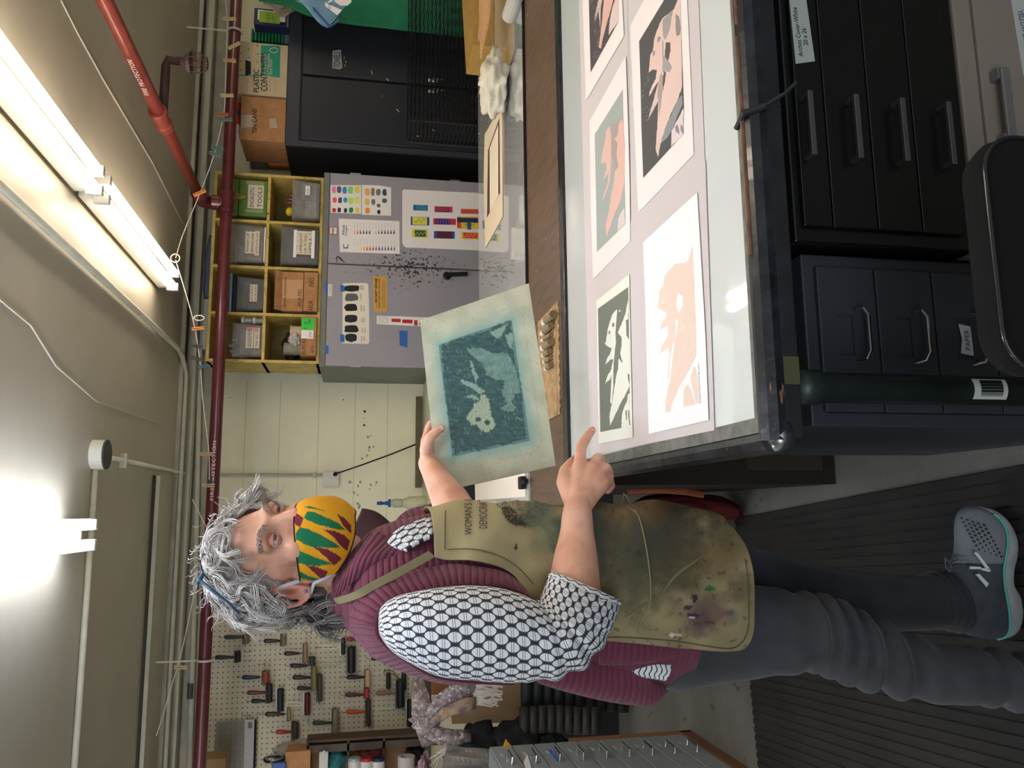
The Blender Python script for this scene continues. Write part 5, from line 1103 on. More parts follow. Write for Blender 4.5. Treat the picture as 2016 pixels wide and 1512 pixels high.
P0 = aY(1586, 111, BY-.012); P1 = aY(1573, 14, BY-.012); xd_ = (P1-P0).normalized()
text('Arches Cover-White\n       20 x 26', P0+V((0,0,-.008)), xd_, V((-xd_.z, 0, xd_.x)), BLK, o, w=(P1-P0).length, h=.021, depth=.0003)
bg = thing('beige_flat_file', (1.0, 1.6, 0), 'beige flat file cabinet on the floor beneath the black one', 'flat file')
mbg = M('file_beige', '8b8279', .45, var=.05, vscale=4)
part('body', mbg, bg, lambda b: b.box(BF0, BF1, BY-.004, 2.0, 0, BZ0-.002, .003))
zb1 = aY(1912, 100, BY).z
for k in range(3):
    z1 = zb1-.003-k*.125; z0 = z1-.121
    if z0 < 0: z0 = .004
    d = part('drawer', mbg, bg, lambda b: b.box(BF0+.012, BF1-.03, BY-.012, BY-.0045, z0, z1, .002))
    if k == 0:
        hx0, hx1 = aY(1985, 290, BY-.02).x, aY(1962, 140, BY-.02).x; zc_ = aY(1973, 215, BY-.02).z
        part('handle', M('handle_pale', '8a8b8c', .4, .5), d, lambda b: (b.box(hx0, hx1, BY-.036, BY-.030, zc_-.010, zc_+.008, .002), b.box(hx0, hx0+.02, BY-.031, BY-.012, zc_-.003, zc_+.012), b.box(hx1-.02, hx1, BY-.031, BY-.012, zc_-.003, zc_+.012)))
        lb_ = part('label', M('label_card2'), d, lambda b: b.prism([aY(x, y, BY-.0125) for x, y in ((1988,-10),(2030,-10),(2045,130),(2014,150))], (0,-.0006,0)))
        p = aY(2003, 20, BY-.0135)
        text('COPPY SATIN\nYELLOW BELOW', p+V((0,0,.0)), (-.99,0,-.1), (.1,0,-.99), M('pen_blue'), lb_, w=.085, h=.028, depth=.0003)
wallpoly('sticker', M('label_card'), None, [(1922,405),(1934,405),(1930,412),(1926,420),(1922,419)], BY-.0045, .0006, label='tiny torn white sticker on the beige flat file frame', cat='sticker')
# ------------------------------------------------------------------ black chair nearest the camera
SX0, SX1, SYc = .165, .50, .80
chr_ = thing('office_chair', (.32, .95, 0), 'black chair with a rounded glossy backrest, cut off at the photo\'s lower right edge', 'chair')
def rr_rect(x0, x1, z0, z1, r, y, n=8):
    out = []
    for cx, cz_, a0_ in ((x1-r, z1-r, 0), (x0+r, z1-r, 90), (x0+r, z0+r, 180), (x1-r, z0+r, 270)):
        for k in range(n+1):
            a = math.radians(a0_+90*k/n); out.append(V((cx+r*math.cos(a), y, cz_+r*math.sin(a))))
    return out
bx_0, bx_1, bz_1 = aY(1975, 738, SYc).x, aY(1975, 270, SYc).x, aY(1943, 520, SYc).z
part('backrest', M('seat_black', '060606', 1), chr_, lambda b: b.rings([rr_rect(bx_0+q, bx_1-q, .36+q, bz_1-q, .05, y) for q, y in ((.012, SYc-.012), (.004, SYc-.006), (0, SYc+.01), (.004, SYc+.03), (.015, SYc+.036))]), smooth=False)
part('rim_trim', M('trim_gloss', '1b1d1f', .3, coat=.3), chr_, lambda b: b.tube(rr_rect(bx_0+.004, bx_1-.004, .364, bz_1-.004, .048, SYc-.008), .003, 8, closed=True), smooth=True)
part('seat', M('seat_black'), chr_, lambda b: b.rings([[V((p.x, SYc+.05+(p.z-.36)*.5, z)) for p in rr_rect(bx_0+.06, bx_1, .36, .70, .06, 0)] for z in (.40, .41, .44, .45)]), smooth=False)
part('back_post', M('post_black', '1a1b1c', .4, .5), chr_, lambda b: b.tube([(.32, SYc+.05, .50), (.32, SYc+.06, .39), (.32, SYc+.15, .385)], .012, 10))
part('column', M('post_black'), chr_, lambda b: b.tube([(.33, .95, .40), (.33, .95, .07)], .025, 12))
for k in range(5):
    a = k*2*math.pi/5+.6
    part('base_leg', M('post_black'), chr_, lambda b: b.tube([(.33, .95, .09), (.33+.17*math.cos(a), .95+.17*math.sin(a), .055)], [.02,.014], 8))
    part('caster', BLK, chr_, lambda b: b.lathe((.33+.17*math.cos(a)-.01, .95+.17*math.sin(a), .026), (.33+.17*math.cos(a)+.01, .95+.17*math.sin(a), .026), [(0,.026),(1,.026)], 14))
# ------------------------------------------------------------------ back table
bt = thing('back_table', (1.4, 2.8, 0), 'long brown wooden work table with a white glass slab, behind the inking table', 'table')
mwd = M('table_wood', '65503f', .5, var=.28, vscale=7, stretch=(8, 1, 1), coords='Object'); specks(mwd, 'a58f78', .70, 22, (3, 1, 1))
BX0 = .02; BT0, BT1, BT2 = 2.12, 2.545, 3.60
part('worktop', mwd, bt, lambda b: b.box(BX0, 3.4, BT0, BT2, GZ-.045, GZ, .003))
part('glass_slab', M('slab_glass', 'b9bcb9', .03, coat=1), bt, lambda b: b.box(BX0-.02, 3.4, BT1+.004, BT2, GZ+.001, GZ+.008))
part('slab_edge', BLK, bt, lambda b: b.box(BX0+.30, 3.4, BT1-.010, BT1+.003, GZ+.0005, GZ+.0085))
mbp = M('base_brown', '2b241e', .6, var=.2, vscale=6)
part('end_panel', mbp, bt, lambda b: (b.box(.078, .9, 2.26, 2.29, .0, GZ-.046), b.box(.078, .10, 2.29, 3.5, .0, GZ-.046)))
part('cleat', M('cleat_brown', '3d352b', .6), bt, lambda b: b.box(.12, .19, 2.245, 2.26, .05, .30))
part('leg', mbp, bt, lambda b: b.box(3.2, 3.28, 2.2, 2.28, 0, GZ-.046)); part('leg', mbp, bt, lambda b: b.box(3.2, 3.28, 3.4, 3.48, 0, GZ-.046))
# white drawing on the slab's left end and clamp
part('drawing_sheet', PAPER, None, lambda b: b.prism([aZ(x, y, GZ+.0085) for x, y in ((934,915),(1034,915),(1035,978),(936,985))], (0,0,.0008)), label='white drawing sheet at the left end of the back table, beneath the held plate', cat='paper')
p = aZ(1038, 945, GZ+.002)
o = thing('clamp', p, 'black metal clamp at the left end of the brown table', 'clamp')
part('jaw', BLK, o, lambda b: b.box(p.x-.03, p.x+.012, p.y-.02, p.y+.02, GZ+.0095, GZ+.03, .004)); part('grip', BLK, o, lambda b: b.tube([(p.x-.01, p.y-.02, GZ+.02), (p.x-.005, p.y-.06, GZ+.0185)], .008, 8))
# bamboo mat and stumps
mx0, mx1 = aZ(1090, 822, GZ).x, aZ(1090, 603, GZ).x
my0, my1 = aZ(1103, 700, GZ).y, aZ(1062, 700, GZ).y
o = thing('bamboo_mat', ((mx0+mx1)/2, (my0+my1)/2, GZ), 'small tan bamboo slat mat on the brown table beneath the plate edge', 'mat')
def slats(b):
    n = 62
    for k in range(n):
        x = mx0+(mx1-mx0)*(k+.5)/n; j = .006*math.sin(k*1.3)
        b.box(x-.0021, x+.0021, my0+j, my1+j*.5, GZ+.0005, GZ+.0035)
part('slats', M('bamboo', 'b8986c', .6, var=.3, vscale=30), o, slats)
part('thread', M('thread', '8f6f45', .8), o, lambda b: (b.box(mx0, mx1, my0+.03, my0+.032, GZ+.0034, GZ+.0042), b.box(mx0, mx1, my1-.04, my1-.038, GZ+.0034, GZ+.0042)))
CN = lambda zx, zy: (780+zx/3.288, 540+zy/3.288)
for k, (ax_, ay_, bx2, by2, r_) in enumerate(((1018,258,930,340,26),(1003,330,945,385,22),(1003,388,942,430,15),(1003,435,947,480,25),(993,497,952,525,20),(997,542,958,570,16),(1000,585,968,610,18))):
    rad = r_/3.288/1580*2.30
    za = GZ+.0042+rad
    A_, B_ = aZ(*CN(ax_, ay_), za), aZ(*CN(bx2, by2), za)
    if (B_-A_).length > .12: B_ = A_+(B_-A_).normalized()*.12
    t_ = ('rightmost', 'second from the right', 'third from the right, thinner,', 'middle', 'third from the left', 'second from the left', 'leftmost')[k]
    o = thing('felt_stump', A_, t_+' of the seven brown cylindrical stumps on the bamboo mat', 'stump', 'brown stumps on the bamboo mat')
    part('barrel', M('stump_brown', '8b7658', .8, var=.15, vscale=30), o, lambda b: b.lathe(A_, A_.lerp(B_,.72), [(0,rad*.97),(.02,rad),(1,rad)], 18))
    part('tip', M('stump_white', 'd8d2c6', .8), o, lambda b: b.lathe(A_.lerp(B_,.721), B_, [(0,rad*.93),(.8,rad*.93),(1,rad*.8)], 18))
# rag
p = aZ(978, 165, GZ+.05)
part('cotton_rag', M('rag_white', 'd6cfba', .9, bump=.3, bscale=60), None, lambda b: crump(b, (p.x, p.y, GZ+.062), .082, seed=14, amp=.45, sq=(1.45,1.0,.6)), smooth=True, label='crumpled cream cotton rag on the glass slab', cat='rag')
# picture mat
o = thing('window_mat', aZ(975, 340, GZ+.01), 'cream card mount with a dark-edged window lying on the glass slab', 'card mount')
q_ = GZ+.0095
toppoly('card', M('mount_cream', 'e6d6b8', .7), o, [(989.5,200),(984.6,212),(954.8,265),(953,356),(955.8,488),(990,427)], q_, .002)
toppoly('border', M('mount_dark', '463c44', .7), o, rough([(983,233),(961,296),(959,428),(984.6,379)], .4), q_+.0021, .0006)
toppoly('window', M('mount_inner', 'f0e2c8', .7), o, [(981,246),(964,292),(964.5,418),(981,385)], q_+.0028, .0006)
# yellow paper stack with top sheets
p = aZ(972, 92, GZ+.009)
o = thing('yellow_paper_stack', p, 'stack of yellow-edged paper at the top right on the back table', 'paper stack')
YP = M('yellow_paper', 'b08a44', .7, var=.25, vscale=30, stretch=(1,1,12)); 
hst = .09
part('stack', YP, o, lambda b: b.prism([p, p+V((.9,-.04,0)), p+V((.9,.5,0)), p+V((-.01,.22,0))], (0,0,hst)))
toppoly('top_sheet', M('top_sheet', 'cfa878', .7, var=.2, vscale=8, col2='b98a5e'), o, [(944,-30),(967,-30),(966.8,0),(964.5,36),(957,71),(947,117),(945.4,76),(941.8,82),(944,40)], GZ+.009+hst+.001, .002)
p = aZ(1015, 2, GZ+.03)
part('paper_roll', M('roll_paper', 'b9b6ae', .7), None, lambda b: b.tube([p+V((.0,-.13,0)), p+V((.02,.12,0))], .028, 14), label='rolled white paper at the very right edge of the slab', cat='roll')
# print drying rack
RY0, RY1 = 3.72, 3.98
rx0 = aY(870, 240, RY0).x; rz = aY(807, 150, RY0).z
rk = thing('drying_rack', (rx0+.5, 4.0, 0), 'black wire print drying rack in front of the black cabinet', 'rack')
mrk = M('rack_black', '17181a', .4, .4)
part('post', mrk, rk, lambda b: b.box(rx0, rx0+.02, RY0, RY0+.02, 0, rz)); part('post', mrk, rk, lambda b: b.box(rx0+.0, rx0+.02, RY1-.02, RY1, 0, rz))
part('post', mrk, rk, lambda b: b.box(rx0+.95, rx0+.97, RY0, RY0+.02, 0, rz)); part('post', mrk, rk, lambda b: b.box(rx0+.95, rx0+.97, RY1-.02, RY1, 0, rz))
for k in range(26):
    z = rz-.004-k*.021
    if z < .5: break
    part('wire_shelf', mrk, rk, lambda b: (b.tube([(rx0, RY0, z), (rx0+.97, RY0, z)], .0022, 4), b.tube([(rx0, RY1, z), (rx0+.97, RY1, z)], .0022, 4), [b.tube([(rx0+.07*j+.0, RY0, z), (rx0+.07*j, RY1, z)], .0014, 4) for j in range(14)]))
# red bag, white slip behind the apron
p = aY(1300, 955, 2.75)
part('red_bag', M('bag_red', '5c1c17', .8, bump=.4, bscale=16), None, lambda b: crump(b, (.0, 2.9, .24), .15, seed=17, amp=.2, sq=(.42,.8,1.5)), smooth=True, label='red bag with orange edge on the floor behind the person\'s apron', cat='bag')
part('cloth_strip', M('bag_orange', 'a0562f', .7), None, lambda b: b.tube([aY(1235,966,2.72), aY(1300,964,2.70), aY(1350,968,2.70), aY(1385,974,2.72)], .012, 8, flat=.4), label='orange cloth band draped over the red bag', cat='cloth')
# ------------------------------------------------------------------ the held plate
BDC = [(827,631),(1041,558),(1094,917),(863,969)]   # far/top-left ... in picture pixels
BY_ = 1.86
bd = thing('printing_plate', aY(960, 770, BY_), 'pale printing plate inked with a teal goat-like figure, held up by the person', 'printing plate')
Cn = [aY(x, y, BY_) for x, y in BDC]
Ct = sum(Cn, V((0,0,0)))/4
tilt = lambda p: V((p.x, BY_ + (p.z-Ct.z)*.22 + (p.x-Ct.x)*.05, p.z))
def onb(x, y):     # pixel -> point on the tilted plate face
    n_ = V((-.05, 1, -.22)); d = ray(x, y); s_ = (V((Ct.x, BY_, Ct.z))-CAM).dot(n_)/d.dot(n_); return CAM+d*s_
Bc = [onb(x, y) for x, y in BDC]
nrm = V((-.05, 1, -.22)).normalized()
part('slab', M('plate_edge', '8f927e', .6), bd, lambda b: b.prism(Bc, nrm*.008))
NU, NV = 110, 160
def bp(s, t_):
    a = Bc[0].lerp(Bc[1], s); c = Bc[3].lerp(Bc[2], s); return a.lerp(c, t_)-nrm*.0008
sf = part('inked_face', M('tmp', '808080'), bd, lambda b: b.grid(NU, NV, bp))
RC = [(866,680),(1005,632),(1041,866),(892,897)]
Z5 = lambda zx, zy: (860+zx/5.04, 620+zy/5.04)
HEAD = [Z5(430,800),Z5(480,790),Z5(520,850),Z5(540,1010),Z5(570,1040),Z5(575,1110),Z5(500,1165),Z5(440,1150),Z5(400,1090),Z5(340,1090),Z5(290,1010),Z5(350,950),Z5(380,880),Z5(430,850)]
HORN = [[Z5(225,650),Z5(260,640),Z5(400,700),Z5(480,760),Z5(440,790),Z5(340,720),Z5(250,680)], [Z5(325,440),Z5(350,480),Z5(410,620),Z5(390,670),Z5(350,560)], [Z5(270,815),Z5(350,830),Z5(430,850),Z5(390,790)]]
BODY = [Z5(290,330),Z5(350,330),Z5(430,330),Z5(560,380),Z5(700,380),Z5(745,440),Z5(790,560),Z5(835,760),Z5(780,790),Z5(740,850),Z5(780,920),Z5(760,960),Z5(680,950),Z5(620,940),Z5(700,880),Z5(640,760),Z5(690,650),Z5(580,640),Z5(500,600),Z5(450,480),Z5(380,440)]
EXTRA = [[Z5(530,170),Z5(600,140),Z5(700,90),Z5(640,210),Z5(590,230),Z5(540,190)], [Z5(680,200),Z5(740,170),Z5(760,240),Z5(740,340),Z5(700,290)], [Z5(740,950),Z5(880,1080),Z5(820,1040)]]
def wpx(p):
    q = p-CAM; c = V((q.dot(V((_X.x,_Y.x,_Z.x))), q.dot(V((_X.y,_Y.y,_Z.y))), q.dot(V((_X.z,_Y.z,_Z.z)))))
    return c
def topx(p):
    q = p-CAM; c = _X*q.x+_Y*q.y+_Z*q.z
    return (1008+F_PX*c.y/c.z, 1512-(756+F_PX*c.x/c.z))
def inkface(co, v):
    x, y = topx(co)
    j = nz(x*.12, y*.12)*2.2; d = dpoly(x+j*.3, y+j*.3, RC)
    base = mixc(hx('c9cbb2'), hx('b0b39c'), .5+.8*nz(x*.03, y*.03, 3))
    if d > 0:
        e = math.exp(-d/ (13+7*nz(x*.04, y*.04, 9)))
        c = mixc(base, hx('62999a'), e*.75)
        if d < 1.6: c = mixc(c, hx('2f5558'), .6)
        if 24 < d < 27 and x > 985: c = mixc(c, hx('a58f78'), .25)
        return mixc(c, hx('8e8f7c'), max(0, nz(x*.3, y*.3, 5)-.35)*2)
    c = mixc(hx('2b4a4c'), hx('3f6262'), .5+.9*nz(x*.07, y*.2, 2))
    if -d < 2.2: c = mixc(c, hx('8fb0a4'), .55) if -d > 1.0 else c
    st = .5+.5*math.sin((x*.9+y*.45)*1.5+nz(x*.1, y*.1)*6)
    jx, jy = x+nz(x*.25, y*.25, 1)*3, y+nz(x*.25, y*.25, 7)*3
    if inpoly(jx, jy, BODY): c = mixc(c, hx('8fb0a2'), .45+.4*st*(.6+nz(x*.1, y*.1, 4)))
    for P in HORN+EXTRA:
        if inpoly(jx, jy, P): c = mixc(c, hx('9ab8a6'), .6+.3*st)
    if inpoly(jx, jy, HEAD): c = mixc(hx('4f7470'), hx('bdc3a4'), .35+.6*st)
    for ex_, ey in (Z5(410,1035), Z5(500,1065)):
        if math.hypot(x-ex_, y-ey) < 5: c = hx('2f4a48')
    if nz(x*.6, y*.05, 8) > .42: c = mixc(c, hx('8fb5a8'), .35)
    return c
paint(sf, inkface, .45, 'plate_ink', bump=.1, bscale=120)
# ================================================================== THE PERSON
def cr(P, t):      # Catmull-Rom through tuples
    n = len(P)-1; f = t*n; i = min(int(f), n-1); q = f-i
    p0, p1, p2, p3 = P[max(i-1, 0)], P[i], P[i+1], P[min(i+2, n)]
    return tuple(.5*((2*b)+(-a+c)*q+(2*a-5*b+4*c-d)*q*q+(-a+3*b-3*c+d)*q**3) for a, b, c, d in zip(p0, p1, p2, p3))
def ring3(st, n):
    """st: (xa, ya, xb, yb, Y, hd[, dY]) - silhouette points a,b in pixels, depth, half depth"""
    xa, ya, xb, yb, Y, hd = st[:6]; dy = st[6] if len(st) > 6 else 0
    A = aY(xa, ya, Y+dy); B_ = aY(xb, yb, Y-dy); c = (A+B_)/2; h_ = (B_-A)/2
    return c, h_, V((0, -hd, 0))
def loft(stations, m=60, n=36, sup=2.3, closed_ends=True, disp=None):
    """tube mesh with metre-scaled UVs"""
    bm = bmesh.new(); uvl = bm.loops.layers.uv.new('UVMap'); rings = []; cs = []
    for i in range(m+1):
        t_ = i/m; st = cr(stations, t_); c, a, d = ring3(st, n); cs.append(c); r = []
        for k in range(n):
            th = 2*math.pi*k/n; ct, sn = math.cos(th), math.sin(th); e = 2/sup
            p = c + a*math.copysign(abs(ct)**e, ct) + d*math.copysign(abs(sn)**e, sn)
            if disp:
                nn = (p-c).normalized(); p = p + nn*disp(t_, th, p)
            r.append(bm.verts.new(p))
        rings.append(r)
    L = [0]
    for i in range(m): L.append(L[-1]+(cs[i+1]-cs[i]).length)
    C_ = []
    for r in rings:
        q = [0]
        for k in range(n): q.append(q[-1]+(r[(k+1) % n].co-r[k].co).length)
        C_.append(q)
    Cm = sorted(q[-1] for q in C_)[len(C_)//2]
    for i in range(m):
        for k in range(n):
            f = bm.faces.new((rings[i][k], rings[i][(k+1) % n], rings[i+1][(k+1) % n], rings[i+1][k]))
            for lp_, (ii, kk) in zip(f.loops, ((i, k), (i, k+1), (i+1, k+1), (i+1, k))): lp_[uvl].uv = (L[ii], kk/n*Cm)
    if closed_ends:
        bm.faces.new(rings[0][::-1]); bm.faces.new(rings[-1])
    return bm
def bmobj(bm, name, mat, parent, smooth=True, **k):
    bmesh.ops.recalc_face_normals(bm, faces=bm.faces[:])
    me = bpy.data.meshes.new(name); bm.to_mesh(me); bm.free(); me.materials.append(mat)
    return link(me, name, parent, smooth=smooth, **k)
PO = V((-.12, 1.48, 0))
person = thing('person', PO, 'person with curly grey hair, patterned mask and stained apron, pointing while holding up a plate', 'person')
# head frame
HA = math.radians(46); HPIT = math.radians(3)
HO = aY(576, 1093, 1.50)
hr = V((-math.sin(HA), -math.cos(HA), 0)); hf0 = V((math.cos(HA), -math.sin(HA), 0)); hu0 = V((0, 0, 1))
hf = (hf0*math.cos(HPIT)+hu0*math.sin(HPIT)); hu = hr.cross(hf)*-1
if hu.z < 0: hu = -hu
def HP(f, r, u): return HO + hf*f + hr*r + hu*u
def toH(p): q = p-HO; return (q.dot(hf), q.dot(hr), q.dot(hu))
Rot = Matrix((hf, hr, hu)).transposed()
def caps(b, P, R_, n=14):
    """smooth chain of overlapping balls between joints"""
    for i in range(len(P)-1):
        L_ = (P[i+1]-P[i]).length; k = max(1, int(L_/(min(R_[i], R_[i+1])*.35)))
        pts = [P[i].lerp(P[i+1], j/k) for j in range(k+1)]; rr_ = [R_[i]+(R_[i+1]-R_[i])*j/k for j in range(k+1)]
        b.tube(pts, rr_, n)
    for p, r in zip(P, R_): b.ball(p, r, seg=12)
b = MB()
def HB(c, r): b.ball(HP(*c), *r, seg=24, rot=Rot)
HB((-.005, 0, .045), (.095, .073, .085)); HB((-.03, 0, .03), (.075, .068, .07)); HB((.045, 0, .025), (.050, .060, .075)); HB((.045, 0, -.035), (.050, .054, .058))
HB((.074, 0, -.088), (.022, .026, .020))
for s in (-1, 1):
    caps(b, [HP(.0, s*.053, -.02), HP(.02, s*.047, -.058), HP(.064, s*.017, -.086)], [.016, .016, .015])
    HB((.060, s*.039, -.014), (.024, .021, .022))
    caps(b, [HP(.076, s*.047, .034), HP(.087, s*.025, .040), HP(.088, 0, .034)], [.010, .010, .010], 10)
    HB((.099, s*.014, -.022), (.010, .009, .009))
    # ear
    e = [HP(-.010+.021*math.cos(a)-.005*math.sin(a), s*(.079+.007*max(0, -math.cos(a)+.2)), .000+.034*math.sin(a)) for a in [k*math.pi/10 for k in range(20)]]
    b.tube(e, .0042, 8, closed=True)
    HB((-.008, s*.075, .0), (.020, .007, .031)); HB((.000, s*.077, -.027), (.009, .006, .011))
    b.tube([HP(-.002, s*.080, .018), HP(-.014, s*.082, .004), HP(-.010, s*.080, -.014)], .0032, 6)
    HB((.012, s*.074, -.002), (.006, .007, .009))
caps(b, [HP(.084, 0, .030), HP(.095, 0, .006), HP(.102, 0, -.015)], [.009, .0105, .0120], 12)
HB((.098, 0, -.052), (.012, .022, .012))
neckb = aY(705, 1165, 1.50)
caps(b, [HP(-.012, 0, -.03), HP(-.02, 0, -.08), neckb, neckb+V((-.02, 0, -.07))], [.056, .054, .056, .075])
# trunk and limbs under the clothes
chest = aY(850, 1180, 1.50); hipc = aY(1290, 1200, 1.50)
caps(b, [neckb+V((-.02,0,-.10)), chest, aY(1070, 1180, 1.50), hipc], [.08, .115, .11, .12], 20)
shR, shL = aY(790, 1220, 1.34), aY(790, 1195, 1.66)
caps(b, [chest+V((0,0,.06)), shR], [.07, .055]); caps(b, [chest+V((0,0,.06)), shL], [.07, .055])
elR = aY(1128, 1243, 1.27); wrR = aY(1137, 1003, 1.415)
caps(b, [shR, elR], [.052, .043]); 
fa = [elR, elR.lerp(wrR, .3), aY(1133, 1100, 1.35), aY(1135, 1050, 1.383), wrR]
caps(b, fa, [.043, .044, .0385, .031, .0262], 20)
def FP(x, y, Y): return aY(x, y, Y)
kn = [FP(1141, 912, 1.498), FP(1167, 920, 1.488), FP(1182, 937, 1.473), FP(1188, 955, 1.458)]
for k_, r0, r1 in zip(kn, (.0165, .017, .0165, .015), (.0135, .0135, .013, .0125)): caps(b, [wrR.lerp(k_, .12), wrR.lerp(k_, .55), k_], [.021, r0, r1])
caps(b, [kn[0], FP(1144, 880, 1.535), FP(1156, 860, 1.56), FP(1166, 847, 1.578)], [.0125, .0112, .0098, .0082])
caps(b, [kn[1], FP(1178, 902, 1.522), FP(1188, 912, 1.532), FP(1184, 928, 1.522)], [.0125, .0112, .0098, .0088])
caps(b, [kn[2], FP(1194, 922, 1.508), FP(1200, 937, 1.515), FP(1193, 950, 1.503)], [.0122, .0108, .0095, .0085])
caps(b, [kn[3], FP(1199, 945, 1.488), FP(1203, 957, 1.49), FP(1196, 966, 1.483)], [.0115, .0098, .0088, .008])
caps(b, [wrR.lerp(kn[0], .1)+V((.0,.01,.005)), FP(1112, 950, 1.475), FP(1113, 927, 1.51), FP(1124, 912, 1.538), FP(1132, 903, 1.552)], [.017, .0165, .0125, .0105, .0085])
# left arm and hand
yb0 = onb(868, 850).y
elL = aY(915, 1035, 1.66); wrL = aY(843, 912, yb0+.01)
caps(b, [shL, elL], [.05, .042]); caps(b, [elL, elL.lerp(wrL, .35), elL.lerp(wrL, .8), wrL], [.042, .041, .028, .024], 18)
kL = [FP(838, 868, yb0+.028), FP(846, 872, yb0+.036), FP(856, 878, yb0+.042), FP(866, 886, yb0+.044)]
for k_ in kL: caps(b, [wrL, wrL.lerp(k_, .6), k_], [.021, .016, .0128])
for k_, (dx, dyy) in zip(kL, ((8, -36), (22, -34), (30, -30), (34, -24))):
    x0_, y0_ = topx(k_)
    caps(b, [k_, FP(x0_+dx*.5, y0_+dyy*.5, k_.y+.006), FP(x0_+dx*.85, y0_+dyy*.8, k_.y-.004), FP(x0_+dx*1.25, y0_+dyy*1.0, yb0+.022)], [.0118, .0105, .0095, .0082])
caps(b, [wrL.lerp(kL[0], .2), FP(839, 884, yb0-.012), FP(846, 862, yb0-.022), FP(858, 850, yb0-.024), FP(869, 843, yb0-.021)], [.018, .0155, .0125, .0112, .0095])
# legs
hR, kR, aR = aY(1400, 1243, 1.44), aY(1690, 1277, 1.385), aY(2070, 1356, 1.355)
hL, kL_, aL = aY(1400, 1165, 1.585), aY(1650, 1178, 1.60), aY(1888, 1180, 1.612)
caps(b, [hipc, hR, aY(1564,1246,1.40), kR, aY(1848,1324,1.375), aR], [.10, .07, .055, .045, .042, .036], 18); caps(b, [hipc, hL, kL_, aY(1797,1188,1.61), aL], [.10, .07, .048, .036, .024], 18)
me = bpy.data.meshes.new('b0'); b.bm.to_mesh(me); b.bm.free()
ob = bpy.data.objects.new('b0', me); COL.objects.link(ob)
md = ob.modifiers.new('r', 'REMESH'); md.mode = 'VOXEL'; md.voxel_size = .0032; md.adaptivity = 0
md = ob.modifiers.new('s', 'SMOOTH'); md.factor = .5; md.iterations = 5
dg = bpy.context.evaluated_depsgraph_get(); bme = bpy.data.meshes.new_from_object(ob.evaluated_get(dg)); bpy.data.objects.remove(ob)
# eye sockets, mouth area, knuckle creases
for v in bme.vertices:
    if (v.co-HO).length < .17:
        f, r, u = toH(v.co)
        if f > .03:
            for s in (-1, 1):
                g = math.exp(-(((r-s*.032)/.017)**2+((u-.022)/.011)**2)); v.co -= hf*.011*g
                g2 = math.exp(-(((r-s*.034)/.014)**2+((u-.006)/.004)**2)); v.co -= hf*.0015*g2
            g = math.exp(-(((abs(r)-.028)/.006)**2+((u+.045)/.03)**2)); v.co -= hf*.002*g
body = link(bme, 'body', person, smooth=True)
SK = hx('d8a48c')
def skin(co, v):
    c = mixc(hx('cf9a82'), hx('dfb09a'), .5+1.2*nz(co.x*22, co.y*22, co.z*22))
    c = mixc(c, hx('c08070'), max(0, nz(co.x*60, co.y*60, co.z*60+4)-.15)*.6)
    q = (co-HO).length
    if q < .19:
        f, r, u = toH(co)
        c = mixc(c, hx('c97f70'), .55*math.exp(-(((r)/.016)**2+((u+.022)/.018)**2))*(f > .08))
        for s in (-1, 1):
            c = mixc(c, hx('c88a78'), .4*math.exp(-(((r-s*.042)/.02)**2+((u+.015)/.016)**2))*(f > .03))
            c = mixc(c, hx('7d5548'), .72*math.exp(-(((r-s*.031)/.019)**2+((u-.020)/.013)**2))*(f > .05))  # deep eye-socket shadow painted into the skin colour
        if abs(r) > .070 and f < .03: c = mixc(c, hx('c9786c'), .5)
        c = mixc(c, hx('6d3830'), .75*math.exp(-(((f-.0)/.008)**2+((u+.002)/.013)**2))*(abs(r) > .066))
    for p in kn: c = mixc(c, hx('c4796a'), .45*math.exp(-((co-p).length/.016)**2))
    for p, w_ in ((FP(1168, 844, 1.58), .014), (FP(870, 842, yb0-.02), .014)): c = mixc(c, hx('c8705f'), .55*math.exp(-((co-p).length/w_)**2))
    return c
paint(body, skin, .5, 'skin', sss=.12, bump=.08, bscale=260)
# finger nails
nm = M('nail', 'dba795', .3)
def nail(p, nrm_, ax_, w_, l_):
    n_ = nrm_.normalized(); a_ = (ax_-ax_.dot(n_)*n_).normalized(); s_ = n_.cross(a_)
    part('fingernail', nm, body, lambda b: b.rings([[p + a_*(l_*(q-.5)) + s_*(w_*math.sin(t_)*.5) + n_*(.0012*math.cos(t_*1.6)) for t_ in [-1.5+.3*k for k in range(11)]] for q in (0, .3, .7, 1)], cap=False, loop=False), smooth=True, solid=.0008)
nail(FP(1166, 849, 1.568), (CAM-FP(1166, 849, 1.57)), FP(1168, 843, 1.58)-FP(1156, 860, 1.56), .011, .012)
nail(FP(869, 843, yb0-.0305), (CAM-FP(869, 843, yb0-.02)), FP(869, 843, yb0)-FP(858, 850, yb0), .012, .013)
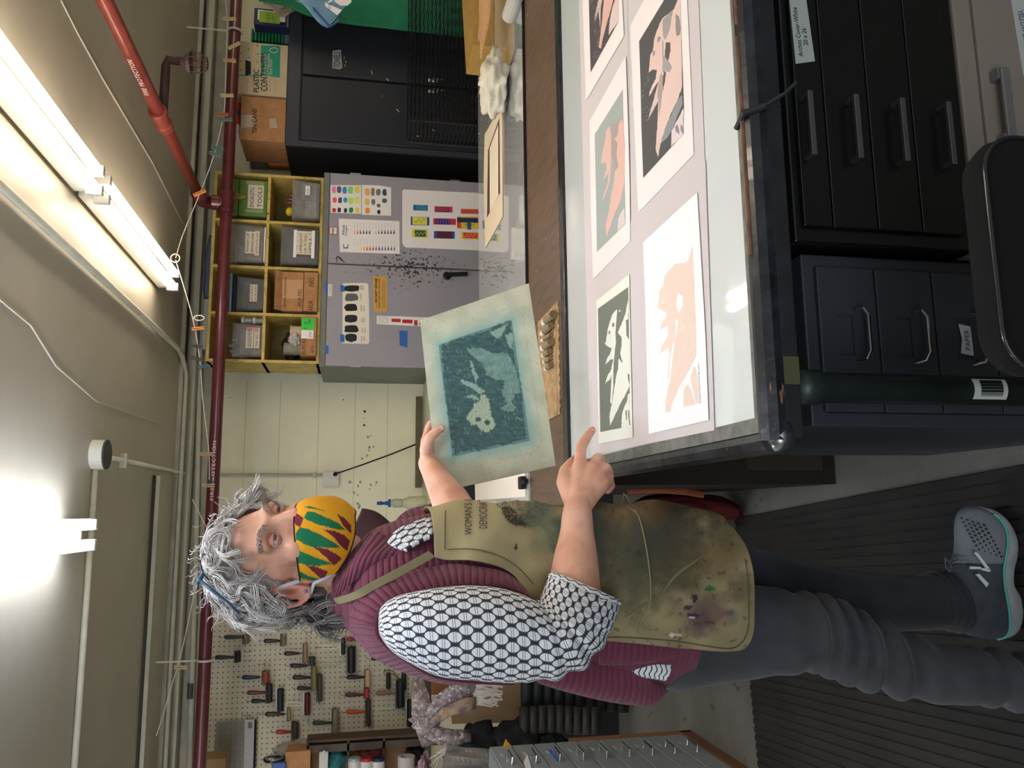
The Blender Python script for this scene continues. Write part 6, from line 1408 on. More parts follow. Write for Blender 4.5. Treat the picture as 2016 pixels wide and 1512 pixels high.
# eyes
for s in (-1, 1):
    ec = HP(.0730, s*.0325, .020)
    ey = part('eye', M('eye_white', 'b5a9a1', .35, coat=.1), body, lambda b: b.ball(ec, .0125, seg=20), smooth=True)
    gd = (hf*.93 + hr*(.12) - hu*.34).normalized()
    part('iris', M('iris', '3b424a', .2, coat=.4), ey, lambda b: b.lathe(ec+gd*.0105, ec+gd*.0128, [(0,.0062),(.6,.0060),(1,.004)], 18), smooth=True)
    part('pupil', BLK, ey, lambda b: b.lathe(ec+gd*.0120, ec+gd*.0131, [(0,.0027),(1,.002)], 12))
    def lid(b, up):
        R_ = .0136
        def fn(a, t_):
            th = -1.25+2.5*a
            if up: ph = 1.35 + (-.10 + .16*max(0, math.cos(th*1.2)) - 1.35)*t_
            else: ph = -1.25 + (-.14 - .20*max(0, math.cos(th*1.2)) + 1.25)*t_
            d = hf*math.cos(ph)*math.cos(th)+hr*math.cos(ph)*math.sin(th)+hu*math.sin(ph)
            return ec+d*R_
        b.grid(18, 8, fn)
    lm_ = M('lid_skin', 'b98371', .5)
    part('eyelid', lm_, body, lambda b: lid(b, True), smooth=True, solid=.0016); part('eyelid', lm_, body, lambda b: lid(b, False), smooth=True, solid=.0016)
    eb = random.Random(3+s)
    def brow(b):
        for k in range(120):
            t_ = eb.random(); rr_ = s*(.016+.040*t_); uu = .036+.007*math.sin(t_*2.6)+eb.uniform(-.004, .004); ff = .0955-.022*t_**2
            p = HP(ff+.002, rr_, uu); b.tube([p, p+hr*s*.004+hu*.001+hf*.001, p+hr*s*.008-hu*.0005], [.0008, .0007, .0002], 3)
    part('eyebrow', M('brow_hair', '94857a', .8), body, brow)
part('earring', M('stud_blue', '8088c0', .1, .6), body, lambda b: b.ball(HP(.002, .084, -.028), .0035, seg=10), smooth=True)
# ------------------------------------------------------------------ hair
def hshell(b):
    def E(c, r): b.ball(HP(*c), *r, seg=28, rot=Rot)
    E((-.016, 0, .064), (.096, .094, .082)); E((-.022, 0, .02), (.088, .088, .080)); E((-.060, .03, -.052), (.055, .065, .055)); E((-.055, -.04, -.045), (.05, .05, .05))
    E((.030, -.062, .062), (.050, .030, .042)); E((.035, .015, .106), (.050, .055, .030)); E((.015, .058, .060), (.040, .035, .045))
b = MB(); hshell(b); me = bpy.data.meshes.new('h0'); b.bm.to_mesh(me); b.bm.free(); ob = bpy.data.objects.new('h0', me); COL.objects.link(ob)
md = ob.modifiers.new('r', 'REMESH'); md.mode = 'VOXEL'; md.voxel_size = .006
md = ob.modifiers.new('s', 'SMOOTH'); md.factor = .5; md.iterations = 6
dg = bpy.context.evaluated_depsgraph_get(); hme = bpy.data.meshes.new_from_object(ob.evaluated_get(dg)); bpy.data.objects.remove(ob)
FACE = [(536,985),(512,998),(490,1008),(470,1028),(458,1060),(474,1080),(500,1082),(519,1115),(530,1134),(552,1142),(570,1146),(562,1160),(575,1188),(606,1180),(612,1152),(640,1145),(700,1050),(660,990),(578,975)]
bmh = bmesh.new(); bmh.from_mesh(hme); bmh.normal_update()
cand = []
for v in bmh.verts:
    f, r, u = toH(v.co); x, y = topx(v.co)
    if (v.normal.dot(CAM-v.co) > 0 and dpoly(x, y, FACE) < 4) or (f > .045 and u < .085): v.tag = True
    else: cand.append((v.co.copy(), v.normal.copy()))
bmesh.ops.delete(bmh, geom=[v for v in bmh.verts if v.tag], context='VERTS')
for v in bmh.verts: v.co += v.normal*(.004*nz(v.co.x*60, v.co.y*60, v.co.z*60)-.010)
bmh.to_mesh(hme); bmh.free()
def haircol(co, v=None):
    f, r, u = toH(co); x, y = topx(co)
    g = mixc(hx('9a938e'), hx('d2cfcd'), .5+1.1*nz(co.x*30, co.y*30, co.z*14))
    g = mixc(g, hx('a3978c'), .4*max(0, min(1, (f-.01)/.06)))
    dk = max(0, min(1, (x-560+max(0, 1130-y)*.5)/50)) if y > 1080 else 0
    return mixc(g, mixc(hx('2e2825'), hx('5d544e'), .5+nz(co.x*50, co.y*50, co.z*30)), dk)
cap_ = link(hme, 'hair', person, smooth=True)
rh = random.Random(12)
b = MB(); SC = []
N_LOCK = 760; NS = 8; m_ = 15
for i in range(N_LOCK):
    p0_, nn = cand[rh.randrange(len(cand))]
    f, r, u = toH(p0_)
    if u < -.03 and r < -.005: continue
    Lh = rh.uniform(.04, .085)
    tg = (hu*-.7 + hf*(-.35 if f < .03 else .1) + hr*(.5 if r > 0 else -.5)*rh.uniform(.2, 1) + V((rh.uniform(-1,1), rh.uniform(-1,1), rh.uniform(-1,1)))*.8)
    tg = (tg-nn*tg.dot(nn)).normalized(); sd = nn.cross(tg); R_ = rh.uniform(.005, .011); turns = rh.uniform(.6, 1.5); ph = rh.uniform(0, 6.28); hand_ = rh.choice((-1, 1)); lift = rh.uniform(-.007, .004); bend = rh.uniform(-.02, .02)
    def path(off, dph, sc_):
        out = []
        for k in range(m_):
            q = k/(m_-1); a = ph+dph+hand_*turns*2*math.pi*q; rr_ = R_*sc_*(.4+.7*q)
            out.append(p0_ + off*(1+.6*q) + tg*Lh*q + sd*bend*q*q + nn*(lift+.6*rr_*math.cos(a)+.003 - .010*q*q) + sd*rr_*math.sin(a))
        return out
    mid = path(V((0,0,0)), 0, 1)
    ins = sum(1 for q in mid if dpoly(*topx(q), FACE) < (0 if rh.random() < .8 else -3))
    if ins > 2 and (CAM-p0_).dot(nn) > -.02: continue
    for s_ in range(NS):
        off = sd*rh.gauss(0, .0022)+nn*rh.gauss(0, .0016)+tg*rh.gauss(0, .003)
        pts = path(off, rh.gauss(0, .12), rh.uniform(.85, 1.15)); w0 = rh.uniform(.0005, .0010)
        b.tube(pts, [w0*(.6+.6*math.sin(math.pi*min(1, k/(m_-1)*1.1+.05)))*(1 if k < m_-1 else .2) for k in range(m_)], 3, cap=False)
def strandcol(co, v):
    c = haircol(co); i = v.index//(45*NS); r_ = .65*((i*7919) % 101)/101+.35*(((v.index//45)*613) % 97)/97
    return mixc(c, hx('f2f0ee') if r_ > .42 else hx('4a443f'), abs(r_-.42)*1.25)
# wispy fringe lines at the crown and forehead
for i in range(170):
    p, nn = cand[rh.randrange(len(cand))]
    if topx(p)[0] > 640: continue
    dv = (nn + V((rh.uniform(-1,1), rh.uniform(-1,1), rh.uniform(-1,1)))*.8).normalized(); L_ = rh.uniform(.015, .04); s_ = dv.orthogonal().normalized(); R_ = rh.uniform(.003, .008)
    pts = [p+nn*.008+dv*L_*k/7+s_*R_*math.sin(k*.9)+dv.cross(s_)*R_*math.cos(k*.9) for k in range(8)]
    if sum(1 for q in pts if inpoly(*topx(q), FACE)) > 1: continue
    b.tube(pts, .00055, 3, cap=False)
hs = b.build('curls', M('tmp'), cap_, smooth=True)
paint(cap_, lambda co, v: mixc(haircol(co), hx('55504c'), .3), .8, 'hair_base'); paint(hs, strandcol, .45, 'hair_strand', sheen=.2)
# ------------------------------------------------------------------ glasses pushed up on the hair
gl = thing('glasses', aY(395, 1120, 1.46), 'blue framed eyeglasses pushed up on top of the grey hair', 'glasses')
gm = M('glasses_blue', '234a66', .35); gw = M('glasses_wire', '4a5568', .3, .7)
g0, g1 = aY(393, 1142, 1.43), aY(447, 1184, 1.415)
part('temple', gm, gl, lambda b: b.tube([g0, g0.lerp(g1,.5)+V((0,-.004,0)), g1, g1+V((-.02,.0,-.02))], [.003,.0026,.0022,.002], 8), smooth=True)
def rim_px(c, rx_, ry_, Y0, dYy, rot=0):
    return [aY(c[0]+rx_*math.cos(a)*math.cos(rot)-ry_*math.sin(a)*math.sin(rot), c[1]+rx_*math.cos(a)*math.sin(rot)+ry_*math.sin(a)*math.cos(rot), Y0+dYy*math.sin(a+.5)) for a in [k*math.pi/12 for k in range(24)]]
RP = rim_px((411,1117), 14, 27, 1.44, .012, -.35)
part('lens_rim', gw, gl, lambda b: b.tube(RP, .0011, 6, closed=True)); part('lens_rim', gw, gl, lambda b: b.tube([p+V((.045,.055,.002)) for p in RP], .0011, 6, closed=True))
part('lens', M('lens_glass', 'e8eef0', .03, alpha=.12, coat=1), gl, lambda b: b.prism(RP, V((0,.001,0))))
part('hinge', gm, gl, lambda b: b.tube([aY(388,1150,1.43), aY(394,1141,1.43), aY(400,1130,1.44)], .0036, 8))
# ------------------------------------------------------------------ face mask
def mask_pt(a, t_):
    """a: -1 her left ear .. 1 her right ear ; t_: 0 top .. 1 bottom"""
    s = abs(a); sg = 1 if a > 0 else -1
    cx = [(.108, -.012), (.118, -.026), (.124, -.050), (.120, -.076), (.108, -.098), (.090, -.112)]     # centre ridge f,u
    ed = [(.020, -.020), (.018, -.032), (.017, -.044), (.016, -.056), (.016, -.066), (.022, -.078)]     # near the ear f,u
    mid = [(.084, -.014, .042), (.092, -.029, .046), (.094, -.050, .047), (.090, -.074, .050), (.080, -.093, .047), (.064, -.107, .042)]
    c = cr(cx, t_); e = cr(ed, t_); m_ = cr(mid, t_); er = .0770-.011*t_
    P0, P1, P2 = V((c[0], 0, c[1])), V((m_[0], m_[2], m_[1])), V((e[0], er, e[1]))
    # quadratic through the three at s=0,.5,1
    q = P0*((s-.5)*(s-1)*2) + P1*(-4*s*(s-1)) + P2*(2*s*(s-.5))
    return HP(q.x, sg*q.y, q.z)
mk = part('face_mask', M('tmp'), person, lambda b: b.grid(150, 80, lambda s_, t_: mask_pt(-1+2*s_, t_)), smooth=True)
ZM = lambda zx, zy: (380+zx/5.04, 950+zy/5.04)
GR = [[(1135,285),(1200,290),(1330,350),(1440,400),(1515,475),(1400,460),(1250,420),(1130,370),(1098,345)], [(1060,440),(1150,465),(1280,525),(1400,595),(1465,648),(1330,648),(1200,642),(1100,612),(1018,562),(1020,500)], [(1005,655),(1080,685),(1200,738),(1320,778),(1390,808),(1280,824),(1150,824),(1050,802),(985,762)], [(960,860),(1080,890),(1150,930),(1270,962),(1260,990),(1100,960),(960,910)], [(1150,230),(1250,262),(1330,290),(1200,262),(1100,245)]]
MR = [[(990,280),(1050,318),(1098,355),(1062,442),(1020,425),(1000,380)], [(1290,465),(1400,480),(1500,520),(1560,580),(1530,680),(1460,625),(1400,545)], [(1200,645),(1330,660),(1420,710),(1480,755),(1400,825),(1330,752),(1260,692)], [(1120,822),(1220,835),(1340,880),(1290,980),(1200,892)], [(1430,310),(1500,350),(1570,430),(1570,510),(1490,425)]]
GR = [[ZM(*p) for p in P] for P in GR]; MR = [[ZM(*p) for p in P] for P in MR]
def maskcol(co, v):
    x, y = topx(co); j = .5*math.sin(x*2.2)
    f, r, u = toH(co)
    if r < -.012: x2 = x
    for P in GR:
        if inpoly(x, y+j, P): return hx('0c6a45')
    for P in MR:
        if inpoly(x, y+j, P): return hx('6d1f2c')
    return hx('dc9c14')
paint(mk, maskcol, .9, 'mask_cloth', bump=.25, bscale=500)
mk.modifiers.new('t', 'SOLIDIFY').thickness = .0022
part('binding', M('mask_edge', '2b1a18', .9), mk, lambda b: (b.tube([mask_pt(-1+2*k/60, 0) for k in range(61)], .0014, 6), b.tube([mask_pt(-1+2*k/60, 1) for k in range(61)], .0014, 6)))
loop_m = M('ear_loop', 'b9c2cc', .7)
part('ear_loop', loop_m, mk, lambda b: b.tube([mask_pt(.99, .05), HP(.012, .079, .012), HP(-.008, .082, .032), HP(-.022, .080, .026)], [.0035]*4, 8, flat=.35), smooth=True)
part('ear_loop', loop_m, mk, lambda b: b.tube([mask_pt(.99, .92), HP(.012, .075, -.042), HP(-.006, .080, -.036), HP(-.020, .078, -.020)], [.0035]*4, 8, flat=.35), smooth=True)
# ------------------------------------------------------------------ clothes : materials
def uvmat(name, kind):
    if name in _mats: return _mats[name]
    m = bpy.data.materials.new(name); m.use_nodes = True; nt = m.node_tree; N = nt.nodes; L = nt.links; b = N['Principled BSDF']
    uv = N.new('ShaderNodeUVMap'); sp = N.new('ShaderNodeSeparateXYZ'); L.new(uv.outputs[0], sp.inputs[0])
    def mt(op, a, c=None, clamp=False):
        n = N.new('ShaderNodeMath'); n.operation = op
        for i, q in enumerate((a, c)):
            if q is None: continue
            if isinstance(q, (int, float)): n.inputs[i].default_value = q
            else: L.new(q, n.inputs[i])
        return n.outputs[0]
    U, W = sp.outputs[0], sp.outputs[1]
    b.inputs['Roughness'].default_value = .85
    if kind == 'ovals':
        pu, pv = .0163, .0175
        cu = mt('DIVIDE', U, pu); ci = mt('FLOOR', cu); fu = mt('SUBTRACT', mt('FRACT', cu), .5)
        off = mt('MULTIPLY', mt('MODULO', ci, 2), .5)
        fv = mt('SUBTRACT', mt('FRACT', mt('ADD', mt('DIVIDE', W, pv), off)), .5)
        du = mt('MULTIPLY', fu, pu/.0098); dv = mt('MULTIPLY', fv, pv/.0066)
        # each column's ovals are wider than the column: test this column and its two neighbours
        def oval(shift):
            a = mt('MULTIPLY', mt('SUBTRACT', fu, shift), pu/.0101)
            o2 = mt('ADD', off, abs(shift)*.5); v_ = mt('SUBTRACT', mt('FRACT', mt('ADD', mt('DIVIDE', W, pv), o2)), .5)
            c = mt('MULTIPLY', v_, pv/.0063)
            return mt('ADD', mt('MULTIPLY', a, a), mt('MULTIPLY', c, c)), a, c
        ds = [oval(s) for s in (0, 1, -1)]
        dmin = mt('MINIMUM', mt('MINIMUM', ds[0][0], ds[1][0]), ds[2][0])
        white = mt('LESS_THAN', dmin, .93)
        ln = mt('LESS_THAN', mt('ABSOLUTE', mt('SUBTRACT', mt('ABSOLUTE', mt('ADD', ds[0][1], 0)), .16)), .035)
        inl = mt('LESS_THAN', ds[0][0], .93)
        line = mt('MULTIPLY', ln, inl)
        # fine pale contour lines in the dark ground
        gl_ = mt('LESS_THAN', mt('ABSOLUTE', mt('SUBTRACT', dmin, 1.22)), .05)
        mx = N.new('ShaderNodeMix'); mx.data_type = 'RGBA'; L.new(mt('SUBTRACT', white, line), mx.inputs[0]); mx.inputs[6].default_value = (*lin('2a2d33'), 1); mx.inputs[7].default_value = (*lin('dfe3ea'), 1)
        m2 = N.new('ShaderNodeMix'); m2.data_type = 'RGBA'; L.new(mt('MULTIPLY', gl_, .45), m2.inputs[0]); L.new(mx.outputs[2], m2.inputs[6]); m2.inputs[7].default_value = (*lin('8c9098'), 1)
        L.new(m2.outputs[2], b.inputs['Base Color'])
    if kind == 'quilt':
        n = N.new('ShaderNodeTexNoise'); n.inputs['Scale'].default_value = 14; tc = N.new('ShaderNodeTexCoord'); L.new(tc.outputs['Object'], n.inputs[0])
        cr_ = N.new('ShaderNodeValToRGB'); cr_.color_ramp.elements[0].color = (*lin('5c2338'), 1); cr_.color_ramp.elements[1].color = (*lin('7a3550'), 1); L.new(n.outputs[0], cr_.inputs[0])
        L.new(cr_.outputs[0], b.inputs['Base Color'])
        w_ = mt('ABSOLUTE', mt('SINE', mt('MULTIPLY', mt('ADD', U, mt('MULTIPLY', n.outputs[0], .012)), math.pi/.0115)))
        bp_ = N.new('ShaderNodeBump'); bp_.inputs['Distance'].default_value = .0045; bp_.inputs['Strength'].default_value = .9; L.new(mt('POWER', w_, .5), bp_.inputs['Height']); L.new(bp_.outputs[0], b.inputs['Normal'])
        b.inputs['Sheen Weight'].default_value = .1
    if kind == 'frill':
        mx = N.new('ShaderNodeMix'); mx.data_type = 'RGBA'
        s_ = mt('SINE', mt('ADD', mt('MULTIPLY', U, 2*math.pi/.009), mt('MULTIPLY', mt('SINE', mt('MULTIPLY', W, 2*math.pi/.02)), 1.3)))
        L.new(mt('GREATER_THAN', s_, .72), mx.inputs[0]); mx.inputs[6].default_value = (*lin('dfe3ea'), 1); mx.inputs[7].default_value = (*lin('30333a'), 1)
        L.new(mx.outputs[2], b.inputs['Base Color'])
    _mats[name] = m; return m
OV = uvmat('shirt_ovals', 'ovals'); QU = uvmat('vest_quilt', 'quilt'); FRM = uvmat('shirt_frill', 'frill')
# ------------------------------------------------------------------ vest
TS = [(655,1205,655,1130,1.50,.060),(680,1232,680,1092,1.50,.090),(705,1262,705,1068,1.50,.145),(740,1292,740,1040,1.50,.172),(800,1318,800,1020,1.50,.178),(870,1335,870,1008,1.50,.172),(960,1330,960,1002,1.50,.160),(1050,1322,1050,1006,1.50,.152),(1130,1330,1130,1010,1.50,.158),(1200,1345,1200,1015,1.50,.164),(1260,1352,1260,1020,1.50,.168),(1318,1340,1318,1025,1.50,.166)]
bm = loft(TS, 90, 64, 2.1, True, lambda t_, th, p: .003*nz(p.x*12, p.y*12, p.z*12))
vest = bmobj(bm, 'vest', QU, person)
# back panel of the vest that flares below the waist
BP = [(1060,1345,1060,1250,1.44,.05),(1110,1360,1110,1250,1.44,.055),(1175,1376,1175,1255,1.44,.06),(1235,1386,1235,1262,1.44,.06),(1272,1387,1262,1310,1.44,.055),(1300,1366,1285,1330,1.44,.04),(1308,1360,1304,1352,1.44,.02)]
bmobj(loft(BP, 40, 30, 2.2), 'vest_back_panel', QU, person)
HMF = [(1180,1310,1180,1200,1.36,.02),(1250,1308,1250,1200,1.36,.022),(1300,1300,1300,1200,1.36,.022),(1326,1296,1326,1200,1.36,.018)]
bmobj(loft(HMF, 30, 24, 2.6), 'vest_front_panel', QU, person)
bmobj(loft([(1230,1330,1230,1270,1.40,.02),(1280,1336,1280,1285,1.385,.02),(1305,1340,1318,1298,1.38,.02)], 14, 20), 'shirt_hem', FRM, person)
# collar wings
def panel(name, mat, grid_px, nu=14, nv=10, solid=.006, parent=None, bulge=0):
    """bilinear patch through a small net of (x, y, Y)"""
    R_ = len(grid_px); Cc = len(grid_px[0])
    def fn(s_, t_):
        rows = [cr(r, t_) for r in grid_px]; q = cr(rows, s_); return aY(*q)
    bm = bmesh.new(); uvl = bm.loops.layers.uv.new('UVMap')
    vs = [[bm.verts.new(fn(i/(nu-1), j/(nv-1))) for j in range(nv)] for i in range(nu)]
    LJ = [0]; LI = [0]
    for j in range(nv-1): LJ.append(LJ[-1]+(vs[nu//2][j+1].co-vs[nu//2][j].co).length)
    for i in range(nu-1): LI.append(LI[-1]+(vs[i+1][nv//2].co-vs[i][nv//2].co).length)
    for i in range(nu-1):
        for j in range(nv-1):
            f = bm.faces.new((vs[i][j], vs[i+1][j], vs[i+1][j+1], vs[i][j+1]))
            for l_, (a, c) in zip(f.loops, ((i, j), (i+1, j), (i+1, j+1), (i, j+1))): l_[uvl].uv = (LJ[c], LI[a])
    return bmobj(bm, name, mat, parent or person, solid=solid)
QD = M('vest_shadowed', '33161f', .9)  # inside of the far collar: its shadow put into a darker burgundy
panel('collar', QU, [[(652,1186,1.40),(690,1150,1.37),(735,1118,1.36),(790,1100,1.36)], [(662,1160,1.385),(700,1118,1.36),(745,1095,1.355),(800,1090,1.36)], [(676,1140,1.385),(712,1088,1.37),(762,1078,1.37),(808,1083,1.375)], [(690,1118,1.40),(737,1050,1.40),(775,1070,1.39),(812,1080,1.39)]], 24, 20)
panel('collar', QD, [[(690,1058,1.62),(706,1022,1.63),(714,1002,1.64)], [(712,1066,1.57),(732,1030,1.60),(742,1010,1.62)], [(735,1066,1.52),(758,1045,1.56),(775,1038,1.60)], [(752,1068,1.48),(776,1056,1.52),(790,1050,1.56)]], 14, 12)
panel('vest_shoulder', QU, [[(770,1040,1.60),(800,1008,1.60),(850,994,1.60)], [(776,1050,1.58),(806,1024,1.57),(852,1004,1.57)], [(782,1058,1.56),(812,1038,1.55),(852,1016,1.55)]], 12, 12)
panel('shirt_front', OV, [[(762,1068,1.385),(790,1040,1.39),(852,1018,1.42)], [(775,1078,1.368),(805,1058,1.366),(852,1036,1.385)], [(800,1084,1.345),(822,1070,1.35),(852,1056,1.358)]], 12, 12)
# ------------------------------------------------------------------ near sleeve
SL = [(744,1222,748,1250,1.30,.03),(752,1196,772,1278,1.28,.055),(790,1174,812,1304,1.262,.066),(850,1160,862,1328,1.25,.072),(920,1154,925,1337,1.245,.076),(985,1158,990,1340,1.243,.078),(1035,1174,1050,1338,1.243,.078),(1062,1190,1108,1326,1.245,.076),(1068,1186,1160,1290,1.25,.074),(1072,1172,1190,1246,1.262,.070),(1078,1152,1206,1216,1.278,.062),(1085,1134,1213,1190,1.292,.056)]
def slv(t_, th, p):
    w_ = .003*nz(p.x*14, p.y*14, p.z*14)
    if t_ > .5: w_ += .0055*math.sin((t_-.5)*70+2.2*math.sin(th))*math.exp(-((t_-.68)/.12)**2)*(.6+.4*math.cos(th))
    return w_
bm = loft(SL, 110, 60, 2.15, False, slv)
sleeve = bmobj(bm, 'shirt_sleeve', OV, person, solid=.002)
CF = [(1083,1137,1210,1194,1.290,.057),(1088,1131,1216,1187,1.296,.056),(1092,1128,1214,1182,1.30,.052)]
bmobj(loft(CF, 12, 60, 2.15, False, lambda t_, th, p: .0022*math.sin(th*16)), 'sleeve_cuff', FRM, person, solid=.003)
# armhole binding
AH = [(744,1250),(742,1232),(746,1210),(770,1184),(826,1169),(868,1160),(908,1154),(984,1157),(1030,1172),(1062,1192)]
AH2 = [(744,1250),(764,1272),(802,1300),(850,1327),(893,1336),(954,1342),(1010,1343)]
vb = M('vest_binding', '4a1a2a', .8)
part('armhole_binding', vb, vest, lambda b: (b.tube([aY(*cr(AH, k/40), 1.275-.0*k) for k in range(41)], .0042, 8), b.tube([aY(*cr(AH2, k/30), 1.275) for k in range(31)], .0042, 8)), smooth=True)
# quilted armhole band and shoulder cap standing up around the sleeve
def band(P, Q, Ya, Yb, name='armhole_band'):
    panel(name, QU, [[(x, y, Ya) for x, y in P], [((x*.5+u_*.5), (y*.5+w_*.5), (Ya+Yb)/2-.012) for (x, y), (u_, w_) in zip(P, Q)], [(x, y, Yb) for x, y in Q]], 14, 60, parent=vest, solid=.004)
P_in = [(742,1234),(748,1208),(772,1184),(826,1169),(868,1160),(908,1154),(984,1157),(1030,1172),(1060,1190)]
P_out = [(690,1225),(700,1185),(735,1150),(800,1128),(850,1118),(905,1112),(980,1124),(1015,1142),(1045,1175)]
band(P_in, P_out, 1.285, 1.335)
P_in2 = [(742,1234),(764,1272),(802,1300),(850,1327),(893,1336),(954,1341)]
P_out2 = [(690,1225),(722,1280),(765,1309),(817,1330),(878,1345),(950,1345)]
band(P_in2, P_out2, 1.285, 1.36, 'shoulder_band')
# ------------------------------------------------------------------ apron
AS = [(848,1165,172,1.50,.183),(900,1160,172,1.50,.182),(960,1162,176,1.50,.172),(1040,1168,178,1.50,.166),(1100,1172,182,1.50,.170),(1180,1178,188,1.50,.180),(1260,1184,196,1.50,.190),(1330,1186,196,1.50,.192),(1400,1190,182,1.50,.190),(1450,1192,166,1.50,.188),(1490,1192,140,1.50,.186)]
def ast(x):
    x = max(AS[0][0], min(AS[-1][0], x))
    for i in range(len(AS)-1):
        if x <= AS[i+1][0]:
            q = (x-AS[i][0])/(AS[i+1][0]-AS[i][0]); q = q*q*(3-2*q)*.5+q*.5
            return tuple(a*(1-q)+c*q for a, c in zip(AS[i], AS[i+1]))
def asurf(x, ph, off=0):
    """point on the apron: station x, angle ph (0 front silhouette, 90deg nearest the camera)"""
    _, yc, hw, Yc, hd = ast(x)
    c = aY(x, yc, Yc); a = aY(x, yc-hw, Yc)-c
    n_ = a.normalized()
    fold = .004*math.sin(x*.05+ph*5)+.003*math.sin(ph*11+x*.02)*max(0, (x-1150)/300)
    return c + a*(1+ (off+fold)/a.length)*math.cos(ph) + V((0, -(hd+off+fold), 0))*math.sin(ph)
def asolve(X, Y_):
    """station and angle whose picture position is (X, Y_)"""
    x = X; ph = .8
    for _ in range(14):
        p = topx(asurf(x, ph)); e1, e2 = X-p[0], Y_-p[1]
        d = topx(asurf(x, ph+.02)); J = (d[1]-p[1])/.02
        x += e1*.9; 
        if abs(J) > 5: ph += max(-.2, min(.2, e2/J))
        ph = max(0.02, min(1.9, ph)); x = max(840, min(1495, x))
    return x, ph
EDGE = [(850,1094),(866,1099),(881,1102),(931,1103),(984,1116),(1016,1137),(1042,1175),(1080,1215),(1130,1250),(1180,1264),(1243,1266),(1326,1275),(1398,1284),(1436,1288),(1458,1282)]
ES = [asolve(*p) for p in [cr(EDGE, k/40) for k in range(41)]]
BOT = [(1458,1282),(1474,1270),(1484,1245),(1486,1200),(1485,1140),(1478,1100),(1466,1068),(1442,1036)]
BS = [asolve(*p) for p in [cr(BOT, k/30) for k in range(31)]]
xb_far = BS[-1][0]
def edge_phi(x):
    best = None
    for i in range(len(ES)-1):
        a, c = ES[i], ES[i+1]
        if min(a[0], c[0]) <= x <= max(a[0], c[0]) and abs(c[0]-a[0]) > 1e-6:
            return a[1]+(c[1]-a[1])*(x-a[0])/(c[0]-a[0])
    return ES[0][1] if x < ES[0][0] else ES[-1][1]
def hem_x(ph):
    for i in range(len(BS)-1):
        a, c = BS[i], BS[i+1]
        if min(a[1], c[1]) <= ph <= max(a[1], c[1]) and abs(c[1]-a[1]) > 1e-6: return a[0]+(c[0]-a[0])*(ph-a[1])/(c[1]-a[1])
    return BS[0][0] if ph > BS[0][1] else max(BS[-1][0]-6, 1380)
NU, NV = 330, 230
def ap_pt(s_, t_):
    # s: down the apron, t: from near edge round the front to the far side
    x0_ = ES[0][0]; xe = ES[-1][0]
    x = x0_+(xe-x0_)*s_; pe = edge_phi(x); pf = -1.0 if x < 1000 else -1.25
    ph = pe+(pf-pe)*t_
    hx_ = hem_x(ph)
    k = max(0, (s_-.6)/.4)
    x = x + (hx_-xe)*k*k
    return asurf(x, ph)
apr = part('apron', M('tmp'), person, lambda b: b.grid(NU, NV, ap_pt), smooth=True)
STN = [((1400,1205),30,'6d5a4e',.8),((1375,1225),22,'574048',.6),((1180,1040),60,'3a3d34',.85),((1130,1050),40,'30403c',.85),((1250,1100),80,'4a4838',.75),((1310,1040),70,'45443a',.8),((1340,1110),50,'45422f',.65),((1420,1100),30,'8a6d48',.45),((1215,1000),30,'8f7040',.4),((1290,1000),30,'94673a',.35),((1060,1010),28,'3f5650',.55),((1080,1060),30,'56604a',.4),((1460,1160),24,'4c4836',.5),((1440,1215),12,'6b6155',.6),((1230,1180),40,'5f5d42',.4)]
SPT = [((1398.5,1158),(9,6),'1d6a3c'),((1367,1178),(6,8),'2c2b3c'),((1355,1196),(8,5),'3a2f3c'),((1366,1212),(12,5),'3b2a30'),((1396,1226),(10,5),'4f3a35'),((1436,1206),(9,5),'55555c'),((1323,1250),(4,5),'cfcbb8'),((1335,1250),(8,2.5),'cfcbb8'),((1340,1257),(4,3),'6b4a48'),((1364,1215),(7,1.5),'e0dcd4'),((1258,1090),(9,7),'3d3c33'),((1016,1077),(3,6),'33322c')]
def apcol(co, v):
    x, y = topx(co)
    c = mixc(hx('827858'), hx('998c69'), .5+.9*nz(x*.02, y*.03))
    c = mixc(c, hx('b0a681'), .9*max(0, min(1, (1080-x)/160)))
    for (sx_, sy_), r, cc, w_ in STN:
        d = math.hypot((x-sx_), (y-sy_))/r + .5*nz(x*.05, y*.05, sx_) + .25*nz(x*.2, y*.2, sy_)
        c = mixc(c, hx(cc), w_*1.15*max(0, min(1, 1.6-d)))
    if x > 1090: c = mixc(c, hx('3a382f'), .45*max(0, min(1, (nz(x*.09, y*.09, 3)-.42)*9)))
    for (sx_, sy_), (rx_, ry_), cc in SPT:
        d = math.hypot((x-sx_)/rx_, (y-sy_)/ry_)+.6*nz(x*.25, y*.25, sx_)
        if d < 1: c = mixc(c, hx(cc), .9)
    return c
paint(apr, apcol, .88, 'apron_canvas', bump=.15, bscale=300)
apr.modifiers.new('t', 'SOLIDIFY').thickness = .0025
stm = M('stitch', '5d5840', .9)
def onap(P, off=.0016):
    out = []
    for p in P:
        x, ph = asolve(*p); out.append(asurf(x, ph, off))
    return out
part('seam', stm, apr, lambda b: b.tube(onap([(876,1082),(876,1060),(876,1030),(877,1006)]), .0009, 5))
part('seam', stm, apr, lambda b: b.tube(onap([cr([(880,1083),(930,1082),(980,1094),(1020,1118),(1050,1150)], k/20) for k in range(21)]), .0008, 5))
part('seam', stm, apr, lambda b: b.tube(onap([cr([(1180,1254),(1243,1255),(1330,1262),(1400,1273),(1440,1276),(1462,1262),(1473,1235),(1474,1190),(1472,1140),(1466,1100)], k/40) for k in range(41)]), .0009, 5))
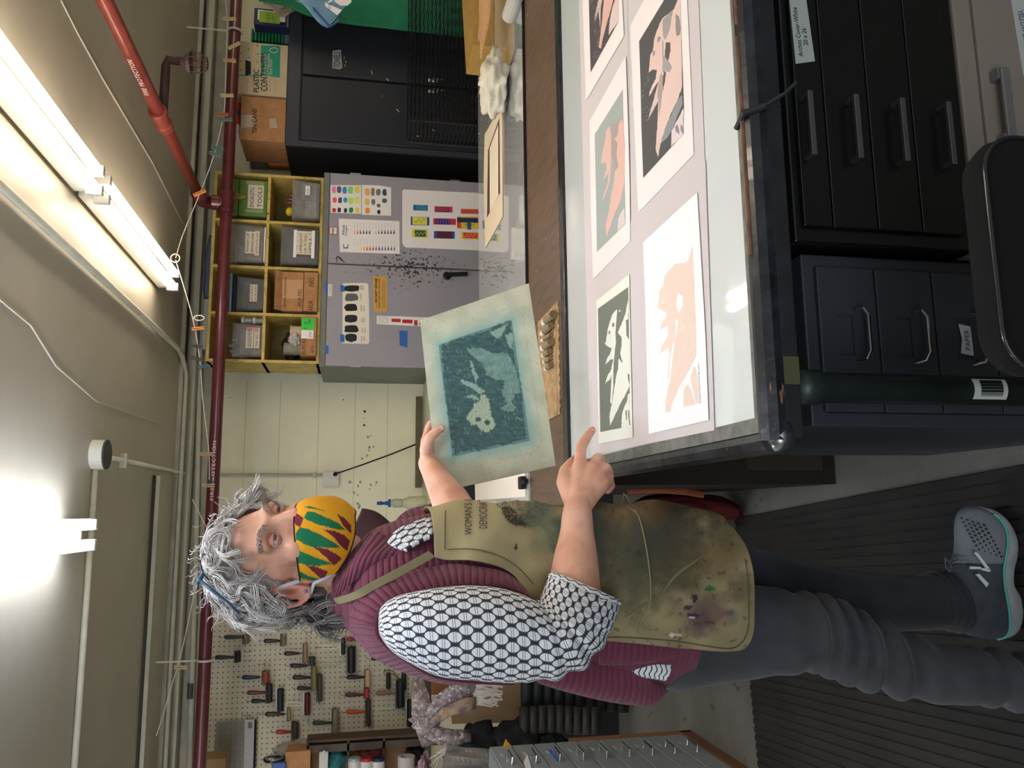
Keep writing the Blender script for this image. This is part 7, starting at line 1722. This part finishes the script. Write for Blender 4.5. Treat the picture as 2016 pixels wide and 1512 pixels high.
part('pocket_seam', M('seam_pale', '8f8a6a', .9), apr, lambda b: b.tube(onap([cr([(1235,1000),(1255,1015),(1266,1050),(1275,1100),(1280,1150),(1278,1190),(1262,1220),(1256,1246)], k/30) for k in range(31)]), .0012, 5))
part('tie_string', M('string_tan', 'a08a62', .9), apr, lambda b: b.tube(onap([(1220,990),(1226,985)])+[aY(1228,972,1.47), aY(1234,978,1.47)]+onap([(1240,992),(1252,1010)]), .0014, 5))
# folds pressed into the lower apron
part('fold_crease', M('crease', '6f6648', .9), apr, lambda b: (b.tube(onap([cr([(1392,1088),(1365,1108),(1340,1125),(1318,1148),(1296,1180)], k/16) for k in range(17)], .0006), [.0006+.0022*math.sin(math.pi*k/16) for k in range(17)], 6, flat=.4), b.tube(onap([cr([(1290,1180),(1262,1195),(1230,1215)], k/12) for k in range(13)], .0006), [.0005+.002*math.sin(math.pi*k/12) for k in range(13)], 6, flat=.4)))
def aptext(s_, box, mat):
    cu = bpy.data.curves.new('t', 'FONT'); cu.body = s_; cu.size = 1; cu.resolution_u = 2
    ob = bpy.data.objects.new('t', cu); COL.objects.link(ob); dg = bpy.context.evaluated_depsgraph_get(); me = bpy.data.meshes.new_from_object(ob.evaluated_get(dg)); bpy.data.objects.remove(ob)
    xs = [v.co.x for v in me.vertices]; ys = [v.co.y for v in me.vertices]; xt, yr, xb, yl = box
    for v in me.vertices:
        q = (v.co.x-min(xs))/(max(xs)-min(xs)); w_ = (v.co.y-min(ys))/(max(ys)-min(ys))
        a_, c_ = asolve(xb+(xt-xb)*w_, yl+(yr-yl)*q); v.co = asurf(a_, c_, .0022)
    me.materials.append(mat); link(me, 'lettering', apr)
aptext("WOMAN'S I", (914, 986, 929, 1054), M('print_dark', '2e2a26', .8)); aptext('DEMOCRAT', (943, 984, 959, 1042), M('print_dark'))
def fig(b):
    r = random.Random(8)
    body_ = [(972,985),(978,995),(986,1004),(993,1010),(996,1026),(1012,1036),(1030,1041),(1046,1041),(1060,1036),(1066,1018),(1076,1008),(1080,995),(1062,988),(1030,984),(1000,982)]
    for k in range(620):
        x, y = r.uniform(970,1082), r.uniform(983,1043)
        if not inpoly(x, y, body_): continue
        if x > 1010 and r.random() < .35 and y < 1015: continue
        a = r.uniform(-.3,.3)+ (1.3 if x < 1010 else .1); l_ = r.uniform(2,6); w_ = r.uniform(.3,.8)
        P = [(x, y), (x+l_*math.cos(a), y+l_*math.sin(a)), (x+l_*math.cos(a)-w_*math.sin(a), y+l_*math.sin(a)+w_*math.cos(a)), (x-w_*math.sin(a), y+w_*math.cos(a))]
        v = [b.bm.verts.new(p) for p in onap(P, .0019)]; b.bm.faces.new(v)
    dk = [(986,1000),(1000,998),(1012,1006),(1024,1018),(1034,1036),(1012,1034),(996,1024),(988,1012)]
    for k in range(520):
        x, y = r.uniform(984,1036), r.uniform(996,1037)
        if inpoly(x, y, dk):
            P = [(x, y), (x+3, y+r.uniform(-1,1)), (x+3.2, y+1.2), (x, y+1)]
            b.bm.faces.new([b.bm.verts.new(p) for p in onap(P, .0021)])
part('printed_figure', M('print_dark'), apr, fig)
# neck strap of the apron
STP = [(660,1184,1.40),(700,1172,1.325),(740,1150,1.315),(780,1129,1.315),(815,1110,1.32),(850,1090,1.325)]
def strap(b):
    R_ = []
    for k in range(31):
        x, y, Y = cr(STP, k/30); p = aY(x, y, Y); wv = (aY(x+6.5, y+5.5, Y)-p)
        R_.append([p-wv, p-wv+V((0,-.004,0)), p+wv+V((0,-.004,0)), p+wv])
    b.rings(R_)
part('neck_strap', M('strap_canvas', '87805f', .9), apr, strap)
# ------------------------------------------------------------------ trousers and shoes
mj = M('trouser_grey', '3b3d43', .9, var=.25, vscale=9, bump=.35, bscale=12, sheen=.15); mjd = M('trouser_grey')
NL = [(1270,1345,1270,1150,1.49,.12),(1330,1358,1330,1150,1.48,.11),(1400,1346,1400,1140,1.455,.10),(1483,1331,1483,1150,1.42,.09),(1564,1325,1564,1167,1.40,.082),(1605,1318,1610,1176,1.395,.076),(1650,1336,1649,1185,1.39,.072),(1690,1350,1690,1203,1.385,.070),(1759,1370,1748,1230,1.38,.066),(1848,1386,1830,1262,1.375,.062),(1904,1388,1890,1271,1.37,.060),(1961,1390,1946,1278,1.365,.060),(2020,1396,2010,1291,1.36,.062),(2075,1402,2062,1305,1.355,.062)]
def jn(t_, th, p):
    w_ = .004*nz(p.x*10, p.y*10, p.z*10)
    for c_, s_, a_ in ((.42,.05,.010),(.60,.03,.008),(.9,.04,.008)): w_ += a_*math.exp(-((t_-c_)/s_/2.2)**2)*math.sin((t_*95+1.8*math.sin(th+.6)))
    return w_
bmobj(loft(NL, 150, 48, 2.1, True, jn), 'trouser_leg', mj, person)
FL = [(1330,1250,1330,1080,1.58,.11),(1440,1240,1440,1064,1.59,.092),(1500,1235,1500,1081,1.595,.080),(1604,1240,1604,1111,1.60,.070),(1708,1245,1708,1126,1.605,.062),(1797,1243,1797,1135,1.61,.056),(1851,1238,1830,1130,1.61,.056),(1895,1245,1868,1128,1.612,.058)]
bmobj(loft(FL, 110, 40, 2.1, True, lambda t_, th, p: .003*nz(p.x*12, p.y*12, p.z*12)+.006*math.exp(-((t_-.93)/.07)**2)*math.sin(t_*150+th)), 'trouser_leg', mj, person)
def shoe(px_top, px_bot, Y, hw_, dz=None):
    """side profile in pixels, from heel to toe: (y, x_top, x_mid, x_bottom)"""
    sh_ = bpy.data.objects
    return None
SH = [  # y, top x, welt x, sole bottom x, half width
 (1257,1935,1956,1962,.012),(1250,1905,1961,1974,.028),(1235,1895,1963,1986,.036),(1205,1890,1961,1992,.039),(1175,1885,1957,1989,.038),(1150,1878,1954,1976,.036),(1120,1866,1951,1975,.038),(1095,1880,1951,1978,.043),(1070,1884,1953,1977,.046),(1045,1884,1951,1969,.046),(1022,1886,1942,1957,.041),(1005,1894,1926,1943,.030),(997,1906,1914,1925,.014)]
YS = 1.615
mup = M('shoe_grey', '7f848a', .8, bump=.2, bscale=300); mup2 = M('shoe_dark', '4a4f57', .75, var=.2, vscale=30); msl = M('shoe_sole', '989b9e', .6, var=.15, vscale=25, bump=.1)
def shoe_rings(b, top, bot, k0=0, k1=1, grow=1.0, flatb=False, y0=0, m=34):
    for_ = []
    for i in range(m+1):
        t_ = k0+(k1-k0)*i/m; st = cr(SH, t_); y = st[0]; xs = {'t': st[1], 'w': st[2], 'b': st[3]}; hw_ = max(.004, st[4]*grow)
        T_ = aY(xs[top], y, YS); B2 = aY(xs[bot], y, YS); T_.z = max(T_.z, .004) if False else T_.z
        r = []
        for k in range(20):
            a = 2*math.pi*k/20; ca, sa = math.cos(a), math.sin(a)
            if flatb:
                w_ = math.copysign(abs(ca)**.45, ca); h_ = math.copysign(abs(sa)**.45, sa)
                r.append((T_+B2)/2 + (T_-B2)/2*h_ + V((0, hw_*w_, 0)))
            else:   # arch: flat at the welt, round on top
                h_ = max(0, math.sin(a)) if sa > 0 else -.08*abs(sa)
                r.append(B2 + (T_-B2)*(h_**.75 if h_ > 0 else h_) + V((0, hw_*ca*(.98), 0)))
        for_.append(r)
    b.rings(for_)
zoff = V((0, 0, 0))
up = part('shoe', mup2, person, lambda b: shoe_rings(b, 't', 'w', 0, .56, .94), smooth=True)
part('toe_box', mup, up, lambda b: shoe_rings(b, 't', 'w', .54, 1, .96), smooth=True)
part('sole', msl, up, lambda b: shoe_rings(b, 'w', 'b', 0, 1, 1.04, True), smooth=True)
part('midsole_stripe', M('shoe_teal', '5fb3a6', .6), up, lambda b: b.tube([aY(cr(SH, t_)[2]-1, cr(SH, t_)[0], YS)+V((0, -cr(SH, t_)[4]*1.02, 0)) for t_ in [k/40*.88 for k in range(41)]], .0030, 6, flat=1))
ZS = lambda zx, zy: (1500+zx/3.36, 950+zy/3.36)
nlg = M('logo_white', 'e8ecee', .4)
for P in ([(1400,462),(1416,462),(1506,578),(1495,592)], [(1372,553),(1442,558),(1442,572),(1368,572)], [(1448,565),(1502,570),(1496,590),(1442,576)], [(1408,605),(1430,604),(1492,668),(1480,690)]):
    part('logo', nlg, up, lambda b: b.prism([aY(*ZS(*p), YS-.042) for p in P], (0, -.004, 0)))
lc = M('lace', '5a5f66', .8)
for k in range(5):
    yy = 1092+k*8; part('lace', lc, up, lambda b: b.tube([aY(1882-k*3, yy, YS-.028), aY(1876-k*3, yy+2, YS-.008), aY(1877-k*3, yy+1, YS+.02)], .003, 6))
part('lace', lc, up, lambda b: b.tube([aY(1872,1112,YS-.02), aY(1861,1098,YS-.03), aY(1862,1118,YS-.03), aY(1874,1122,YS-.025)], .0018, 5))
def perf(b):
    for i in range(9):
        for j in range(5):
            zx = 1320+j*38+i*14; zy = 235+i*26+j*12
            x, y = ZS(zx, zy)
            p = aY(x, y, YS-.0445+.012*(1-j/5)); b.box(p.x-.002, p.x+.002, p.y-.003, p.y+.003, p.z-.0012, p.z+.0012)
part('vent_holes', M('shoe_hole', '3c4046', .8), up, perf)
# the near shoe stands just below the frame; same pattern, on the floor
fx, fy_ = -.40, 1.355
nsh = part('shoe', mup2, person, lambda b: b.rings([[V((fx-.10+q*.28, fy_+w_*math.cos(a), .025+h_*max(0, math.sin(a))**.8)) for a in [k*math.pi/8 for k in range(16)]] for q, w_, h_ in ((0,.02,.04),(.04,.034,.07),(.25,.037,.075),(.42,.038,.08),(.6,.044,.055),(.8,.046,.04),(.93,.036,.03),(1,.012,.015))]), smooth=True)
part('sole', msl, nsh, lambda b: b.rings([[V((fx-.105+q*.29, fy_+w_*math.copysign(abs(math.cos(a))**.5, math.cos(a)), .013+.013*math.copysign(abs(math.sin(a))**.5, math.sin(a)))) for a in [k*math.pi/8 for k in range(16)]] for q, w_ in ((0,.018),(.04,.034),(.25,.038),(.42,.038),(.6,.045),(.8,.047),(.93,.038),(1,.012))]), smooth=True)
# ================================================================== CLOTHES LINES AND PEGS
LYc = 3.9
SG = M('string_white', 'c9bfae', .8)
def lineobj(P, label, Y=LYc):
    part('clothes_line', SG, None, lambda b: b.tube([aY(*cr(P, k/40), Y) for k in range(41)], .0022, 6), label=label, cat='string')
lineobj([(440,-30),(447,31),(447,70),(445,118),(443,187),(440,226),(421,306),(393,382),(360,462),(346,508)], 'white clothes line in front of the boxes, rising to the warm lamp')
lineobj([(346,512),(378,621),(393,705),(400,795),(411,886),(412,944)], 'white clothes line running left from the warm lamp before the yellow shelf')
lineobj([(379,983),(392,1010),(409,1043)], 'short slack string between the conduit and the hair')
lineobj([(387,1147),(357,1285),(335,1359),(320,1411),(308,1448)], 'white string slanting across the conduits at the far left')
part('string_loop', SG, None, lambda b: b.tube([aY(345+9*math.cos(a), 508+8*math.sin(a), LYc) for a in [k*math.pi/8 for k in range(16)]], .003, 6, closed=True), label='knotted loop of the clothes line at the end of the warm lamp', cat='string')
part('string_loop', SG, None, lambda b: b.tube([aY(392+10*math.cos(a), 626+5*math.sin(a), LYc) for a in [k*math.pi/8 for k in range(16)]], .003, 6, closed=True), label='small loose loop of string left of the warm lamp end', cat='string')
PEG = {'w': 'b39a72', 'g': '4c6b5f', 'o': 'c4803f', 'd': '3a3d3f', 'b': '3f566b', 't': 'ab8b60', 'r': '9a5a3a'}
def peg(x, y, ang, c, lab, L_=26):
    dx, dy = math.cos(ang)*L_/2, math.sin(ang)*L_/2
    a, e = aY(x-dx, y-dy, LYc-.006), aY(x+dx, y+dy, LYc-.006)
    o = thing('clothespin', e, lab, 'clothespin', 'clothespins on the line')
    m_ = M('peg_'+c, PEG[c], .7); d = (e-a); s_ = V((d.z, 0, -d.x)).normalized()*.004
    for sg in (-1, 1):
        part('prong', m_, o, lambda b: b.obox(a+s_*sg*1.1-s_*.8+V((0,-.005,0)), d, s_*1.6, V((0,.010,0)), .001))
    part('spring', HW, o, lambda b: b.tube([a.lerp(e,.45)+s_*2*math.cos(q)+V((0,.006*math.sin(q),0)) for q in [k*math.pi/5 for k in range(10)]], .0012, 4, closed=True))
for a in [(452,37,.05,'w','wooden clothespin highest to the right on the line'),(461,90,-.45,'w','tilted wooden clothespin over the corner of the tan file box'),(452,119,.1,'t','wooden clothespin above the file box hand hole'),(447,188,.0,'w','wooden clothespin above the left edge of the tan file box'),(437,226,.0,'r','reddish wooden clothespin near the canister'),(445,236,.0,'g','green clothespin over the red and white canister'),(428,292,.25,'g','green clothespin above the tin cans box, upper of a pair'),(424,304,.35,'g','green clothespin left of the tin cans box, lower of a pair'),(393,380,-.4,'o','orange clothespin beside the pipe elbow'),(390,647,-.1,'o','orange clothespin left of the warm lamp end'),(386,681,.05,'d','dark grey clothespin on the left line'),(388,706,.2,'d','black clothespin tilted on the left line'),(401,722,-.05,'b','blue clothespin under the end of the yellow shelf'),(405,894,.0,'t','tan clothespin above the stencilled lettering'),(410,956,.0,'t','tan clothespin near the vertical conduit'),(356,1314,.0,'w','wooden clothespin at the far left near the pipe hanger')]:
    peg(*a)
part('binder_clip', BLK, None, lambda b: b.prism([aY(x, y, LYc) for x, y in ((408,940),(417,940),(417,952),(408,952))], (0,.02,0)), label='black binder clip on the line over the vertical conduit', cat='clip')
# unseen lamps added at both sides to brighten the back wall
strip_light('fluorescent_light', -2.4, [(1.6, 2.8), (2.84, 4.05)], 2.28, False, 'added bluish fluorescent strip out of view at left, lighting the back wall')
strip_light('fluorescent_light', 3.9, [(1.6, 2.8), (2.84, 4.05)], 2.33, True, 'added warm fluorescent strip out of view at right, lighting the back wall')
